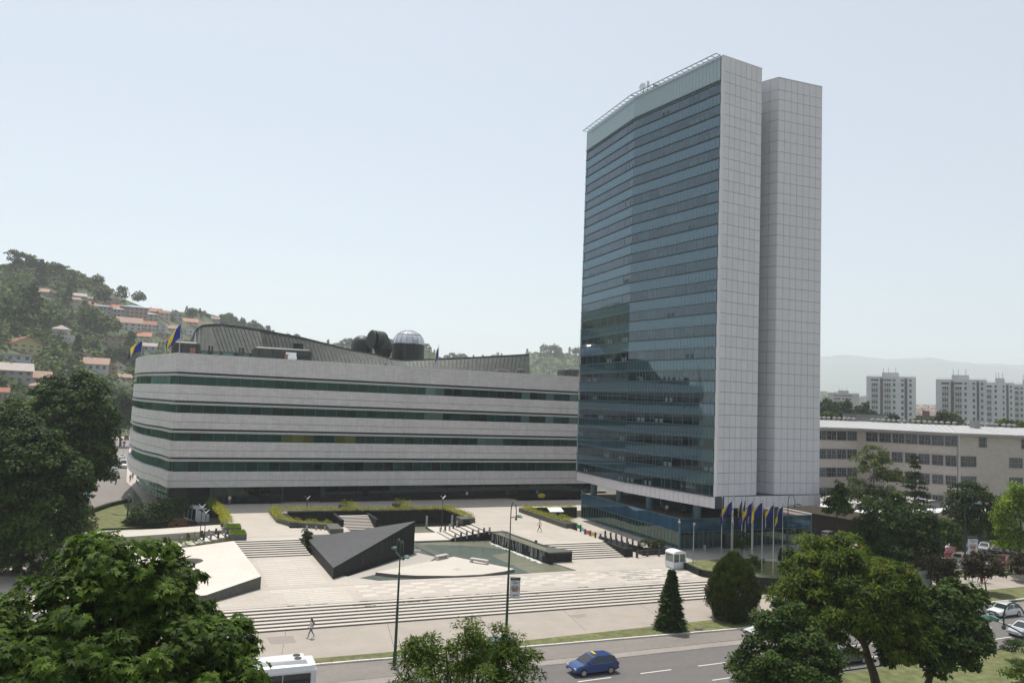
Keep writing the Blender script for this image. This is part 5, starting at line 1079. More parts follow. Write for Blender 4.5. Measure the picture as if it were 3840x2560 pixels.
def lobe(px_, py_, rx, rz, dist, ry=None):
    X, Y, Z = at_dist(px_, py_, dist); k = math.hypot(dist, Z-CAMH)/FPX; return ((X, Y, Z), (rx*k, (ry or rx)*k, rz*k))
def on_ground(px_, dist, z=0.0): X, Y, _ = at_dist(px_, 1500, dist); return (X, Y, z)
# ---- foreground trees
plant('chestnut_tree', 'big horse chestnut filling the bottom left corner, hand-shaped leaves, in front of the steps', 'tree', on_ground(430, 33), [lobe(430, 2170, 160, 200, 32), lobe(330, 2440, 350, 220, 31), lobe(580, 2340, 190, 180, 32), lobe(620, 2530, 300, 170, 30), lobe(80, 2560, 240, 160, 30), lobe(800, 2450, 110, 110, 31), lobe(640, 2110, 40, 50, 33), lobe(870, 2570, 100, 60, 29)], 430, .55, 85, .25, .088, 'chestnut', .32, 'palm', limbs=40, zmin=-.8)
plant('narrow_leaved_tree', 'feathery narrow-leaved treetop at the bottom centre of the picture, between the two lamp posts', 'tree', on_ground(1740, 27), [lobe(1730, 2560, 265, 130, 26.5), lobe(1600, 2480, 90, 90, 26.5), lobe(1760, 2450, 80, 100, 26.5), lobe(1900, 2480, 80, 110, 26.5), lobe(1560, 2430, 30, 60, 26.5), lobe(1760, 2385, 28, 60, 26.5), lobe(1880, 2410, 35, 60, 26.5), lobe(1970, 2500, 50, 60, 26.5)], 240, .36, 70, .20, .045, 'willow', .2, limbs=30, zmin=-.9, fill=.5)
plant('golden_rain_tree', 'broad tree with orange seed clusters on the near lawn, hiding part of the road', 'tree', (53.9, 47.6, 0), [lobe(3080, 2170, 120, 130, 70), lobe(3230, 2250, 170, 150, 68), lobe(3330, 2190, 95, 80, 70), lobe(3330, 2370, 130, 90, 67), lobe(3100, 2370, 120, 80, 66), lobe(2985, 2250, 80, 90, 68), lobe(3160, 2060, 80, 40, 71), lobe(3420, 2290, 50, 50, 69)], 380, .75, 130, .46, .13, 'golden', .34, flowers=70, limbs=30, zmin=-.7)
plant('maple_tree', 'dark green maple right of the golden rain tree, in front of the road', 'tree', (57.0, 45.6, 0), [lobe(3510, 2390, 140, 110, 71), lobe(3450, 2280, 60, 50, 72), lobe(3580, 2265, 85, 65, 72), lobe(3640, 2400, 50, 70, 71), lobe(3430, 2460, 90, 60, 70)], 260, .7, 130, .34, .22, 'maple', .26, limbs=20, zmin=-.6)
plant('maple_tree', 'smaller dark green maple left of the golden rain tree, before the old white car', 'tree', on_ground(2960, 57), [lobe(2960, 2480, 150, 110, 56), lobe(2940, 2350, 85, 80, 57), lobe(2860, 2530, 110, 70, 56), lobe(3040, 2540, 100, 80, 56)], 200, .6, 150, .23, .17, 'maple', .22, limbs=18, zmin=-.6)
plant('lawn_shrub', 'dark shrub on the near lawn at the right frame edge, below the silver lamp arm', 'shrub', on_ground(3830, 86), [lobe(3835, 2440, 50, 28, 88)], 30, .4, 80, .16, .1, 'dark', 0)
plant('lawn_shrub', 'green shrub in the bottom right corner of the picture', 'shrub', on_ground(3830, 66), [lobe(3835, 2540, 45, 45, 66)], 30, .4, 80, .16, .1, 'mid', 0)
# left side
plant('linden_tree', 'tall dense dark tree left of the curved building end, beside the side street', 'tree', on_ground(330, 128), [lobe(285, 1600, 115, 120, 125), lobe(225, 1490, 70, 60, 126), lobe(340, 1540, 60, 90, 124), lobe(320, 1455, 35, 40, 126), lobe(290, 1740, 100, 90, 123), lobe(385, 1660, 28, 40, 124), lobe(200, 1700, 90, 110, 124), lobe(255, 1850, 50, 60, 122)], 440, 1.25, 150, .50, .34, 'dark', .5, limbs=30, zmin=-.8)
plant('linden_tree', 'large dark tree at the left frame edge, in front of the tall dense one', 'tree', on_ground(110, 104), [lobe(90, 1800, 150, 160, 102), lobe(180, 1850, 110, 130, 101), lobe(60, 1650, 90, 80, 104), lobe(140, 1980, 120, 90, 100), lobe(250, 1790, 50, 50, 102), lobe(40, 2040, 90, 70, 100)], 400, 1.25, 150, .46, .32, 'dark', .45, limbs=30, zmin=-.8)
plant('broad_tree', 'lighter green tree at the left frame edge behind the dark ones', 'tree', on_ground(60, 150), [lobe(60, 1570, 110, 55, 150), lobe(-20, 1620, 90, 70, 148)], 110, 1.5, 70, .7, .5, 'mid', .4)
plant('broad_tree', 'dark tree just left of the curved building end, beyond the side street', 'tree', on_ground(465, 330), [lobe(462, 1540, 36, 60, 330), lobe(440, 1600, 30, 40, 330)], 60, 2.4, 55, 1.4, 1.0, 'dark', .4)
plant('garden_tree', 'dark spreading tree in the shade under the curved building end', 'tree', on_ground(590, 141), [lobe(580, 1930, 70, 36, 140), lobe(640, 1915, 50, 35, 141)], 70, 1.0, 70, .5, .3, 'dark', .2)
plant('maple_bush', 'small rusty red maple bush at the front of the left lawn', 'bush', on_ground(668, 137), [lobe(670, 1968, 30, 15, 137)], 26, .45, 70, .26, .14, 'rust', .06)
for px_, py_, rx, lb in ((485, 1957, 20, 'clipped bush left of a pair on the left lawn, by the lamp post'), (520, 1955, 20, 'clipped bush right of a pair on the left lawn, by the lamp post')): plant('clipped_bush', lb, 'bush', on_ground(px_, 140), [lobe(px_, py_, rx, 13, 140)], 24, .45, 90, .16, .12, 'dark', 0)
plant('garden_shrub', 'pale feathery tree near the left paving, behind the chestnut', 'tree', on_ground(290, 120), [lobe(290, 1960, 50, 70, 119), lobe(250, 2030, 55, 60, 118)], 70, .9, 60, .4, .2, 'grey', .12)
plant('round_bush', 'round clipped bush on the corner lawn at the left', 'bush', (-12.7, 95.6, 0), [((-12.7, 95.9, 1.0), (1.5, 1.3, 1.0))], 60, .3, 110, .12, .09, 'mid', 0, fill=.1, zmin=-.3)
plant('dark_bush', 'pair of tall dark rounded bushes at the left frame edge', 'bush', (-15.5, 101, 0), [((-15.9, 101, 2.2), (2.2, 1.6, 2.4)), ((-13.4, 100.6, 2.0), (1.3, 1.3, 2.2)), ((-18.5, 102, 2.0), (2, 1.8, 2.2))], 130, .55, 100, .2, .13, 'dark', 0, fill=.15, zmin=-.4)
plant('juniper_bed', 'low spreading green junipers in front of the round bush', 'ground cover', (-13.5, 90, 0), [((-13.0, 92, .3), (2.4, 2.0, .5)), ((-14.5, 88.5, .3), (2.4, 2.2, .5)), ((-17.5, 90.5, .3), (2.5, 3, .55)), ((-13.9, 85.5, .3), (1.5, 1.2, .4))], 150, .55, 80, .22, .1, 'mid', 0, fill=.2, zmin=0)
# spruce and yew by the kerb
def conifer(name, label, base, H_, R_, leaf='needle', n=26, droop=.35, L_=.3, group=None, per=16, topth=.06, dens=60, bare=.06):
    t = thing(name, label, 'tree', base, 0, group); Ps, As, Ns, Ts = [], [], [], []; b = MB(); b.tube([base, (base[0], base[1], base[2]+H_*.97)], [R_*.07, .02], 6); bx, by, bz = base
    for i in range(n):
        f = bare+(1-bare)*(i+RNG.random()*.6)/n; r = R_*(1-f)**.85*RNG.uniform(.8, 1.1)+topth*R_
        for k in range(per):
            a = RNG.random()*2*PI; rr_ = r*RNG.uniform(.72, 1.08); d = np.array([math.cos(a), math.sin(a), 0]); m_ = int(dens*.3+dens*rr_/R_); s_ = RNG.uniform(.15, 1, m_)**.7
            p = np.array([bx, by, bz+f*H_])+d*(rr_*s_)[:, None]+np.array([0, 0, 1])*(-droop*rr_*s_**1.5)[:, None]+RNG.normal(size=(m_, 3))*[.13*r+.04, .13*r+.04, .05*H_/n+.05]
            n_ = unit(np.array([0, 0, 1])+d*.4+RNG.normal(size=(m_, 3))*.4); ax = unit(d+RNG.normal(size=(m_, 3))*.55+[0, 0, -.2]); n_ = unit(n_-ax*(n_*ax).sum(1, keepdims=True))
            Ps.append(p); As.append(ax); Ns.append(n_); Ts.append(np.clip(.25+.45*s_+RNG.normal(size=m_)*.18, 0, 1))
    P, A, N, T = map(np.concatenate, (Ps, As, Ns, Ts)); link('crown', leaf_mesh('crown', P, A, N, L_, L_*.4, T, LM[leaf], base), t); b.build('trunk', M['bark'], t); return t
conifer('spruce_tree', 'narrow dark spruce on the grass strip by the kerb, left of the rounded yew', (46.9, 66.6, 0), 5.9, 1.45, n=30, per=14, L_=.34, dens=60, droop=.5)
yt = thing('yew_tree', 'big egg-shaped dark yew on the grass strip by the kerb', 'tree', (55.9, 68.0, 0)); Ps, As, Ns, Ts = [], [], [], []
for q in range(900):
    z = RNG.random()**.8; a = RNG.random()*2*PI; prof = math.sin(min(.985, (z+.16)/1.14)**.80*PI)**.55; r = 2.95*prof*RNG.uniform(.15, 1.0)**.35; m_ = 95
    c = np.array([55.9+r*.93*math.cos(a), 68.0+r*.93*math.sin(a), .3+z*6.2]); u_ = unit(RNG.normal(size=(m_, 3))); p = c+u_*[.30, .30, .62]*RNG.uniform(.4, 1, (m_, 1)); d = np.array([math.cos(a), math.sin(a), 0])
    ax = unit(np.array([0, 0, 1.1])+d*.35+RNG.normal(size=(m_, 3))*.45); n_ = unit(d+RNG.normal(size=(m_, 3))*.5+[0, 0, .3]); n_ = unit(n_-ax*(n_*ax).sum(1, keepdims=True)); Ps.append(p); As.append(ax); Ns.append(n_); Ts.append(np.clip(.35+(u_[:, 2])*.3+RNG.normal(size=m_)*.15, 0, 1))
P, A, N, T = map(np.concatenate, (Ps, As, Ns, Ts)); link('crown', leaf_mesh('crown', P, A, N, .24, .075, T, LM['yew'], (55.9, 68.0, 0)), yt); MB().tube([(55.9, 68.0, 0), (55.9, 68.0, 3)], .2, 8).build('trunk', M['bark'], yt)
# right side
D = lambda label, px_, d, lobes, leaf, nc, rc=.8, L_=.42, kind_='broad_tree', tr=.2, **k: plant(kind_, label, 'tree', on_ground(px_, d), [lobe(*l, d) for l in lobes], nc, rc, 75, L_, L_*.55, leaf, tr, **k)
D('dark red-leaved tree beside the grey billboard, left of the white parked car', 3480, 116, [(3490, 2165, 75, 60), (3520, 2140, 50, 45), (3430, 2200, 45, 35)], 'red', 100, .7, .38, 'red_leaved_tree', .12)
D('small red-leaved tree with a support stake beside the poster lamp post, on the kerb lawn', 3690, 120, [(3688, 2120, 50, 45), (3720, 2145, 35, 28), (3660, 2150, 30, 25)], 'red', 80, .6, .34, 'red_leaved_tree', .09)
MB().tube([(97.0, 69.3, 0), (97.05, 69.3, 2.4)], .05, 6).build('stake', M['bark'], bpy.data.objects['red_leaved_tree.001'])
D('red-leaved tree cut by the right frame edge beside the car park', 3835, 132, [(3840, 2130, 35, 45)], 'red', 40, .6, .34, 'red_leaved_tree', .1)
D('bright lime green tree at the right frame edge', 3815, 138, [(3835, 1950, 75, 90), (3800, 2030, 45, 40), (3850, 1870, 50, 50)], 'lime', 150, .95, .42, 'lime_tree', .25)
D('rounded dark tree standing before the projecting end of the faculty building', 3655, 152, [(3645, 1900, 75, 70), (3660, 1960, 85, 60), (3630, 1850, 45, 40)], 'dark', 170, 1.0, .48, 'broad_tree', .25)
D('tall loose pale tree with bent limbs in front of the faculty corner', 3280, 145, [(3270, 1740, 55, 60), (3330, 1790, 50, 45), (3260, 1870, 60, 60), (3330, 1880, 45, 50), (3210, 1810, 25, 30)], 'grey', 130, .9, .40, 'loose_tree', .3, bark='bark_pale', fill=.5)
D('dark dense tree in the clump between the low hall and the car park, left one', 3300, 128, [(3290, 1990, 70, 90), (3330, 2080, 80, 70), (3270, 2090, 50, 60)], 'dark', 190, .9, .45, 'broad_tree', .22)
D('dark dense tree in the clump between the low hall and the car park, right one', 3440, 132, [(3430, 1990, 70, 80), (3460, 2070, 60, 60), (3400, 1960, 50, 50), (3400, 2100, 60, 50)], 'dark', 190, .9, .45, 'broad_tree', .22)
D('mid green tree at the edge of the clump behind the white pickup', 3530, 140, [(3530, 2000, 50, 45), (3560, 2030, 35, 30)], 'mid', 80, .8, .42, 'broad_tree', .15)
D('slim light tree crown rising from the clump in front of the curved skylights', 3350, 134, [(3355, 1880, 26, 32), (3350, 1940, 35, 30)], 'mid', 50, .6, .36, 'broad_tree', .12)
conifer('cedar_tree', 'tall cedar with layered branches in front of the faculty facade', on_ground(3430, 142), 16.5, 3.9, n=15, per=9, droop=.05, L_=.42, dens=60, bare=.3)
D('young pine-like tree standing in front of the fascia of the low hall', 3140, 128, [(3145, 1850, 26, 40), (3142, 1910, 45, 25), (3130, 1880, 35, 20)], 'mid', 70, .55, .36, 'young_tree', .1)
D('green bush behind the bench lawn at the right edge', 3740, 160, [(3735, 2015, 28, 18), (3800, 2035, 40, 18)], 'mid', 40, .7, .4, 'bush', 0)
for px_, d, h in ((3084, 345, 20), (3093, 350, 23), (3102, 355, 24), (3121, 350, 22.5), (3134, 356, 22), (3143, 352, 21), (3160, 350, 22), (3170, 356, 21), (3179, 352, 23), (3222, 365, 21), (3243, 350, 22), (3256, 352, 23)):
    X, Y, Z = at_dist(px_, {3084: 1505, 3093: 1498, 3102: 1492, 3121: 1500, 3134: 1503, 3143: 1508, 3160: 1506, 3170: 1508, 3179: 1500, 3222: 1520, 3243: 1515, 3256: 1510}[px_], d); wq = 2.2
    plant('poplar_tree', 'columnar poplar behind the faculty roof, %s' % {3084: 'touching the tower edge', 3093: 'second from the tower', 3102: 'third from the tower', 3121: 'first after the small gap', 3134: 'second after the small gap', 3143: 'third after the small gap', 3160: 'left of the last close trio', 3170: 'middle of the last close trio', 3179: 'right of the last close trio', 3222: 'standing by itself', 3243: 'left of the pair by the lone tower', 3256: 'right of the pair by the lone tower'}[px_], 'tree', (X, Y, 0), [((X, Y, Z-9.5), (wq, wq, 9.5))], 60, 1.2, 40, .9, .6, 'dark', .3, group='poplars behind the faculty roof', limbs=0, fill=.2, zmin=-.9)
for px_, py_, d, rx, rz, leaf, lb in ((3110, 1565, 300, 22, 14, 'mid', 'rounded light tree before the poplars, above the faculty roof'), (3545, 1575, 300, 20, 26, 'dark', 'dark bushy tree above the faculty roof, in front of the connected towers'), (3580, 1580, 310, 14, 22, 'grey', 'pale loose tree beside the dark bushy one above the faculty roof'), (3350, 1580, 290, 8, 16, 'needle', 'small pointed fir above the faculty roof'), (3450, 1588, 300, 22, 12, 'mid', 'low green crown above the faculty roof right of the lone tower'), (3500, 1590, 305, 18, 10, 'mid', 'low yellowish crown above the faculty roof'), (3770, 1595, 300, 20, 12, 'mid', 'low green crown before the right towers'), (3825, 1600, 300, 20, 12, 'mid', 'low green crown at the right edge above the faculty roof')):
    plant('distant_tree', lb, 'tree', on_ground(px_, d), [lobe(px_, py_, rx, rz, d)], 40, 1.3, 40, .9, .6, leaf, .3, limbs=0)
# shrubs round the podium and the flag lawn
for i, (x, y, r) in enumerate(((63.4, 97.0, .75), (65.0, 97.1, .7), (66.1, 97.2, .75))): plant('clipped_shrub', ['round clipped shrub standing alone beside the podium', 'round clipped shrub, left of the touching pair beside the podium', 'round clipped shrub, right of the touching pair beside the podium'][i], 'shrub', (x, y, 1.5), [((x, y, 2.3), (r, r, r))], 26, .22, 90, .12, .08, 'yew', 0, fill=.1, zmin=-.9)
plant('lawn_bush', 'low green bush on the flag lawn in front of the flagpoles', 'bush', (69.7, 80.8, 1.8), [((69.8, 80.9, 2.6), (1.2, 1.1, 1.0))], 36, .35, 80, .16, .1, 'mid', 0)
plant('small_tree', 'small dark leafy tree behind the flagpoles', 'tree', (72.4, 86.5, 1.8), [((72.4, 86.5, 4.0), (1.5, 1.3, 1.6))], 40, .5, 60, .2, .12, 'dark', .06)
conifer('small_cypress', 'tiny dark cypress in the bed behind the flagpoles', (78.0, 85.0, 1.6), 2.0, .42, 'needle', n=12, per=8, L_=.14, droop=0)
# clipped cloud bush by the left stairs
t = thing('topiary_bush', 'cloud-pruned bush with dark pads on bent stems, beside the left stairs', 'bush', (16.9, 109.3, 1.75)); zt1 = zoomed(1000, 1860, 4.9)
for k, (a, b_, r) in enumerate(((705, 645, .48), (780, 690, .45), (703, 720, .40), (780, 765, .40), (700, 790, .42), (775, 825, .33))):
    d_ = ray(1000+a/4.9, 1860+b_/4.9); q = 109.3/d_.y; c = (d_.x*q, 109.3, CAMH+d_.z*q); P, A, N, T, _ = crown([(c, (r, r, r*.62))], 16, .13, 80, .1, .07, fill=.1, zmin=-.8)
    link('foliage_pad', leaf_mesh('foliage_pad', P, A, N, .10, .07, T, LM['dark'], (16.9, 109.3, 1.75)), t); MB().tube([(16.9+.1*k, 109.3, 1.75), ((16.9+c[0])/2, 109.3, (1.75+c[2])/2), c], .05, 5).build('stem', M['bark'], t)
plant('golden_shrub', 'small golden shrub at the foot of the cloud-pruned bush', 'shrub', (17.9, 107.6, 1.6), [((17.9, 107.5, 1.95), (.6, .6, .5))], 16, .2, 60, .14, .08, 'lime', 0)
# hedges and planters
def hedge(name, label, path, w, z, h, leafs=('hedge_y',), dens=150, L_=.18, jag=.16, cat='hedge', base=True):
    t = thing(name, label, cat, (path[0][0], path[0][1], z)); Ps, As, Ns, Ts = [], [], [], []
    for a, b_ in zip(path[:-1], path[1:]):
        a, b_ = np.array(a, float), np.array(b_, float); L0 = np.linalg.norm(b_-a); n = int(L0*dens*w); s_ = RNG.random(n); nn = np.array([-(b_-a)[1], (b_-a)[0]])/L0; o_ = RNG.uniform(-.5, .5, n)*w; bump_ = h*(1+.35*np.sin(s_*L0*3.1)+.3*RNG.normal(size=n)*.4)*(1-.5*(2*np.abs(o_)/w)**2)
        xy = a+(b_-a)*s_[:, None]+nn*o_[:, None]+RNG.normal(size=(n, 2))*jag; Ps.append(np.c_[xy, z+bump_*RNG.uniform(.4, 1.0, n)]); N_ = unit(RNG.normal(size=(n, 3))*.6+[0, 0, 1]); A_ = unit(RNG.normal(size=(n, 3))+[0, -.2, .5]); As.append(A_); Ns.append(unit(N_-A_*(N_*A_).sum(1, keepdims=True))); Ts.append(RNG.random(n))
    P, A, N, T = map(np.concatenate, (Ps, As, Ns, Ts)); link('foliage', leaf_mesh('foliage', P, A, N, L_, L_*.45, T, M[leafs[0]], (path[0][0], path[0][1], z)), t); return t
hedge('golden_hedge', 'golden-leaved hedge along the back of the sunken court, left part', [(15.2, 135), (22, 132.8), (30, 132.2)], 1.6, 2.7, .8)
hedge('golden_hedge', 'golden-leaved hedge along the back of the sunken court, right part', [(30, 132.1), (38, 132.1), (44.8, 132)], 1.5, 2.7, .75)
hedge('golden_hedge', 'golden-leaved hedge trailing down the right side of the sunken court', [(44.8, 132), (45.2, 126), (45.4, 121.5)], 1.6, 2.7, .8)
hedge('golden_hedge', 'golden-leaved hedge on the curved planter at the left of the sunken court', [(15.0, 134.5), (15.2, 124.8), (16.8, 121.2), (19.0, 119.6), (21.8, 118.2)], 1.2, 2.7, .7)
hedge('golden_hedge', 'golden hedge running back from the two stone planters towards the entrance', [(6.4, 135.5), (7.2, 128), (7.2, 119.5)], 1.5, 2.9, 1.0)
hedge('green_hedge', 'dark green end of the hedge beside the entrance glass', [(5.8, 142), (6.2, 136)], 1.8, 2.9, 1.1, ('hedge_g',))
for i, (x, y) in enumerate(((27.5, 137.0), (37.2, 137.5))): hedge('planter_hedge', ['golden shrub row on the left short planter behind the sunken court', 'golden shrub row on the right short planter behind the sunken court'][i], [(x, y+2), (x+1.6, y-2.5)], 1.3, 2.9, .9)
hedge('golden_hedge', 'loose golden hedge around the wedge-shaped planter near the tower', [(58.6, 129.5), (58.9, 121), (59.2, 116)], 1.2, 3.0, .6)
hedge('green_hedge', 'thin green hedge along the dark wall between the wedge-shaped planter and the tower', [(59, 131), (69.5, 130.4)], 1.0, 3.0, .6, ('hedge_y',))
wl = MB(); cv = [(14.6, 135.6), (14.7, 125), (16.2, 121.0), (18.4, 119.1), (21.0, 117.6), (20.9, 113.6), (22.8, 113.4), (22.8, 118.3), (19.6, 120.3), (17.3, 122.4), (16.1, 125.6), (16.0, 135.4)]
wl.prism(cv, 2.25, 3.0); tag(wl.build('curved_planter', M['planter']), 'curved grey granite planter at the left of the sunken court', 'planter')
tag(MB().prism([(43.0, 119.3), (45.75, 120.3), (45.9, 122.5), (43.1, 122.5)], 2.25, 3.05).build('end_planter', M['planter']), 'granite planter box at the right end of the sunken court', 'planter')
tag(MB().prism([(58.3, 131.0), (58.3, 114.8), (58.45, 112.4), (60.7, 112.6), (60.7, 116.4), (59.6, 121), (59.6, 130.6)], 1.1, 3.05).build('wedge_planter', M['planter']), 'long wedge-shaped granite planter near the tower, golden shrubs inside', 'planter')
hedge('planter_shrubs', 'golden shrubs in the box end of the wedge-shaped planter', [(59.5, 116), (59.5, 113)], 1.6, 3.0, .9, cat='shrubs')
tag(MB().box(59.6, 70.2, 130.6, 131.2, 1.1, 3.0).build('dark_wall', M['darkstone']), 'dark granite wall closing the sunken yard beside the tower podium', 'wall')
for i, (x0, x1, y0, y1) in enumerate(((6.8, 8.95, 116.3, 119.2), (7.1, 9.25, 110.6, 114.1))):
    t = thing('stone_planter', ['square granite planter with grassy plants, farther of the two by the left stairs', 'square granite planter with grassy plants, nearer of the two by the left stairs'][i], 'planter', (x0, y0, Z2))
    b = MB(); b.box(x0, x1, y0, y0+.14, 2.2, 3.1); b.box(x0, x1, y1-.14, y1, 2.2, 3.1); b.box(x0, x0+.14, y0+.14, y1-.14, 2.2, 3.1); b.box(x1-.14, x1, y0+.14, y1-.14, 2.2, 3.1); b.build('box', M['planter'], t); MB().box(x0+.14, x1-.14, y0+.14, y1-.14, 2.2, 2.95).build('soil', M['soil'], t)
    n = 1500; P = np.c_[RNG.uniform(x0+.15, x1-.15, n), RNG.uniform(y0+.2, y1-.2, n), np.full(n, 2.95)]; A = unit(RNG.normal(size=(n, 3))*.45+[0, 0, 1]); N = unit(RNG.normal(size=(n, 3))); N = unit(N-A*(N*A).sum(1, keepdims=True)); link('plants', leaf_mesh('plants', P, A, N, .38, .08, RNG.random(n), LM['lime'], (x0, y0, Z2)), t)
for i, (x, y, l_) in enumerate(((27.0, 135.9, 3), (36.8, 136.5, 3))): tag(MB().prism([(x-.2, y+3), (x+.8, y+3), (x+2.3, y-2), (x+1.3, y-2)], 2.2, 3.0).build('short_planter', M['planter']), ['left of the two short granite planters behind the sunken court', 'right of the two short granite planters behind the sunken court'][i], 'planter')
for i, (a, b_) in enumerate((((1.2, 108.9), (4.0, 109.9)), ((4.4, 110.0), (6.6, 110.6)), ((1.4, 113.4), (3.4, 114.3)))): hedge('low_box_hedge', ['low box hedge in front of the bollards, left piece', 'low box hedge in front of the bollards, right piece', 'low box hedge behind the left bollards'][i], [a, b_], .8, 1.7, .55, ('hedge_g',), dens=400, L_=.12, jag=.04)
# ---- trees of the hillside: one thing each, sharing a few crowns; scrub beyond counting is one mass
def hill_tree_mesh(kind_):
    if kind_ == 'round': P, A, N, T, _ = crown([((0, 0, 5.5), (3.6, 3.6, 3.9))], 34, 1.5, 11, 1, 1, fill=.1, zmin=-.7); L_ = 1.7
    elif kind_ == 'tall': P, A, N, T, _ = crown([((0, 0, 8.5), (2.4, 2.4, 7.5))], 40, 1.3, 10, 1, 1, fill=.1, zmin=-.9); L_ = 1.5
    elif kind_ == 'flat': P, A, N, T, _ = crown([((0, 0, 7.5), (3.9, 3.9, 2.2)), ((0, 0, 4.5), (3, 3, 1.0))], 30, 1.2, 11, 1, 1, fill=.1, zmin=-.4); L_ = 1.3
    else:
        n = 420; f = RNG.random(n)**1.25; a = RNG.random(n)*2*PI; r = 2.7*(1-f)*RNG.uniform(.5, 1, n)+.15; P = np.c_[r*np.cos(a), r*np.sin(a), 1+f*12]; A = unit(np.c_[np.cos(a), np.sin(a), -.35*np.ones(n)]+RNG.normal(size=(n, 3))*.3); N = unit(RNG.normal(size=(n, 3))*.4+[0, 0, 1]); N = unit(N-A*(N*A).sum(1, keepdims=True)); T = RNG.random(n)*.5; L_ = 1.3
    lf = LM['hill'] if kind_ != 'round' else random.choice([LM['hill'], LM['hill2']])
    me = leaf_mesh('hill_tree', P, A, N, L_, L_*.8, T, lf)
    return me
HT = {k: [hill_tree_mesh(k) for _ in range(3)] for k in ('round', 'tall', 'flat', 'fir')}
def hill_tree(px_, py_, h_px, kind_, label, group=None, s_=None):
    X, Y, z, s0 = hill_at(px_, py_) if s_ is None else (*hill_pt(px_, s_), s_); d = math.hypot(X, Y); hm_ = dict(round=9.4, tall=16, flat=9.7, fir=13)[kind_]; k = h_px*d/FPX/hm_
    o = bpy.data.objects.new('hill_tree', random.choice(HT[kind_])); COL.objects.link(o); o.location = (X, Y, z-.5); o.scale = (k*random.uniform(.85, 1.2),)*2+(k,); o.rotation_euler = (0, 0, random.random()*6.28)
    return tag(o, label, 'tree', group)
special = [(zA(20, 230), 130/2.45, 'flat', 'layered dark pine at the upper left frame edge on the ridge'), (zA(70, 230), 110/2.45, 'flat', 'layered pine on the ridge, second from the left frame edge'), (zA(110, 235), 100/2.45, 'flat', 'wide pine on the ridge left of the small round one'), (zA(190, 240), 90/2.45, 'round', 'round-topped pine on the left ridge'),
 (zA(290, 400), 200/2.45, 'fir', 'tall pointed fir below the left ridge'), (zA(355, 320), 105/2.45, 'round', 'dark rounded tree right of the pointed fir'), (zA(430, 330), 110/2.45, 'flat', 'wide layered pine near the bare ridge'), (zA(490, 345), 100/2.45, 'flat', 'last pine before the bare stretch of the ridge'), (zA(570, 330), 50/2.45, 'round', 'small round tree standing all alone on the bare ridge'),
 (zA(600, 470), 125/2.45, 'fir', 'narrow dark fir on the slope below the lone tree'), (zA(215, 800), 350/2.45, 'tall', 'very tall dark poplar-like tree on the left slope'), (zA(10, 760), 230/2.45, 'tall', 'tall dark tree cut by the left frame edge'), (zA(565, 600), 160/2.45, 'fir', 'dark fir beside the dark chalet'), (zA(440, 870), 200/2.45, 'round', 'big dark tree beside the tent-roofed villa'), (zA(780, 830), 200/2.45, 'round', 'large rounded dark tree in the middle of the slope'),
 (zA(695, 1090), 200/2.45, 'fir', 'dark fir in front of the small gabled house'), (zA(465, 1260), 110/2.45, 'fir', 'thin dark cypress beside the salmon roof'), (zA(1180, 1100), 250/2.45, 'tall', 'tall dark tree beside the beige balcony house'), (zA(1115, 1120), 130/2.45, 'round', 'dark round tree below the lower flag'), (zA(960, 900), 170/2.45, 'round', 'broad green tree left of the long white house'), (zA(880, 590), 130/2.45, 'round', 'dark tree left of the brownish gabled house'),
 (zA(1065, 560), 120/2.45, 'round', 'dense tree on the ridge above the terrace'), (zA(1215, 560), 110/2.45, 'round', 'dense tree on the ridge right of the terrace chimney'), (zA(830, 430), 100/2.45, 'round', 'broad tree crowning the ridge left of centre'), (zA(1545, 750), 70/2.45, 'fir', 'small fir between two gabled houses')]
for (x, y), h_, k, lb in special: hill_tree(x, y, h_, k, lb)
boxes = [(L_[1](L_[2], L_[3]), L_[4]/2.45, L_[5]/2.45) for L_ in HL]
def blocked(x, y):
    for (bx, by), w, h_ in boxes:
        if abs(x-bx) < w*.55+6 and by-h_-22 < y-2 < by+14: return True
    return False
def SHORT(l):
    w = l.split(',')[0].split()[:7]
    while w[-1] in ('a', 'the', 'with', 'of', 'and', 'by', 'beside', 'in', 'on', 'just', 'broad', 'flat', 'dull', 'behind', 'above', 'left', 'right', 'below', 'standing', 'near', 'bright', 'pale', 'red', 'orange'): w.pop()
    return ' '.join(w)
SKYMARKS = [(520, 'the lone tree on the bare ridge'), (640, 'the lower roof flag'), (740, 'the left tip of the copper roof'), (850, 'the first roof openings'), (960, 'the long roof cabin'), (1080, 'the high part of the copper roof'), (1190, 'the falling edge of the copper roof'), (1310, 'the hooded copper vent'), (1420, 'the copper horn'), (1530, 'the glazed dome'), (1646, 'the rooftop flag by the dome'), (1750, 'the lowest roof valley'), (1860, 'the rising edge of the copper roof'), (1990, 'the right tip of the copper roof'), (2080, 'the gap beyond the copper roof'), (2170, 'the roof cabin by the tower')]
n_ = 0; tries = 0
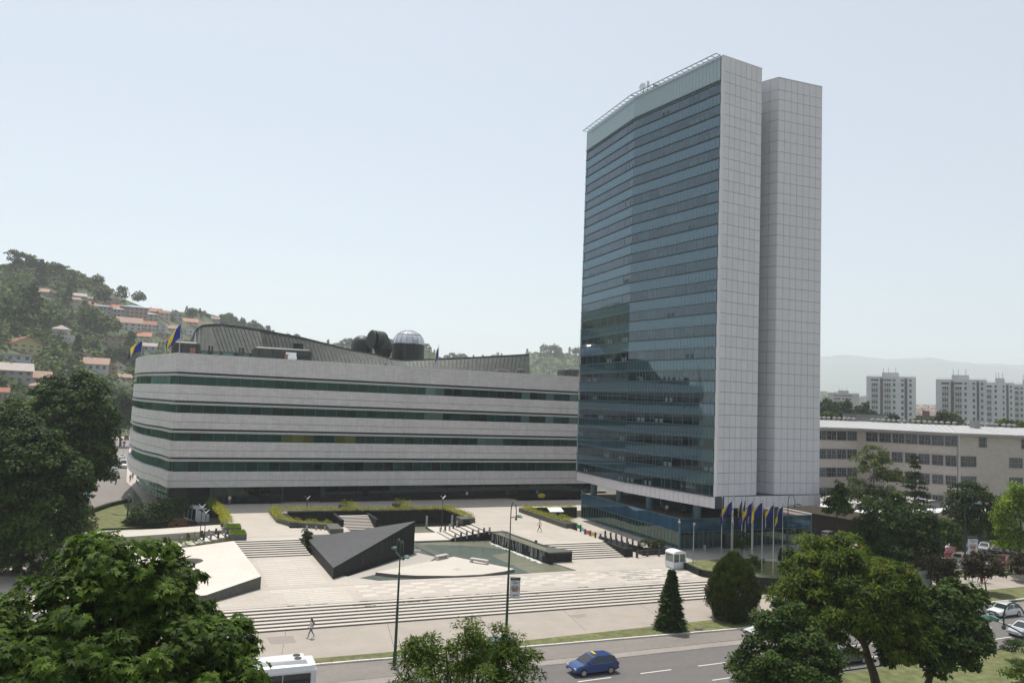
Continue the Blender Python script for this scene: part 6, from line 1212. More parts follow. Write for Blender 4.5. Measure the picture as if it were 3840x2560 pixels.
while n_ < 245 and tries < 4000:      # wooded skyline first, then the slope between the houses
    tries += 1
    if n_ < 125: px_ = random.uniform(480, 2230) if n_ % 3 else random.uniform(480, 1000); s_ = random.uniform(.93, 1.0); h_ = random.uniform(15, 30) if px_ < 1750 else random.uniform(18, 42); k = random.choice(['round', 'round', 'fir', 'tall'])
    else: px_ = random.uniform(-10, 850); s_ = random.uniform(.12, .97); h_ = random.uniform(22, 46)*(1.2-.4*s_); k = random.choice(['round', 'round', 'round', 'fir', 'tall'])
    if px_ < 480 and s_ > .84: continue
    X, Y, z = hill_pt(px_, s_); v = Vector((X, Y, z-CAMH)); py_ = 1280-FPX*v.dot(Up)/v.dot(Fw)
    if blocked(px_, py_) or blocked(px_, py_-h_*.5): continue
    shape = dict(round='rounded', tall='narrow', fir='pointed')[k]; size = 'big' if h_ > 30 else 'small' if h_ < 22 else 'middling'
    if px_ > 480 and n_ < 125:
        lm = min(SKYMARKS, key=lambda q: abs(q[0]-px_)); side = 'left of' if px_ < lm[0]-12 else 'right of' if px_ > lm[0]+12 else 'straight above'
        lb = '%s %s skyline tree, %s %s' % (size, shape, side, lm[1]); gp = 'trees on the hazy skyline'
    else:
        hh = min(HL, key=lambda q: math.hypot(q[1](q[2], q[3])[0]-px_, (q[1](q[2], q[3])[1]-py_)*1.3)); hx_, hy_ = hh[1](hh[2], hh[3]); dx, dy = px_-hx_, py_-hy_
        side = ('left of' if dx < 0 else 'right of') if abs(dx) > abs(dy)*1.2 else ('above' if dy < 0 else 'below'); lb = '%s %s tree %s the %s' % (size, shape, side, SHORT(hh[0])); gp = 'trees on the slope among the houses'
    o = hill_tree(px_, 0, h_, k, lb, gp, s_); n_ += 1
Ps, As, Ns, Ts = [], [], [], []
for q in range(8200):
    px_ = RNG.uniform(-80, 2300); s_ = RNG.uniform(.03, 1.0)**.8; X, Y, z = hill_pt(px_, s_); v = Vector((X, Y, z-CAMH)); py_ = 1280-FPX*v.dot(Up)/v.dot(Fw)
    if px_ < 860 and (blocked(px_, py_) or blocked(px_, py_-8)): continue
    if 400 < px_ < 500 and s_ > .86: continue
    r = RNG.uniform(1.3, 3.6)*(.6 if s_ > .9 else 1); m_ = 16; dd = rdir(m_, -.2); Ps.append(np.array([X, Y, z+r*.4])+dd*[r*1.3, r*1.3, r]); N_ = unit(dd+RNG.normal(size=(m_, 3))*.3+[0, 0, .4]); A_ = unit(np.cross(N_, RNG.normal(size=(m_, 3)))); As.append(A_); Ns.append(N_); Ts.append(np.clip(RNG.normal(.4+.3*RNG.normal(), .15, m_), 0, 1))
P, A, N, T = map(np.concatenate, (Ps, As, Ns, Ts)); o = link('hillside_scrub', leaf_mesh('hillside_scrub', P, A, N, 2.1, 1.9, T, LM['hill2'])); tag(o, 'scrub and small trees covering the hillside between the houses', 'scrub', kind='stuff')
Ps, As, Ns, Ts = [], [], [], []
for q in range(2600):
    if q < 1500: px_ = RNG.uniform(2950, 3900); X, Y, z = far_pt(px_, RNG.random()); r = RNG.uniform(4, 11)
    else: X, Y, _ = at_dist(RNG.uniform(2900, 3900), 1500, RNG.uniform(230, 1000)); z = 0; r = RNG.uniform(2, 4.5)
    m_ = 12; dd = rdir(m_, -.2); Ps.append(np.array([X, Y, z+r*.4])+dd*[r*1.2, r*1.2, r]); N_ = unit(dd+[0, 0, .4]); A_ = unit(np.cross(N_, RNG.normal(size=(m_, 3)))); As.append(A_); Ns.append(N_); Ts.append(RNG.random(m_)*.8)
P, A, N, T = map(np.concatenate, (Ps, As, Ns, Ts)); o = link('distant_woods', leaf_mesh('distant_woods', P, A, N, 5.0, 4.4, T, LM['hill'])); tag(o, 'hazy greenery between the far buildings and on the far hill', 'woods', kind='stuff')
o = None
# ================================================================= STREET LAMPS, POSTS, FLAGS
def vz(px_, py_, X, Y): d = ray(px_, py_); return CAMH+d.z*math.hypot(X, Y)/math.hypot(d.x, d.y)
def street_lamp(label, x, y, z0, H_, arms, head='lamp_head', scale=1.0):
    t = thing('street_lamp', label, 'street lamp', (x, y, z0), 0, 'green arched street lamps'); b = MB(); s_ = scale
    b.tube([(x, y, z0), (x, y, z0+1.1)], .17*s_, 10); b.tube([(x, y, z0+1.1), (x, y, z0+H_*.45)], [.13*s_, .11*s_], 10); b.tube([(x, y, z0+H_*.45), (x, y, z0+H_*.46), (x, y, z0+H_*.72)], [.13*s_, .095*s_, .085*s_], 10); b.tube([(x, y, z0+H_*.72), (x, y, z0+H_*.73), (x, y, z0+H_-1.0)], [.11*s_, .06*s_, .05*s_], 8)
    b.build('pole', M['greenpole'], t)
    for k in arms:
        r = .62 if len(arms) == 1 else .55; zt = z0+H_-1.0; b = MB(); pts = [(x, y, zt-.2)]+[(x, y+k*(r-r*cos(a)), zt+r*1.55*sin(a)) for a in np.linspace(0, PI, 13)]+[(x, y+k*2*r, zt-.35)]
        b.tube(pts, .045*s_, 7); b.build('arch', M['greenpole'], t)
        MB().tube([(x, y, zt-.55), (x, y+k*1.25, zt-.28), (x, y+k*1.75, zt-.22)], .045*s_, 7).build('arm', M['greenpole'], t)
        MB().ell((x, y+k*2*r, zt-.48), (.12, .12, .14), 8, 6).build('ball', M['darkmetal'], t)
        ya, yb = y+k*1.55, y+k*2.45; hd = MB(); hd.add([(x-.10, ya, zt-.28), (x+.10, ya, zt-.28), (x+.24, y+k*1.95, zt-.25), (x-.24, y+k*1.95, zt-.25), (x-.13, yb, zt-.22), (x+.13, yb, zt-.22), (x-.07, ya, zt-.10), (x+.07, ya, zt-.10), (x+.17, y+k*1.9, zt-.02), (x-.17, y+k*1.9, zt-.02), (x-.08, yb, zt-.14), (x+.08, yb, zt-.14)],
            [(0, 3, 2, 1), (3, 4, 5, 2), (6, 7, 8, 9), (9, 8, 11, 10), (0, 1, 7, 6), (1, 2, 8, 7), (2, 5, 11, 8), (5, 4, 10, 11), (4, 3, 9, 10), (3, 0, 6, 9)]); hd.build('lamp_head', M[head], t)
    return t
street_lamp('tall green lamp post with two arches and two heads, left of the other front lamp', 17.7, 63.9, 0, 10.4, (1, -1))
l2 = street_lamp('tall green lamp post with one arch, a camera and a banner, before the steps', 28.9, 66.7, 0, 13.0, (-1,))
street_lamp('green lamp post with one arch among the flagpoles in front of the tower', 75.35, 80.9, 1.6, 9.9, (-1,))
lr = street_lamp('green lamp post with one arch and a white poster, in front of the car park', 102.6, 75.7, 0, 12.0, (-1,))
x, y = at(3340, 2120, 0); street_lamp('green lamp post half hidden by the dark clump of trees, left of the car park', x, y, 0, vz(3340, 1900, x, y)+.6, (1,))
x, y = -6.9, 140.5; street_lamp('lamp post with a pale head standing on the left lawn by the clipped bushes', x, y, 0, vz(475, 1862, x, y)+.4, (1,))
x, y = at(405, 2470, 11.0); street_lamp('near lamp post whose pale green head shows in front of the big chestnut', x, y-1.4, 0, 11.9, (1,))
x, y = at(3685, 2312, 11.2); street_lamp('near lamp head with a wide arch at the right frame edge, over the street', x+.2, y-2.3, 0, 12.4, (1,), scale=.9)
# banner on the centre lamp post
M['banner'] = mat('banner_cloth', (.60, .60, .62), .7, .05, 2); M['print_grey'] = mat('grey_print', (.16, .17, .19), .7, .2, 9); M['print_brown'] = mat('brown_print', (.28, .19, .15), .7, .35, 7)
def banner(label, x, y, z0, z1, w, ang=0.0):
    t = thing('banner', label, 'banner', (x, y, z0)); c, s_ = cos(ang), sin(ang); P = lambda a, z, o=0: (x+a*c+o*s_, y+a*s_-o*c, z); h = z1-z0
    def slab(name, a0, a1, za_, zb_, o, m): b = MB(); b.add([P(a0, za_, o), P(a1, za_, o), P(a1, zb_, o), P(a0, zb_, o), P(a0, za_, o-.02), P(a1, za_, o-.02), P(a1, zb_, o-.02), P(a0, zb_, o-.02)], [(0, 1, 2, 3), (7, 6, 5, 4), (0, 4, 5, 1), (3, 2, 6, 7), (0, 3, 7, 4), (1, 5, 6, 2)]); b.build(name, m, t)
    slab('cloth', 0, w, z0, z1, 0, M['banner']); slab('header', 0, w, z1-h*.13, z1-.01, .012, M['darkmetal'])
    for k, (a0, a1, f) in enumerate(((.15, .55, .80), (.45, .9, .74), (.2, .7, .70), (.35, .85, .12), (.2, .6, .08))): slab('print_line', w*a0, w*a1, z0+h*f, z0+h*(f+.03), .012, M['print_grey'])
    pts = [(w*.5+w*.46*cos(a), z0+h*.36+h*.24*sin(a)) for a in np.linspace(0, PI, 9)]; b = MB(); b.tube([P(p[0], p[1], .02) for p in pts], .035, 5); b.build('print_arc', M['print_brown'], t)
    slab('print_picture', w*.22, w*.78, z0+h*.30, z0+h*.52, .012, M['print_brown'])
    MB().tube([P(-.1, z1+.06), P(w+.08, z1+.02)], .025, 5).build('bracket', M['darkmetal'], t); MB().tube([P(-.1, z0-.05), P(w+.05, z0-.05)], .025, 5).build('bracket', M['darkmetal'], t); return t
banner('white banner with a dark header and a brown arched picture, on the centre lamp post', 29.05, 66.6, 4.2, 6.0, .95, -.35)
banner('large white poster with an arched picture, on the lamp post before the car park', 102.9, 75.5, 3.5, 6.0, 1.45, -.35)
def cctv(label, x, y, z, ang, L_=.75):
    t = thing('security_camera', label, 'security camera', (x, y, z)); c, s_ = cos(ang), sin(ang); MB().tube([(x, y, z), (x+c*L_*.4, y+s_*L_*.4, z+.02)], .03, 5).build('bracket', M['darkmetal'], t); MB().tube([(x+c*.1, y+s_*.1, z+.28), (x+c*(L_+.1), y+s_*(L_+.1), z+.42)], .13, 10).build('housing', M['concrete'], t); MB().tube([(x+c*.35, y+s_*.35, z), (x+c*.35, y+s_*.35, z+.3)], .03, 5).build('mount', M['darkmetal'], t)
cctv('grey tube camera fixed to the centre lamp post, pointing left', 28.8, 66.65, vz(1910, 1995, 28.9, 66.7)-.3, PI)
t = thing('security_camera', 'small white dome camera on the upper corner of the podium', 'security camera', (70.1, 97.8, 5.4)); MB().ell((70.0, 97.7, 5.35), (.2, .2, .2), 10, 8).build('dome', M['white'], t); MB().tube([(70.1, 97.8, 5.75), (70.0, 97.7, 5.45)], .06, 6).build('arm', M['white'], t)
t = thing('camera_pole', 'thin grey pole with a small camera on top, at the tip of the flag lawn', 'pole', (64.4, 86.6, 1.8)); MB().tube([(64.4, 86.6, 1.7), (64.4, 86.6, 6.8)], [.07, .05], 8).build('pole', M['silver'], t); MB().ell((64.4, 86.5, 6.9), (.17, .17, .2), 8, 6).build('camera', M['concrete'], t)
# butterfly lamps of the plaza
for lb, (xb, yb, zb_), (tx, ty) in (('thin plaza lamp with a winged top, left of the pair by the left bollards', (750, 2010, 2.2), (752, 1893)), ('thin plaza lamp with a winged top, right of the pair by the left bollards', (766, 2016, 2.2), (769, 1913)),
        ('thin plaza lamp with a winged top standing in the curved planter of the sunken court', (1148, 1950, 1.0), (1150, 1862)), ('thin plaza lamp with a winged top at the foot of the side stairs', (1656, 1982, 1.1), (1661, 1860))):
    x, y = at(xb, yb, zb_); zt = vz(tx, ty, x, y); t = thing('plaza_lamp', lb, 'lamp', (x, y, zb_), 0, 'thin plaza lamps with winged tops'); MB().tube([(x, y, zb_-.3), (x, y, zt-.4)], .055, 8).build('pole', M['darkmetal'], t)
    MB().tube([(x, y, zt-.55), (x, y, zt-.3)], [.06, .16], 8).build('lamp_cone', M['silver'], t)
    for k in (-1, 1): b = MB(); b.add([(x, y-.2, zt-.28), (x, y+.2, zt-.28), (x+k*.42, y+.14, zt+.12), (x+k*.42, y-.14, zt+.12), (x, y-.2, zt-.32), (x, y+.2, zt-.32), (x+k*.42, y+.14, zt+.08), (x+k*.42, y-.14, zt+.08)], [(0, 1, 2, 3), (7, 6, 5, 4), (0, 3, 7, 4), (1, 5, 6, 2), (2, 6, 7, 3)]); b.build('wing', M['white'], t)
# bollards
def bol_mesh(m): b = MB(); b.tube([(0, 0, -.3), (0, 0, .72)], .15, 10); b.tube([(0, 0, .72), (0, 0, .80)], [.155, .15], 10); return b.mesh('bollard', m)
bmA, bmB = bol_mesh(M['concrete']), bol_mesh(M['darkmetal'])
ORD = 'first second third fourth fifth sixth seventh eighth ninth tenth eleventh twelfth'.split()
def bollards(pts, z0, z1, label, group, zoomf, alt=True, m=None):
    for i, (a, b_) in enumerate(pts):
        z = z0+(z1-z0)*i/max(1, len(pts)-1); x, y = zoomf(a, b_, z); o = link('bollard', m or (bmA if (i % 2 == 0) or not alt else bmB), None, (x, y, z)); tag(o, '%s from the left, %s' % (ORD[i], label), 'bollard', group)
z6 = zoomed(600, 1960, 4.9); z13 = zoomed(1360, 1880, 4.9); z10 = zoomed(1000, 1860, 4.9); z21 = zoomed(2100, 1900, 4.9)
bollards([(390, 370), (530, 325), (662, 325), (800, 310), (930, 295), (1068, 268), (1200, 248)], 1.6, 2.2, 'front row of stone bollards on the low steps beside the planters', 'bollards left of the planters, front row', z6)
bollards([(362, 310), (505, 290), (637, 270), (765, 245), (897, 225), (1027, 205), (1158, 185)], 1.6, 2.2, 'back row of stone bollards on the low steps beside the planters', 'bollards left of the planters, back row', z6)
bollards([(1700, 690), (1807, 665), (1912, 640), (2020, 620), (2125, 600), (2228, 580), (2330, 565)], 1.25, 2.3, 'front row of bollards along the side stairs by the pool', 'bollards of the side stairs, front row', z13)
bollards([(1427, 560), (1515, 538), (1597, 508), (1667, 478), (1733, 445)], 1.15, 1.9, 'back row of bollards on the side stairs by the court', 'bollards of the side stairs, back row', z13)
bollards([(733, 640), (903, 652), (1070, 655)], 2.0, 2.0, 'back bollards behind the cloud-pruned bush', 'bollards by the curved planter, back row', z10, False)
bollards([(817, 685), (988, 710), (1157, 710)], 1.6, 1.6, 'front bollards behind the cloud-pruned bush', 'bollards by the curved planter, front row', z10, False)
fr_pts = [(290, 390), (380, 420), (460, 500), (555, 530), (650, 562), (742, 590), (838, 620), (938, 650), (1040, 680), (1143, 712), (1250, 745)]
bollards(fr_pts, 2.3, 2.3, 'front row of dark bollards of the ramp fence', 'bollards of the ramp fence, front row', z21, m=bmB)
bk_pts = [(830, 530), (930, 560), (1028, 590), (1130, 625), (1232, 655), (1335, 690), (1440, 735)]
bollards(bk_pts, 2.0, 1.9, 'back row of dark bollards of the ramp fence', 'bollards of the ramp fence, back row', z21, m=bmB)
t = thing('fence_rails', 'thin steel rails linking the bollards of the ramp fence', 'railing', (*z21(460, 500, 2.3), 2.3))
P_f = [z21(a, b_, 2.3) for a, b_ in fr_pts]; P_b = [z21(a, b_, 2.0) for a, b_ in bk_pts]
for a, c in zip(P_f[:-1], P_f[1:]):
    for dz in (.35, .6): MB().tube([(*a, 2.3+dz), (*c, 2.3+dz)], .022, 5).build('rail', M['silver'], t)
for a, c in zip([P_f[3]]+P_b[:-1], P_b):
    for dz in (.35, .6): MB().tube([(*a, 2.0+dz), (*c, 2.0+dz)], .022, 5).build('rail', M['silver'], t)
for (i, col, nm_) in ((0, (.03, .38, .08), 'green'), (1, (.22, .60, .62), 'turquoise'), (2, (.50, .05, .06), 'red'), (3, (.62, .42, .03), 'yellow')):
    a, c = Vector(P_f[i]), Vector(P_f[i+1]); tag(MB().wall(tuple(a.lerp(c, .1)), tuple(a.lerp(c, .9)), 2.42, 3.0, .03).build('colour_panel', mat('panel_'+nm_, col, .5, .05, 2)), '%s panel fixed between two bollards of the ramp fence' % nm_, 'panel', 'coloured panels on the ramp fence')
tag(MB().prism([(58.75, 101.0), (58.9, 95.0), (60.4, 95.2), (60.4, 101)], .9, [2.3, 2.25, 2.25, 2.3]).build('stair_cheek', M['darkstone']), 'dark granite wall at the right side of the right stairs, bollards on top', 'wall')
tag(MB().prism([(61.2, 106.5), (61.6, 106.5), (63.2, 96.9), (62.7, 96.9)], 1.0, 2.0).build('ramp_wall', M['darkstone']), 'low dark wall carrying the back row of ramp fence bollards', 'wall')
tag(MB().prism([(62.2, 95.5), (67.8, 95.9), (67.5, 97.9), (62.6, 97.9)], 1.0, 1.75).build('shrub_bed', M['darkstone']), 'low dark planting bed with three round shrubs beside the podium', 'planter')
t = thing('post_rail', 'dark timber-like rail with three posts beside the white kiosk', 'railing', (60.5, 94.4, Z1))
for a in ((60.5, 94.3), (62.6, 94.9), (64.4, 94.7)): MB().box(a[0]-.13, a[0]+.13, a[1]-.13, a[1]+.13, Z1-.2, Z1+.95).build('post', M['darkmetal'], t)
for z in (1.55, 1.95): MB().tube([(60.5, 94.3, z), (62.6, 94.9, z), (67.5, 95.2, z)], .04, 6).build('rail', M['darkmetal'], t)
# flag lawn behind the curved dark wall
lawn = [(63.3, 86.9), (62.9, 84.5), (62.6, 82.2), (63.9, 80.2), (66.7, 77.4), (71, 74.6), (76, 72.9), (84, 72.2), (92, 74), (92, 84), (80, 86.6), (70, 88.0), (66, 87.9)]
o = MB(); o.prism(lawn, -.1, 1.78); o.build('flag_lawn', M['grass'])['kind'] = 'structure'
wl = MB()
for a, c in zip(lawn[:8], lawn[1:9]): wl.wall(c, a, -.1, 1.9, .45)
wl.build('curved_wall', M['darkstone']); tag(bpy.data.objects['curved_wall'], 'curved dark stone wall around the flag lawn, dropping to the sidewalk', 'wall')
flat('flag_path', M['paving'], [[(74.5, 86.9), (77, 84.5), (84, 81.5), (92, 78), (92, 80.5), (84, 84), (78, 86.6)]], 1.79)
flat('podium_apron', M['pavdark'], [[(64.8, 88.0), (70, 88.2), (80, 86.8), (92, 84.2), (100, 86), (100, 97.8), (70.2, 97.2), (66, 94)]], Z1+.006)
def cloth(name, col):
    m, nt, b = nm(name); N, L = nt.nodes, nt.links; b.inputs['Base Color'].default_value = (*col, 1); b.inputs['Roughness'].default_value = .75; tr = N.new('ShaderNodeBsdfTranslucent'); tr.inputs['Color'].default_value = (*[min(1, c*1.3) for c in col], 1); ms = N.new('ShaderNodeMixShader'); ms.inputs[0].default_value = .4; L.new(b.outputs[0], ms.inputs[1]); L.new(tr.outputs[0], ms.inputs[2]); L.new(ms.outputs[0], N['Material Output'].inputs['Surface']); return m
M['f_blue'] = cloth('flag_blue', (.012, .018, .16)); M['f_yel'] = cloth('flag_yellow', (.62, .48, .03)); M['f_white'] = cloth('flag_white', (.72, .72, .75))
LEFT = Vector((-sin(AZ), cos(AZ), 0))
def flag(label, x, y, z0, zt, L_=2.9, H_=1.5, droop=58, swing=0.0, plain=False, group='blue and yellow flags on the poles', seed=0, polem='silver', folds=1.3):
    t = thing('flagpole', label, 'flag', (x, y, z0), 0, group); MB().tube([(x, y, z0-.3), (x, y, z0+(zt-z0)*.5), (x, y, zt)], [.075, .06, .035], 8).build('pole', M[polem], t); MB().ell((x, y, zt+.07), (.1, .1, .12), 8, 6).build('finial', M['silver'], t)
    dirv_ = (Matrix.Rotation(rad(swing), 3, 'Z') @ LEFT); side = Vector((-dirv_.y, dirv_.x, 0)); dr = rad(droop); rs = random.Random(seed); ph = rs.uniform(0, 6)
    def P(u, v, o=0):
        w = (.30*sin(u*7+ph+v*1.5)+.16*sin(u*15+ph*2+v))*u**.6*folds; k = droop+18*u; q = rad(min(88, k))
        return Vector((x, y, zt-.15-v*H_*(1-.25*u)))+dirv_*(L_*u*cos(q))+Vector((0, 0, -L_*u*sin(q)*.92))+side*(w+o)
    nu, nv = 30, 15; b = MB(); vs = [tuple(P(i/nu, j/nv)) for j in range(nv+1) for i in range(nu+1)]; fs = []; ms = []
    for j in range(nv):
        for i in range(nu):
            u, v = (i+.5)/nu, (j+.5)/nv; fs.append((j*(nu+1)+i, j*(nu+1)+i+1, (j+1)*(nu+1)+i+1, (j+1)*(nu+1)+i)); ms.append(2 if plain else (1 if (u < .76 and u > .25+.51*v) else 0))
    b.v = vs; b.f = fs; b.m = ms; b.build('cloth', [M['f_blue'], M['f_yel'], M['f_white']], t, smooth=True)
    if not plain:
        b = MB()
        for k in range(8):
            v0 = .04+k*.125; u0 = .25+.51*v0-.055
            for o_ in (-.02, .02):
                pts = [];
                for q in range(10): a = PI/2+q*PI/5; r = .048 if q % 2 == 0 else .02; pts.append(tuple(P(u0+r*cos(a)*.6, min(1, max(0, v0+r*sin(a)*1.2)), o_)))
                b.add(pts, [tuple(range(10))])
        tag(b.build('stars', M['f_white'], t), kind='stuff')
    return t
FP = [('first flagpole from the left in the row before the tower, its flag hanging limp', 69.4, 87.06, 10.3, 78, 0, False), ('second flagpole from the left, its flag stretched down to the left', 69.56, 85.2, 10.2, 38, 0, False), ('flagpole with a plain white hanging flag, beside the second one', 70.4, 85.94, 10.6, 84, 0, True),
      ('flagpole with a drooping flag, left of the third close pair', 74.36, 88.87, 9.8, 62, 0, False), ('flagpole with a narrow drooping flag, right of the third close pair', 74.57, 88.4, 10.1, 70, 10, False), ('flagpole with a flag blown far to the left, left of the fourth close pair', 70.9, 82.73, 10.3, 40, 0, False), ('flagpole with a flag showing a row of stars, right of the fourth close pair', 72.0, 83.8, 10.4, 60, 10, False),
      ('tall flagpole with a wide flag showing stars and a bright yellow field, fifth group', 69.9, 79.6, 10.8, 34, 0, False), ('flagpole nearest the wall with a big flag and a long row of stars', 69.95, 77.6, 10.8, 44, 0, False), ('rightmost flagpole with a mostly yellow flag, touching the green lamp post', 75.3, 81.8, 10.0, 48, 0, False)]
for i, (lb, x, y, zt, dr, sw, pl) in enumerate(FP): flag(lb, x, y, 1.8, zt, droop=dr, swing=sw, plain=pl, seed=i)
x, z = at_y(672, 1320, 146.5); flag('flag on the parapet of the long block, in front of the orange-door roof cabin', x, 146.5, 28.5, at_y(677, 1212, 146.5)[1], 4.6, 2.4, 42, 0, group='flags on the roof of the long block', seed=21)
x, y, z = at_dist(531, 1320, 163); flag('flag at the curved left end of the long block, lower than the other', x, y, 28.3, at_dist(533, 1274, 163)[2], 3.6, 2.0, 25, 0, group='flags on the roof of the long block', seed=24)
x, z = at_y(1641, 1389, 149); flag('flag standing before the low point of the copper roof', x, 149, 28.3, at_y(1647, 1297, 149)[1], 3.4, 2.2, 62, 0, group='flags on the roof of the long block', seed=23)
# ================================================================= KIOSK, SHELTER, BENCHES, SIGNS
M['clear'] = glass('booth_glass', (.10, .12, .12), gloss=.08, rnd=.1, tint=(.9, 1, 1))
t = thing('guard_kiosk', 'small white guard booth with a curved roof on the terrace', 'kiosk', (62.1, 87.4, Z1)); x0, x1, y0, y1 = 61.2, 63.05, 86.5, 88.3
for x in (x0, (x0+x1)/2, x1):
    for y in (y0, y1): MB().box(x-.05, x+.05, y-.05, y+.05, Z1+.05, 3.1).build('post', M['whitemetal'], t)
MB().box(x0-.03, x1+.03, y0-.03, y1+.03, Z1+.08, 1.98).build('lower_panel', M['whitemetal'], t); MB().box(x0, x1, y0, y1, 1.99, 3.02).build('window_band', M['clear'], t); MB().box(x0-.06, x1+.06, y0-.06, y1+.06, 3.02, 3.12).build('ring_beam', M['whitemetal'], t)
b = MB(); n = 8
for i in range(n): a0, a1 = PI*i/n, PI*(i+1)/n; f_ = lambda a, r: ((x0+x1)/2-(1.0+r)*cos(a), 3.1+(.36+r)*sin(a)); (xa, za_), (xb, zb_) = f_(a0, 0), f_(a1, 0); b.add([(xa, y0-.1, za_), (xb, y0-.1, zb_), (xb, y1+.1, zb_), (xa, y1+.1, za_)], [(0, 1, 2, 3)])
b.add([((x0+x1)/2-1.0*cos(PI*i/n), y0-.1, 3.1+.36*sin(PI*i/n)) for i in range(n+1)], [tuple(range(n+1))]); b.build('roof', M['white'], t)
for x in (x0, x1): MB().box(x-.08, x+.08, y0-.08, y0+.08, Z1, Z1+.08).build('foot', M['concrete'], t)
t = thing('glass_shelter', 'white framed glass box with a rounded back, at the left end of the long block', 'shelter', (3.5, 144, 0)); q = [(1.68, 146.9), (3.45, 141.8), (5.6, 142.2), (3.9, 147.2)]
b = MB(); b.prism(q, .0, .12); b.build('base', M['white'], t); MB().prism([q[0], q[1], (5.2, 142.1), (3.5, 147.1)], 2.1, 2.2).build('roof', M['whitemetal'], t); b = MB(); b.prism([(3.45, 141.8), (5.6, 142.2), (5.55, 142.4), (3.4, 142.0)], .12, [2.15, 1.2, 1.2, 2.15]); b.build('end_panel', M['whitemetal'], t)
for k in range(4): a = Vector(q[0]).lerp(Vector(q[1]), k/3); MB().box(a.x-.05, a.x+.05, a.y-.05, a.y+.05, .1, 2.15).build('post', M['white'], t)
for k in range(3): a, c = Vector(q[0]).lerp(Vector(q[1]), k/3+.02), Vector(q[0]).lerp(Vector(q[1]), (k+1)/3-.02); MB().wall(tuple(a), tuple(c), .15, 2.1, .03).build('glass_panel', M['gf_glass'], t)
t = thing('canopy_board', 'white sloping canopy on posts in the sunken yard beside the tower', 'canopy', (62.3, 124, 1.1)); b = MB(); b.add([(61.04, 124.8, 3.9), (63.8, 124.85, 3.9), (63.5, 122.97, 3.4), (60.8, 122.97, 3.4), (61.04, 124.8, 3.82), (63.8, 124.85, 3.82), (63.5, 122.97, 3.32), (60.8, 122.97, 3.32)], [(0, 3, 2, 1), (4, 5, 6, 7), (3, 7, 6, 2), (0, 4, 7, 3), (1, 2, 6, 5)]); b.build('sheet', M['white'], t)
for x in (61.2, 63.3): MB().box(x-.05, x+.05, 124, 124.1, 1.1, 3.6).build('post', M['silver'], t)
MB().box(61.8, 62.7, 124.2, 124.6, 1.1, 2.9).build('door', M['concrete'], t)
def stone_bench(label, a, c, z, w=.55):
    a, c = Vector(a), Vector(c); t = thing('stone_bench', label, 'bench', (a.x, a.y, z)); u = (c-a).normalized(); MB().wall(tuple(a), tuple(c), z+.42, z+.54, w).build('seat', M['paving2'], t)
    for p in (a, c-u*.22): MB().wall(tuple(p), tuple(p+u*.22), z, z+.42, w).build('leg', M['paving2'], t)
stone_bench('white stone bench at the left point of the fan platform in the pool', (32.0, 97.4), (33.9, 98.5), 1.3); stone_bench('white stone bench at the right of the fan platform in the pool', (35.8, 95.5), (37.4, 93.5), 1.3)
stone_bench('pale stone bench beside the court pool behind the wedge monument', (21.2, 113.6), (22.6, 112.0), 1.2)
t = thing('park_bench', 'red-brown slatted bench on the lawn before the car park', 'bench', (113.7, 77.4, 0)); M['benchred'] = mat('red_brown_slats', (.28, .12, .075), .7, .2, 5)
for k in range(3): MB().box(112.6, 114.8, 77.2+k*.17, 77.33+k*.17, .45, .49).build('slat', M['benchred'], t)
for k in range(3): MB().box(112.6, 114.8, 77.74, 77.78, .55+k*.16, .67+k*.16).build('slat', M['benchred'], t)
for x in (112.7, 114.6): MB().box(x, x+.12, 77.15, 77.8, 0, .45).build('leg', M['concrete'], t)
tag(MB().box(115.3, 116.9, 76.7, 77.2, 0, .5).build('dark_box', M['darkmetal']), 'low dark bench block in front of the red-brown bench', 'bench')
t = thing('billboard', 'grey blank back of a billboard on two legs beside the red-leaved tree', 'billboard', (89, 70.8, 0)); MB().box(85.8, 89.7, 70.7, 70.85, 1.1, 3.0).build('board', M['concrete'], t); MB().box(85.7, 89.8, 70.62, 70.7, 3.0, 3.1).build('frame', M['darkmetal'], t)
for x in (86.3, 89.0): MB().box(x, x+.12, 70.8, 70.95, 0, 1.1).build('leg', M['darkmetal'], t)
b = MB(); b.tube([(49.8, 65.9, -.02), (49.8, 65.9, .09)], .42, 16); tag(b.build('manhole_ring', mat('rusty_ring', (.14, .10, .075), .8, .2, 5)), 'round brown manhole ring on the grass strip between spruce and yew', 'manhole')
tag(MB().tube([(64.0, 87.9, 1.1), (64.0, 87.9, 2.0)], .17, 12).build('waste_bin', M['darkmetal']), 'dark cylindrical bin beside the camera pole', 'bin'); tag(MB().tube([(73.9, 96.6, 1.1), (73.9, 96.6, 2.0)], .2, 12).build('waste_bin', M['concrete']), 'pale bin beside the podium entrance', 'bin')
x, y = at(43, 2376, 0); hz_ = vz(50, 2312, x, y); x2, y2 = at(53, 2290, hz_); t = thing('concrete_block', 'large pale concrete block with a sloping side at the left edge, beside the chestnut', 'block', (x, y, 0)); b = MB(); b.add([(x, y, -.1), (x+7, y-.2, -.1), (x+7, y+.3, hz_), (x+.15, y+.4, hz_), (x, y2+1, -.1), (x+7, y2+1, -.1), (x+7, y2, hz_), (x+.15, y2, hz_)], [(0, 1, 2, 3), (3, 2, 6, 7), (0, 3, 7, 4), (4, 7, 6, 5)]); b.build('body', M['concrete'], t); MB().box(x+.1, x+7, y+.35, y2+.05, hz_, hz_+.07).build('cap', M['paving2'], t)
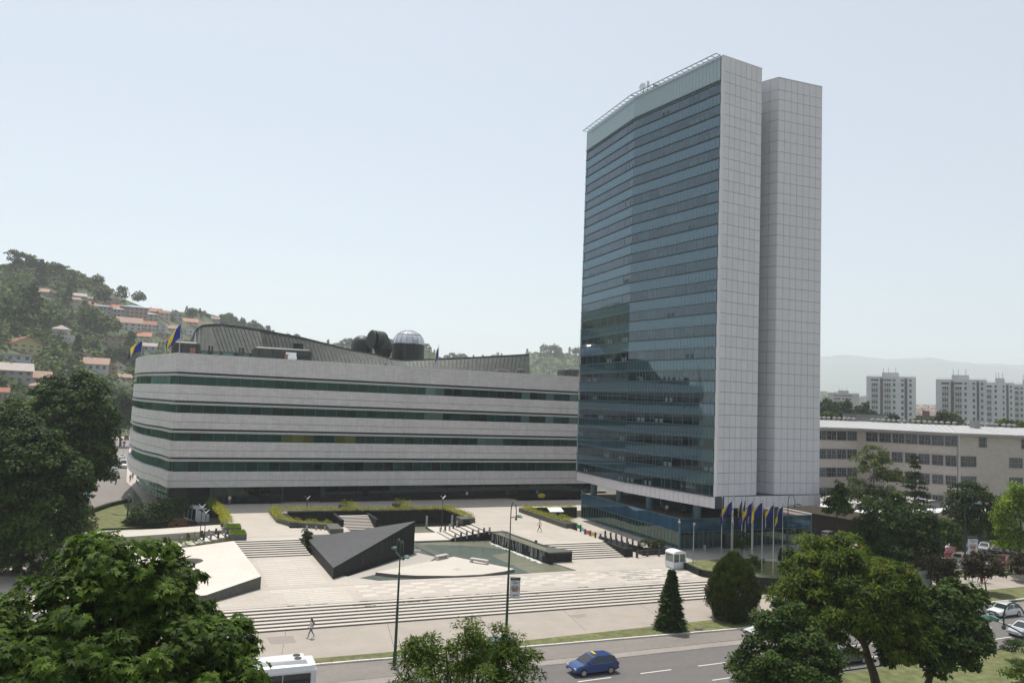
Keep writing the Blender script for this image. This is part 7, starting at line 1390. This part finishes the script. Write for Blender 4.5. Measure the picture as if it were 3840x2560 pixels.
# ================================================================= VEHICLES
CARM = {}
def paint(name, col, metal=.0):
    if name not in CARM:
        m, nt, b = nm('paint_'+name); b.inputs['Base Color'].default_value = (*col, 1); b.inputs['Roughness'].default_value = .28; b.inputs['Metallic'].default_value = metal; b.inputs['Coat Weight'].default_value = .7; b.inputs['Coat Roughness'].default_value = .05; CARM[name] = m
    return CARM[name]
M['carglass'] = mat('car_glass', (.02, .026, .03), .06, .1, 3, spec=.8); M['tyre'] = mat('tyre', (.02, .02, .021), .85, .1, 5); M['rim'] = mat('wheel_rim', (.38, .38, .39), .35, .1, 5, metal=.5); M['headlight'] = mat('headlight', (.62, .64, .66), .12, .05, 5, spec=.9); M['tail'] = mat('tail_light', (.35, .015, .015), .25, .1, 5); M['plate'] = mat('number_plate', (.6, .6, .58), .5, .03, 5); M['trim'] = mat('black_trim', (.025, .025, .027), .6, .1, 5)
wheel_me = None
def loft(b, secs):
    """secs: list of (x, [(y,z)...]) rings, closed"""
    n = len(secs[0][1]); vs = [(x, y, z) for x, r in secs for (y, z) in r]; fs = [(i*n+k, i*n+(k+1) % n, (i+1)*n+(k+1) % n, (i+1)*n+k) for i in range(len(secs)-1) for k in range(n)]
    fs += [tuple(range(n))[::-1], tuple((len(secs)-1)*n+k for k in range(n))]; b.add(vs, fs)
def make_car(label, kind, col, x, y, rot, z=0.0, group=None, L_=4.1, W_=1.74, H_=1.46, detail=True, name='parked_car'):
    """front of the car at +x before turning"""
    t = thing(name, label, 'car', (x, y, z), rot, group); h = W_/2
    def part(nm_, b, m, smooth=False, par=None): o = bpy.data.objects.new(nm_, b.mesh(nm_, m, smooth)); COL.objects.link(o); o.parent = par or t; return o
    if kind == 'boxy':    # old square hatchback
        prof = [(-.5, .28, .80), (-.47, .25, .88), (-.30, .22, .90), (.12, .22, .90), (.20, .22, .88), (.44, .23, .74), (.49, .28, .70), (.5, .34, .62)]; gh = [(-.46, .88), (-.38, 1.36), (-.34, 1.40), (.05, 1.40), (.10, 1.37), (.22, .88)]
    elif kind == 'sedan': prof = [(-.5, .32, .82), (-.48, .26, .90), (-.32, .22, .93), (.10, .22, .92), (.22, .22, .88), (.42, .23, .76), (.485, .27, .66), (.5, .34, .56)]; gh = [(-.38, .92), (-.24, 1.36), (-.18, 1.40), (.02, 1.40), (.08, 1.36), (.25, .87)]
    elif kind == 'estate': prof = [(-.5, .32, .92), (-.48, .26, .96), (-.30, .22, .96), (.10, .22, .94), (.24, .22, .92), (.42, .23, .80), (.485, .27, .68), (.5, .34, .58)]; gh = [(-.49, .96), (-.44, 1.42), (-.38, 1.47), (.0, 1.48), (.07, 1.43), (.29, .90)]
    elif kind == 'van': prof = [(-.5, .32, 1.05), (-.48, .26, 1.10), (-.30, .25, 1.10), (.20, .25, 1.10), (.33, .25, 1.08), (.44, .25, .98), (.49, .28, .80), (.5, .34, .60)]; gh = [(-.49, 1.10), (-.48, 1.95), (-.44, 2.0), (.12, 2.0), (.20, 1.92), (.40, 1.02)]
    else: prof = [(-.5, .32, .86), (-.48, .26, .94), (-.32, .22, .96), (.10, .22, .95), (.24, .22, .93), (.40, .23, .82), (.475, .27, .68), (.5, .34, .56)]; gh = [(-.47, .93), (-.41, 1.34), (-.32, 1.46), (.0, 1.48), (.07, 1.43), (.29, .90)]
    sc = H_/max(g[1] for g in gh); wf = lambda f: h*(1-.16*max(0, abs(f)-.36)/.14) if kind != 'boxy' else h*(1-.06*max(0, abs(f)-.4)/.1)
    secs = []
    for f, z0, z1 in prof:
        w = wf(f); z0 *= sc; z1 *= sc; zm = z0+(z1-z0)*.45; secs.append((f*L_, [(-w*.90, z0), (-w, z0+.10), (-w*1.0, zm+.05), (-w*.955, z1-.06), (-w*.86, z1), (w*.86, z1), (w*.955, z1-.06), (w, zm+.05), (w, z0+.10), (w*.90, z0)]))
    b = MB(); loft(b, secs); part('body', b, paint(col[0], *col[1:]), smooth=False)
    # greenhouse: painted roof and pillars, glass set proud of it
    wb, wt = h*.90, h*.72; ws = [wb if i in (0, len(gh)-1) else (wt if i in (2, 3) else wb+(wt-wb)*.82) for i in range(len(gh))]
    G_ = [(g[0]*L_, g[1]*sc, w) for g, w in zip(gh, ws)]; b = MB(); base_z = [float(np.interp(g[0], [p[0] for p in prof], [p[2] for p in prof]))*sc-.04 for g in gh]; vs = []
    for (gx, gz, w), bz in zip(G_, base_z): vs += [(gx, -wb, min(bz, gz)), (gx, wb, min(bz, gz)), (gx, w, gz), (gx, -w, gz)]
    fs = []
    for i in range(len(G_)-1): o = i*4; fs += [(o+3, o+2, o+6, o+7), (o, o+3, o+7, o+4), (o+1, o+5, o+6, o+2)]
    b.add(vs, fs); part('roof', b, paint(col[0], *col[1:]))
    def gp(i, s_, k, off=.012):      # point on the side glass: i fractional index along greenhouse, k height fraction
        i0 = int(min(i, len(G_)-2)); fr_ = i-i0; gx = G_[i0][0]*(1-fr_)+G_[i0+1][0]*fr_; gz = G_[i0][1]*(1-fr_)+G_[i0+1][1]*fr_; w = G_[i0][2]*(1-fr_)+G_[i0+1][2]*fr_; bz = base_z[i0]*(1-fr_)+base_z[i0+1]*fr_+.05; return (gx, s_*((wb+(w-wb)*k)+off), bz+(gz-bz)*k)
    for s_ in (-1, 1):
        n_w = 2 if kind in ('boxy', 'van') else 2; x_a, x_m, x_b = 1.25, 2.62, 3.9
        for (ia, ib) in ((.55, 1.95) if False else (1.0, 2.45), (2.55, 3.35)):
            pa, pb_, pc, pd_ = gp(ia if ia > 1 else .75, s_, .06), gp(ib+ (.95 if ib > 3 else 0), s_, .06), gp(ib, s_, .88), gp(max(ia, 1.35), s_, .88)
            b = MB(); b.add([pa, pb_, pc, pd_], [(0, 1, 2, 3) if s_ < 0 else (3, 2, 1, 0)]); part('side_window', b, M['carglass'])
    def screen(ia, ib, nm_):
        (xa, za_, wa), (xb, zb_, wb2) = G_[ia], G_[ib]; dx = .015 if ia > ib else -.015; b = MB(); k0, k1 = .08, .94; q0 = (xa+(xb-xa)*k0, za_+(zb_-za_)*k0); q1 = (xa+(xb-xa)*k1, za_+(zb_-za_)*k1)
        b.add([(q0[0]+dx, -wa*.90, q0[1]+.015), (q0[0]+dx, wa*.90, q0[1]+.015), (q1[0]+dx, wb2*.88, q1[1]+.015), (q1[0]+dx, -wb2*.88, q1[1]+.015)], [(0, 1, 2, 3) if ia > ib else (3, 2, 1, 0)]); part(nm_, b, M['carglass'])
    screen(5, 4, 'windscreen'); screen(0, 1, 'rear_window')
    wx = (L_*.315, -L_*.30)
    for fx in wx:
        for s_ in (-1, 1):
            b = MB(); b.tube([(fx, s_*(h-.20), .31), (fx, s_*(h+.012), .31)], .315, 16); w_ = part('wheel', b, M['tyre'])
            b = MB(); b.tube([(fx, s_*(h-.02), .31), (fx, s_*(h+.028), .31)], .20, 10); part('rim', b, M['rim'], par=w_)
    if detail:
        zf = prof[-2][2]*sc; zr = prof[0][2]*sc
        for s_ in (-1, 1):
            ys_ = sorted((s_*h*.55, s_*h*.86)); b = MB(); b.box(L_*.472, L_*.492, ys_[0], ys_[1], zf-.14, zf-.0); part('headlight', b, M['headlight'])
            ys_ = sorted((s_*h*.66, s_*h*.90)); b = MB(); b.box(-L_*.502, -L_*.485, ys_[0], ys_[1], zr-.20, zr+.0); part('tail_light', b, M['tail'])
            ym = sorted((s_*(h+.02), s_*(h+.15))); b = MB(); b.box(L_*.16, L_*.185, ym[0], ym[1], .93*sc, 1.04*sc); part('mirror', b, paint(col[0], *col[1:]) if kind != 'boxy' else M['trim'])
        b = MB(); b.box(L_*.49, L_*.506, -h*.5, h*.5, zf-.17 if kind == 'boxy' else zf-.22, zf-.03 if kind == 'boxy' else zf-.12); part('grille', b, M['trim']); b = MB(); b.box(L_*.485, L_*.512, -h*.86, h*.86, .36, .50); part('bumper', b, M['trim'] if kind in ('boxy',) else paint(col[0], *col[1:]))
        b = MB(); b.box(L_*.506, L_*.515, -.26, .26, .39, .49); part('number_plate', b, M['plate']); b = MB(); b.box(-L_*.506, -L_*.497, -.26, .26, .55, .66); part('number_plate', b, M['plate']); b = MB(); b.box(-L_*.51, -L_*.49, -h*.86, h*.86, .36, .50); part('bumper', b, M['trim'] if kind == 'boxy' else paint(col[0], *col[1:]))
    return t
C_ = dict(blue=('blue', (.018, .055, .20), .25), white=('white', (.66, .66, .65)), silver=('silver', (.42, .44, .46), .5), black=('black', (.015, .016, .02), .2), red=('red', (.42, .015, .02)), darkred=('darkred', (.22, .02, .025), .2), beige=('beige', (.34, .29, .21), .2), grey=('grey', (.12, .13, .15), .3), green=('green', (.03, .055, .05), .3), midblue=('midblue', (.03, .075, .26), .25), teal=('teal', (.05, .12, .14), .3))
rz_ = -.12
t = make_car('blue hatchback taxi with a yellow roof sign driving on the street', 'hatch', C_['blue'], 33.2, 58.1, PI+.015, rz_, name='taxi', L_=4.2, W_=1.76, H_=1.5)
b = MB(); b.box(-.1, .1, -.32, .32, 1.5, 1.62); o = bpy.data.objects.new('taxi_sign', b.mesh('taxi_sign', mat('taxi_yellow', (.65, .52, .04), .5, .05, 3))); COL.objects.link(o); o.parent = t
make_car('old boxy white hatchback parked at the kerb beyond the yew', 'boxy', C_['white'], 55.0, 62.25, PI+.0, rz_, L_=3.9, W_=1.62, H_=1.40)
make_car('old white hatchback driving on the street at the right edge', 'boxy', C_['white'], 89.3, 61.05, PI+.03, rz_, L_=4.3, W_=1.66, H_=1.40, name='car')
make_car('silver car cut by the right frame edge on the street', 'hatch', C_['silver'], 83.4, 54.75, PI+.03, rz_, name='car')
x, y = at(1838, 2440, 0); make_car('dark teal car mostly hidden behind the feathery treetop, at the kerb', 'hatch', C_['teal'], x, min(y, 64.2), PI, rz_)
x, y = at(3170, 2475, 0); make_car('dark car glimpsed under the golden rain tree', 'hatch', C_['grey'], x, y, 0, rz_, name='car')
make_car('white car glimpsed behind the golden rain tree on the far lane', 'hatch', C_['white'], 74.5, 60.2, PI, rz_, name='car')
def px_car(label, kind, col, a, b_, rot, **k): x, y = zoomed(3280, 1960, 4.2)(a, b_, -.05); return make_car(label, kind, C_[col], x, y, rad(rot), -.05, 'cars in the car park', **k)
px_car('white modern hatchback at the front of the car park, facing right', 'hatch', 'white', 1110, 690, -14); px_car('dark car partly hidden behind the white hatchback and the red-leaved tree', 'hatch', 'grey', 985, 690, -14)
px_car('beige old saloon in the car park behind the white hatchback', 'boxy', 'beige', 1340, 620, 188, L_=4.3); px_car('bright red car left of the beige saloon', 'hatch', 'red', 1080, 545, 190); px_car('dark red car behind the beige saloon', 'hatch', 'darkred', 1370, 520, -10); px_car('white pickup-like car behind the red ones', 'boxy', 'white', 1150, 430, 185)
px_car('dark car with a glinting windscreen in the back row', 'hatch', 'black', 1320, 360, 205); px_car('bright blue car in the back row of the car park', 'estate', 'midblue', 1560, 410, 205); px_car('silver car in the back row, right of the blue one', 'estate', 'silver', 1740, 440, 205); px_car('dark car in the back row, right of the silver one', 'estate', 'black', 1960, 475, 205)
px_car('dark grey car in the back row, beside the lime tree', 'hatch', 'grey', 2140, 470, 205); px_car('black hatchback behind the small staked tree', 'hatch', 'black', 1730, 580, -8); px_car('dark red hatchback at the front right of the car park', 'hatch', 'darkred', 2030, 650, 192, L_=4.3); px_car('dark green car behind the dark red hatchback', 'hatch', 'green', 2240, 600, 192)
px_car('white small van partly hidden by the poster on the lamp post', 'estate', 'white', 1540, 600, 185); px_car('black car at the right frame edge in the car park', 'hatch', 'black', 2340, 500, 205)
make_car('silver estate car parked beside the low dark hall, right of the podium', 'estate', C_['silver'], 109.6, 107.0, rad(15), 0, L_=4.3); make_car('dark off-roader parked beside the podium corner', 'estate', C_['black'], 106.0, 108.5, rad(100), 0, H_=1.8)
make_car('light car half hidden behind the golden rain tree near the podium', 'hatch', C_['silver'], 106.5, 101.0, rad(190), 0)
def st_car(label, kind, col, a, b_, rot, **k): x, y = zoomed(300, 1580, 4.9)(a, b_, -.1); return make_car(label, kind, C_[col], x, y, rad(rot), -.1, 'traffic on the side street', name='car', **k)
st_car('black car right ahead of the motorcycle on the side street', 'sedan', 'black', 662, 1035, 94); st_car('dark red-lit car second in the queue on the side street', 'sedan', 'grey', 632, 950, 95); st_car('silver-roofed car third in the queue on the side street', 'sedan', 'silver', 600, 885, 95); st_car('dark car under the tree branches on the side street', 'sedan', 'black', 560, 810, 96)
st_car('white van coming towards the camera on the side street', 'van', 'white', 788, 845, -84, L_=5.2, W_=1.95, H_=2.3); st_car('white car just beyond the white van', 'sedan', 'white', 770, 685, 95); st_car('first white car far up the side street', 'sedan', 'white', 590, 510, 98); st_car('second white car far up the side street, behind the first', 'sedan', 'silver', 600, 460, 98); st_car('dark red van far up the side street', 'van', 'darkred', 850, 335, 100, H_=2.0)
make_car('dark car seen through the gap under the tower, beside the left column', 'hatch', C_['black'], 93.0, 160.5, rad(60), 1.1); make_car('white car seen through the gap under the tower, left of the column', 'hatch', C_['white'], 86.6, 163.5, rad(90), 1.1)
# minibus at the lower left
xr, yn = at(1190, 2487, 3.0); bx1, by0 = xr, yn; bl, bw = 10.5, 2.45; t = thing('minibus', 'white city bus with black side windows and rooftop fans, cut by the bottom edge', 'bus', (bx1-bl/2, by0+bw/2, rz_))
b = MB(); sec = lambda i0: [(by0+i0, .2), (by0-.0+i0*.5, 1.0), (by0+.02+i0*.6, 2.55), (by0+.16+i0, 2.88), (by0+.40+i0, 2.98), (by0+bw-.40-i0, 2.98), (by0+bw-.16-i0, 2.88), (by0+bw-i0*.6, 2.55), (by0+bw-i0*.5, 1.0), (by0+bw-i0, .2)]
loft(b, [(bx1-bl, sec(.15)), (bx1-bl+.3, sec(.02)), (bx1-.35, sec(.0)), (bx1-.08, sec(.06)), (bx1, [(p[0], min(p[1], 2.7)) for p in sec(.2)])]); b.build('body', paint('white', (.66, .66, .65)), t)
b = MB(); 
b.add([(bx1-4.6, by0+.45, 2.97), (bx1-.6, by0+.35, 2.97), (bx1-.6, by0+bw-.35, 2.97), (bx1-4.6, by0+bw-.45, 2.97), (bx1-3.9, by0+.6, 3.2), (bx1-.75, by0+.5, 3.22), (bx1-.75, by0+bw-.5, 3.22), (bx1-3.9, by0+bw-.6, 3.2)], [(4, 5, 6, 7), (0, 1, 5, 4), (1, 2, 6, 5), (2, 3, 7, 6), (3, 0, 4, 7)]); b.build('air_conditioner', paint('white', (.66, .66, .65)), t)
for yy in (by0+.85, by0+1.55): b = MB(); b.tube([(bx1-1.25, yy, 3.2), (bx1-1.25, yy, 3.26)], .26, 16); b.build('roof_fan', M['trim'], t)
MB().box(bx1-6.1, bx1-4.75, by0+.75, by0+1.55, 2.97, 3.06).build('roof_hatch', M['beige2'], t)
for k in range(5): MB().box(bx1-.35-(k+1)*1.95, bx1-.42-k*1.95, by0-.02, by0+.03, 1.25, 2.42).build('side_window', M['carglass'], t)
for fx in (bx1-2.4, bx1-8.4):
    for yy in (by0+.12, by0+bw-.12): MB().tube([(fx, yy-.14, .42), (fx, yy+.14, .42)], .46, 16).build('wheel', M['tyre'], t)
# motorcycle with rider on the side street
x, y = zoomed(300, 1580, 4.9)(655, 1150, -.1); t = thing('motorcycle', 'motorcycle following the black car on the side street', 'motorcycle', (x, y, -.1))
for dy in (-.65, .65): MB().tube([(x-.06, y+dy, .2), (x+.06, y+dy, .2)], .31, 14).build('wheel', M['tyre'], t)
MB().ell((x, y, .65), (.17, .55, .2), 10, 6).build('body', paint('black', (.015, .016, .02), .2), t); MB().box(x-.3, x+.3, y+.42, y+.46, .95, 1.0).build('handlebar', M['darkmetal'], t); MB().box(x-.1, x+.1, y-.72, y-.66, .6, .7).build('tail_light', M['tail'], t)
# ================================================================= PEOPLE
SK = mat('skin', (.42, .26, .19), .6, .05, 3); PC_ = {}
def pcol(c):
    k = tuple(c)
    if k not in PC_: PC_[k] = mat('fabric_%d' % len(PC_), c, .85, .1, 6)
    return PC_[k]
def person(label, x, y, z, face, shirt, legs, hair=(.04, .03, .02), H_=1.75, walk=.0, arms='down', sit=False, sleeves=True, long_hair=False, shoes=(.03, .03, .03)):
    """one continuous skinned body; face = heading in degrees (0 = +x)"""
    t = thing('person', label, 'person', (x, y, z), rad(face)); k = H_/1.75; w = walk
    V_ = {'hip': (0, 0, .93), 'waist': (0, 0, 1.08), 'chest': (.01, 0, 1.30), 'neckb': (0, 0, 1.47), 'neck': (.01, 0, 1.53), 'head': (.03, 0, 1.62), 'crown': (.02, 0, 1.73)}; E_ = [('hip', 'waist'), ('waist', 'chest'), ('chest', 'neckb'), ('neckb', 'neck'), ('neck', 'head'), ('head', 'crown')]; R_ = {'hip': .135, 'waist': .125, 'chest': .145, 'neckb': .075, 'neck': .055, 'head': .088, 'crown': .06}
    for s_, nm_ in ((1, 'l'), (-1, 'r')):
        f = w*s_; hp = (0, s_*.095, .90); kn = (f*.24+ (.03 if w else .01), s_*.10, .50); an = (f*.42-(.0 if f > 0 else .10*abs(w)), s_*.10, .09+(.0 if f >= 0 else .06*abs(w))); to = (an[0]+.15, s_*.115, an[2]-.05)
        if sit: kn = (.42, s_*.12, .90); an = (.45, s_*.12, .42); to = (.6, s_*.12, .38)
        sh = (0, s_*.185, 1.42); 
        if arms == 'hips': el = (-.06, s_*.40, 1.18); ha = (.06, s_*.20, 1.02)
        elif arms == 'up' and s_ > 0: el = (.24, s_*.22, 1.36); ha = (.34, s_*.16, 1.62)
        elif arms == 'front': el = (.10, s_*.24, 1.15); ha = (.32, s_*.14, 1.12)
        else: el = (-f*.14, s_*.235, 1.16); ha = (-f*.24+.04, s_*.25, .93)
        fi = (ha[0]+.03, ha[1], ha[2]-.10) if arms not in ('up', 'front') else (ha[0]+.08, ha[1], ha[2]+.03)
        for n_, p, r in (('hipj', hp, .095), ('knee', kn, .062), ('ank', an, .042), ('toe', to, .035), ('sho', sh, .062), ('elb', el, .043), ('hand', ha, .032), ('fing', fi, .022)): V_[n_+nm_] = p; R_[n_+nm_] = r
        E_ += [('hip', 'hipj'+nm_), ('hipj'+nm_, 'knee'+nm_), ('knee'+nm_, 'ank'+nm_), ('ank'+nm_, 'toe'+nm_), ('chest', 'sho'+nm_), ('sho'+nm_, 'elb'+nm_), ('elb'+nm_, 'hand'+nm_), ('hand'+nm_, 'fing'+nm_)]
    names = list(V_); me = bpy.data.meshes.new('body'); me.from_pydata([tuple(c*k for c in V_[n_]) for n_ in names], [(names.index(a), names.index(b_)) for a, b_ in E_], []); o = bpy.data.objects.new('body', me); COL.objects.link(o); o.parent = t
    sm2 = o.modifiers.new('s', 'SKIN')
    for i, n_ in enumerate(names): me.skin_vertices[0].data[i].radius = (R_[n_]*k*(1.0 if n_ not in ('chest', 'hip', 'waist') else .80), R_[n_]*k*(1.0 if n_ not in ('chest', 'hip', 'waist') else 1.25)); me.skin_vertices[0].data[i].use_root = (n_ == 'hip')
    o.modifiers.new('d', 'SUBSURF').levels = 1
    dg = bpy.context.evaluated_depsgraph_get(); m2 = bpy.data.meshes.new_from_object(o.evaluated_get(dg)); o.modifiers.clear(); o.data = m2; bpy.data.meshes.remove(me)
    m2.materials.clear(); [m2.materials.append(q) for q in (SK, pcol(shirt), pcol(legs), pcol(shoes))]
    hz2 = .93*k
    for p in m2.polygons:
        c = p.center; ay = abs(c.y); leg_top = .97*k
        if c.z > 1.49*k: mi = 0
        elif c.z < .10*k: mi = 3
        elif c.z < leg_top and not (ay > .19*k and not sit and c.z > .72*k): mi = 2
        elif ay > .17*k and (c.z < (1.20 if sleeves else 1.34)*k): mi = 0
        else: mi = 1
        p.material_index = mi; p.use_smooth = True
    def part(nm_, b, m): q = bpy.data.objects.new(nm_, b.mesh(nm_, m, True)); COL.objects.link(q); q.parent = t
    b = MB(); b.ell((-.005*k, 0, 1.69*k), (.108*k, .095*k, .095*k), 10, 7)
    if long_hair: b.ell((-.07*k, 0, 1.56*k), (.07*k, .10*k, .19*k), 10, 7)
    part('hair', b, pcol(hair)); b = MB(); b.tube([(.115*k, 0, 1.66*k), (.135*k, 0, 1.625*k)], .014*k, 5); part('nose', b, SK); return t, part, k
def px_person(label, px_, py_, z, *a, **k_): x, y = at(px_, py_, z); return person(label, x, y, z, *a, **k_)
BLK = (.02, .02, .022); WHT = (.62, .62, .64); DEN = (.10, .15, .24)
t_, part, k = px_person('person in white top and jeans with a reddish backpack, walking on the sidewalk', 1165, 2391, 0, 185, (.60, .57, .60), DEN, walk=.7, H_=1.72, long_hair=True, sleeves=False); b = MB(); b.ell((-.20, 0, 1.26), (.12, .15, .20), 10, 7); part('backpack', b, pcol((.30, .13, .12)))
px_person('person in dark clothes walking left beside the yew, at the foot of the steps', 2646, 2251, 0, 190, (.07, .055, .055), BLK, walk=.9, H_=1.78)
px_person('person in a white shirt and black trousers walking across the upper terrace', 2023, 1992, Z2, 190, WHT, BLK, walk=.95, H_=1.82)
px_person('person in a pink shirt with hands on hips, seen from behind on the podium roof', 2500, 1930, 5.67, 80, (.60, .47, .47), BLK, arms='hips', H_=1.72)
t_, part, k = px_person('person in dark clothes lifting a long window-cleaning pole on the podium roof', 2481, 1924, 5.67, 60, (.05, .06, .08), BLK, arms='up', H_=1.72); b = MB(); b.tube([(.35, .15, 1.4), (.55, .1, 4.6)], .025, 5); part('cleaning_pole', b, M['silver']); b = MB(); b.box(.5, .6, -.1, .3, 4.6, 4.68); part('brush', b, M['trim'])
px_person('person in dark clothes standing under the tower near its right column', 2565, 1937, 5.67, 90, (.05, .04, .04), BLK, H_=1.74)
px_person('person in lilac leaning beside the white guard booth', 2497, 2118, Z1, 10, (.50, .40, .60), (.42, .36, .48), arms='front', H_=1.66, long_hair=True)
z14 = zoomed(1400, 1700, 2.45)
for lb, a, b_, sh, f in (('person in a white shirt standing before the lobby glass, left of the terrace entrance', 763, 385, WHT, 270), ('person in dark clothes before the lobby glass, near the middle', 1098, 368, BLK, 250), ('person in pale blue by the yellow board at the lobby', 1410, 378, (.35, .40, .5), 200), ('person in white at the corner under the tower, left one', 1888, 390, WHT, 180), ('person in grey at the corner under the tower, right one', 1902, 388, (.4, .4, .42), 10)):
    x, y = z14(a, b_, Z2); person(lb, x, min(y, 146.9+.07*(x-26)), Z2, f, sh, BLK, H_=1.75)
x, y = z14(1445, 385, Z2); t = thing('yellow_board', 'oval yellow board standing before the lobby glass', 'board', (x, 148.5, Z2)); MB().ell((x, 148.5, Z2+.65), (.9, .05, .5), 16, 8).build('board', mat('yellow_sign', (.6, .5, .05), .5, .05, 3), t); MB().box(x-.3, x+.3, 148.4, 148.6, Z2, Z2+.2).build('foot', M['darkmetal'], t)
x, y = zoomed(600, 1780, 4.9)(1278, 565, Z2); person('person with a white top in the dark entrance at the left of the long block', x, 145.6, Z2, 270, WHT, (.4, .1, .08), H_=1.75)
z3 = zoomed(300, 1580, 4.9)
for lb, a, b_, sh in (('person in dark blue on the left pavement of the side street', 155, 1280, (.05, .06, .10)), ('person in patterned clothes at the building corner of the side street', 920, 1105, (.25, .20, .16)), ('person walking behind the patterned one at the building corner', 965, 1060, (.30, .18, .14))):
    x, y = z3(a, b_, 0); person(lb, x, y, 0, 85, sh, BLK, walk=.5)
x, y = z3(655, 1150, -.1); person('rider with a white helmet on the motorcycle of the side street', x, y-.05, -.18, 88, (.08, .08, .1), BLK, arms='front', sit=True, hair=(.7, .7, .7))
x, y = z3(130, 1500, 0); t = thing('info_post', 'blue information post at the left pavement of the side street', 'post', (x, y, 0)); MB().box(x-.35, x+.35, y-.1, y+.1, .2, 2.0).build('panel', mat('light_blue_panel', (.12, .35, .5), .5, .05, 3), t); MB().box(x-.2, x+.2, y-.05, y+.05, 0, .2).build('foot', M['darkmetal'], t)
x, y = z3(795, 615, 0); t = thing('traffic_light', 'traffic light with a round sign above the side street', 'traffic light', (x, y, 0)); MB().tube([(x, y, 0), (x, y, 4.6)], .07, 6).build('pole', M['silver'], t); MB().box(x-.2, x+.2, y-.2, y, 2.6, 3.6).build('signal', M['trim'], t); MB().tube([(x, y-.1, 4.1), (x, y-.05, 4.1)], .5, 14).build('sign', mat('blue_sign', (.08, .1, .3), .5, .05, 3), t)
px_person('person in a blue shirt walking beside the poster lamp post', 3640, 2177, 0, 240, (.03, .06, .40), (.09, .12, .12), walk=.8, H_=1.8)
t_, part, k = px_person('person in dark trousers carrying a long red bag beside the staked tree', 3672, 2184, 0, 250, (.25, .04, .05), (.05, .06, .14), walk=.4, H_=1.75); b = MB(); b.ell((.05, .38, .75), (.12, .22, .75), 10, 8); part('bag', b, pcol((.55, .035, .03)))
# ---- labels that still coincide are told apart by their order from the left
byl = {}
for o_ in bpy.data.objects:
    if 'label' in o_ and o_.parent is None: byl.setdefault(o_['label'], []).append(o_)
for lb, os_ in byl.items():
    n = len(os_)
    if n < 2: continue
    os_.sort(key=lambda q: math.atan2(q.location.x, q.location.y))
    names = ['left one', 'right one'] if n == 2 else ['left one', 'middle one', 'right one'] if n == 3 else ['%s from left' % ORD[min(i, 11)] for i in range(n)]
    for q, s_ in zip(os_, names): q['label'] = lb+', '+s_
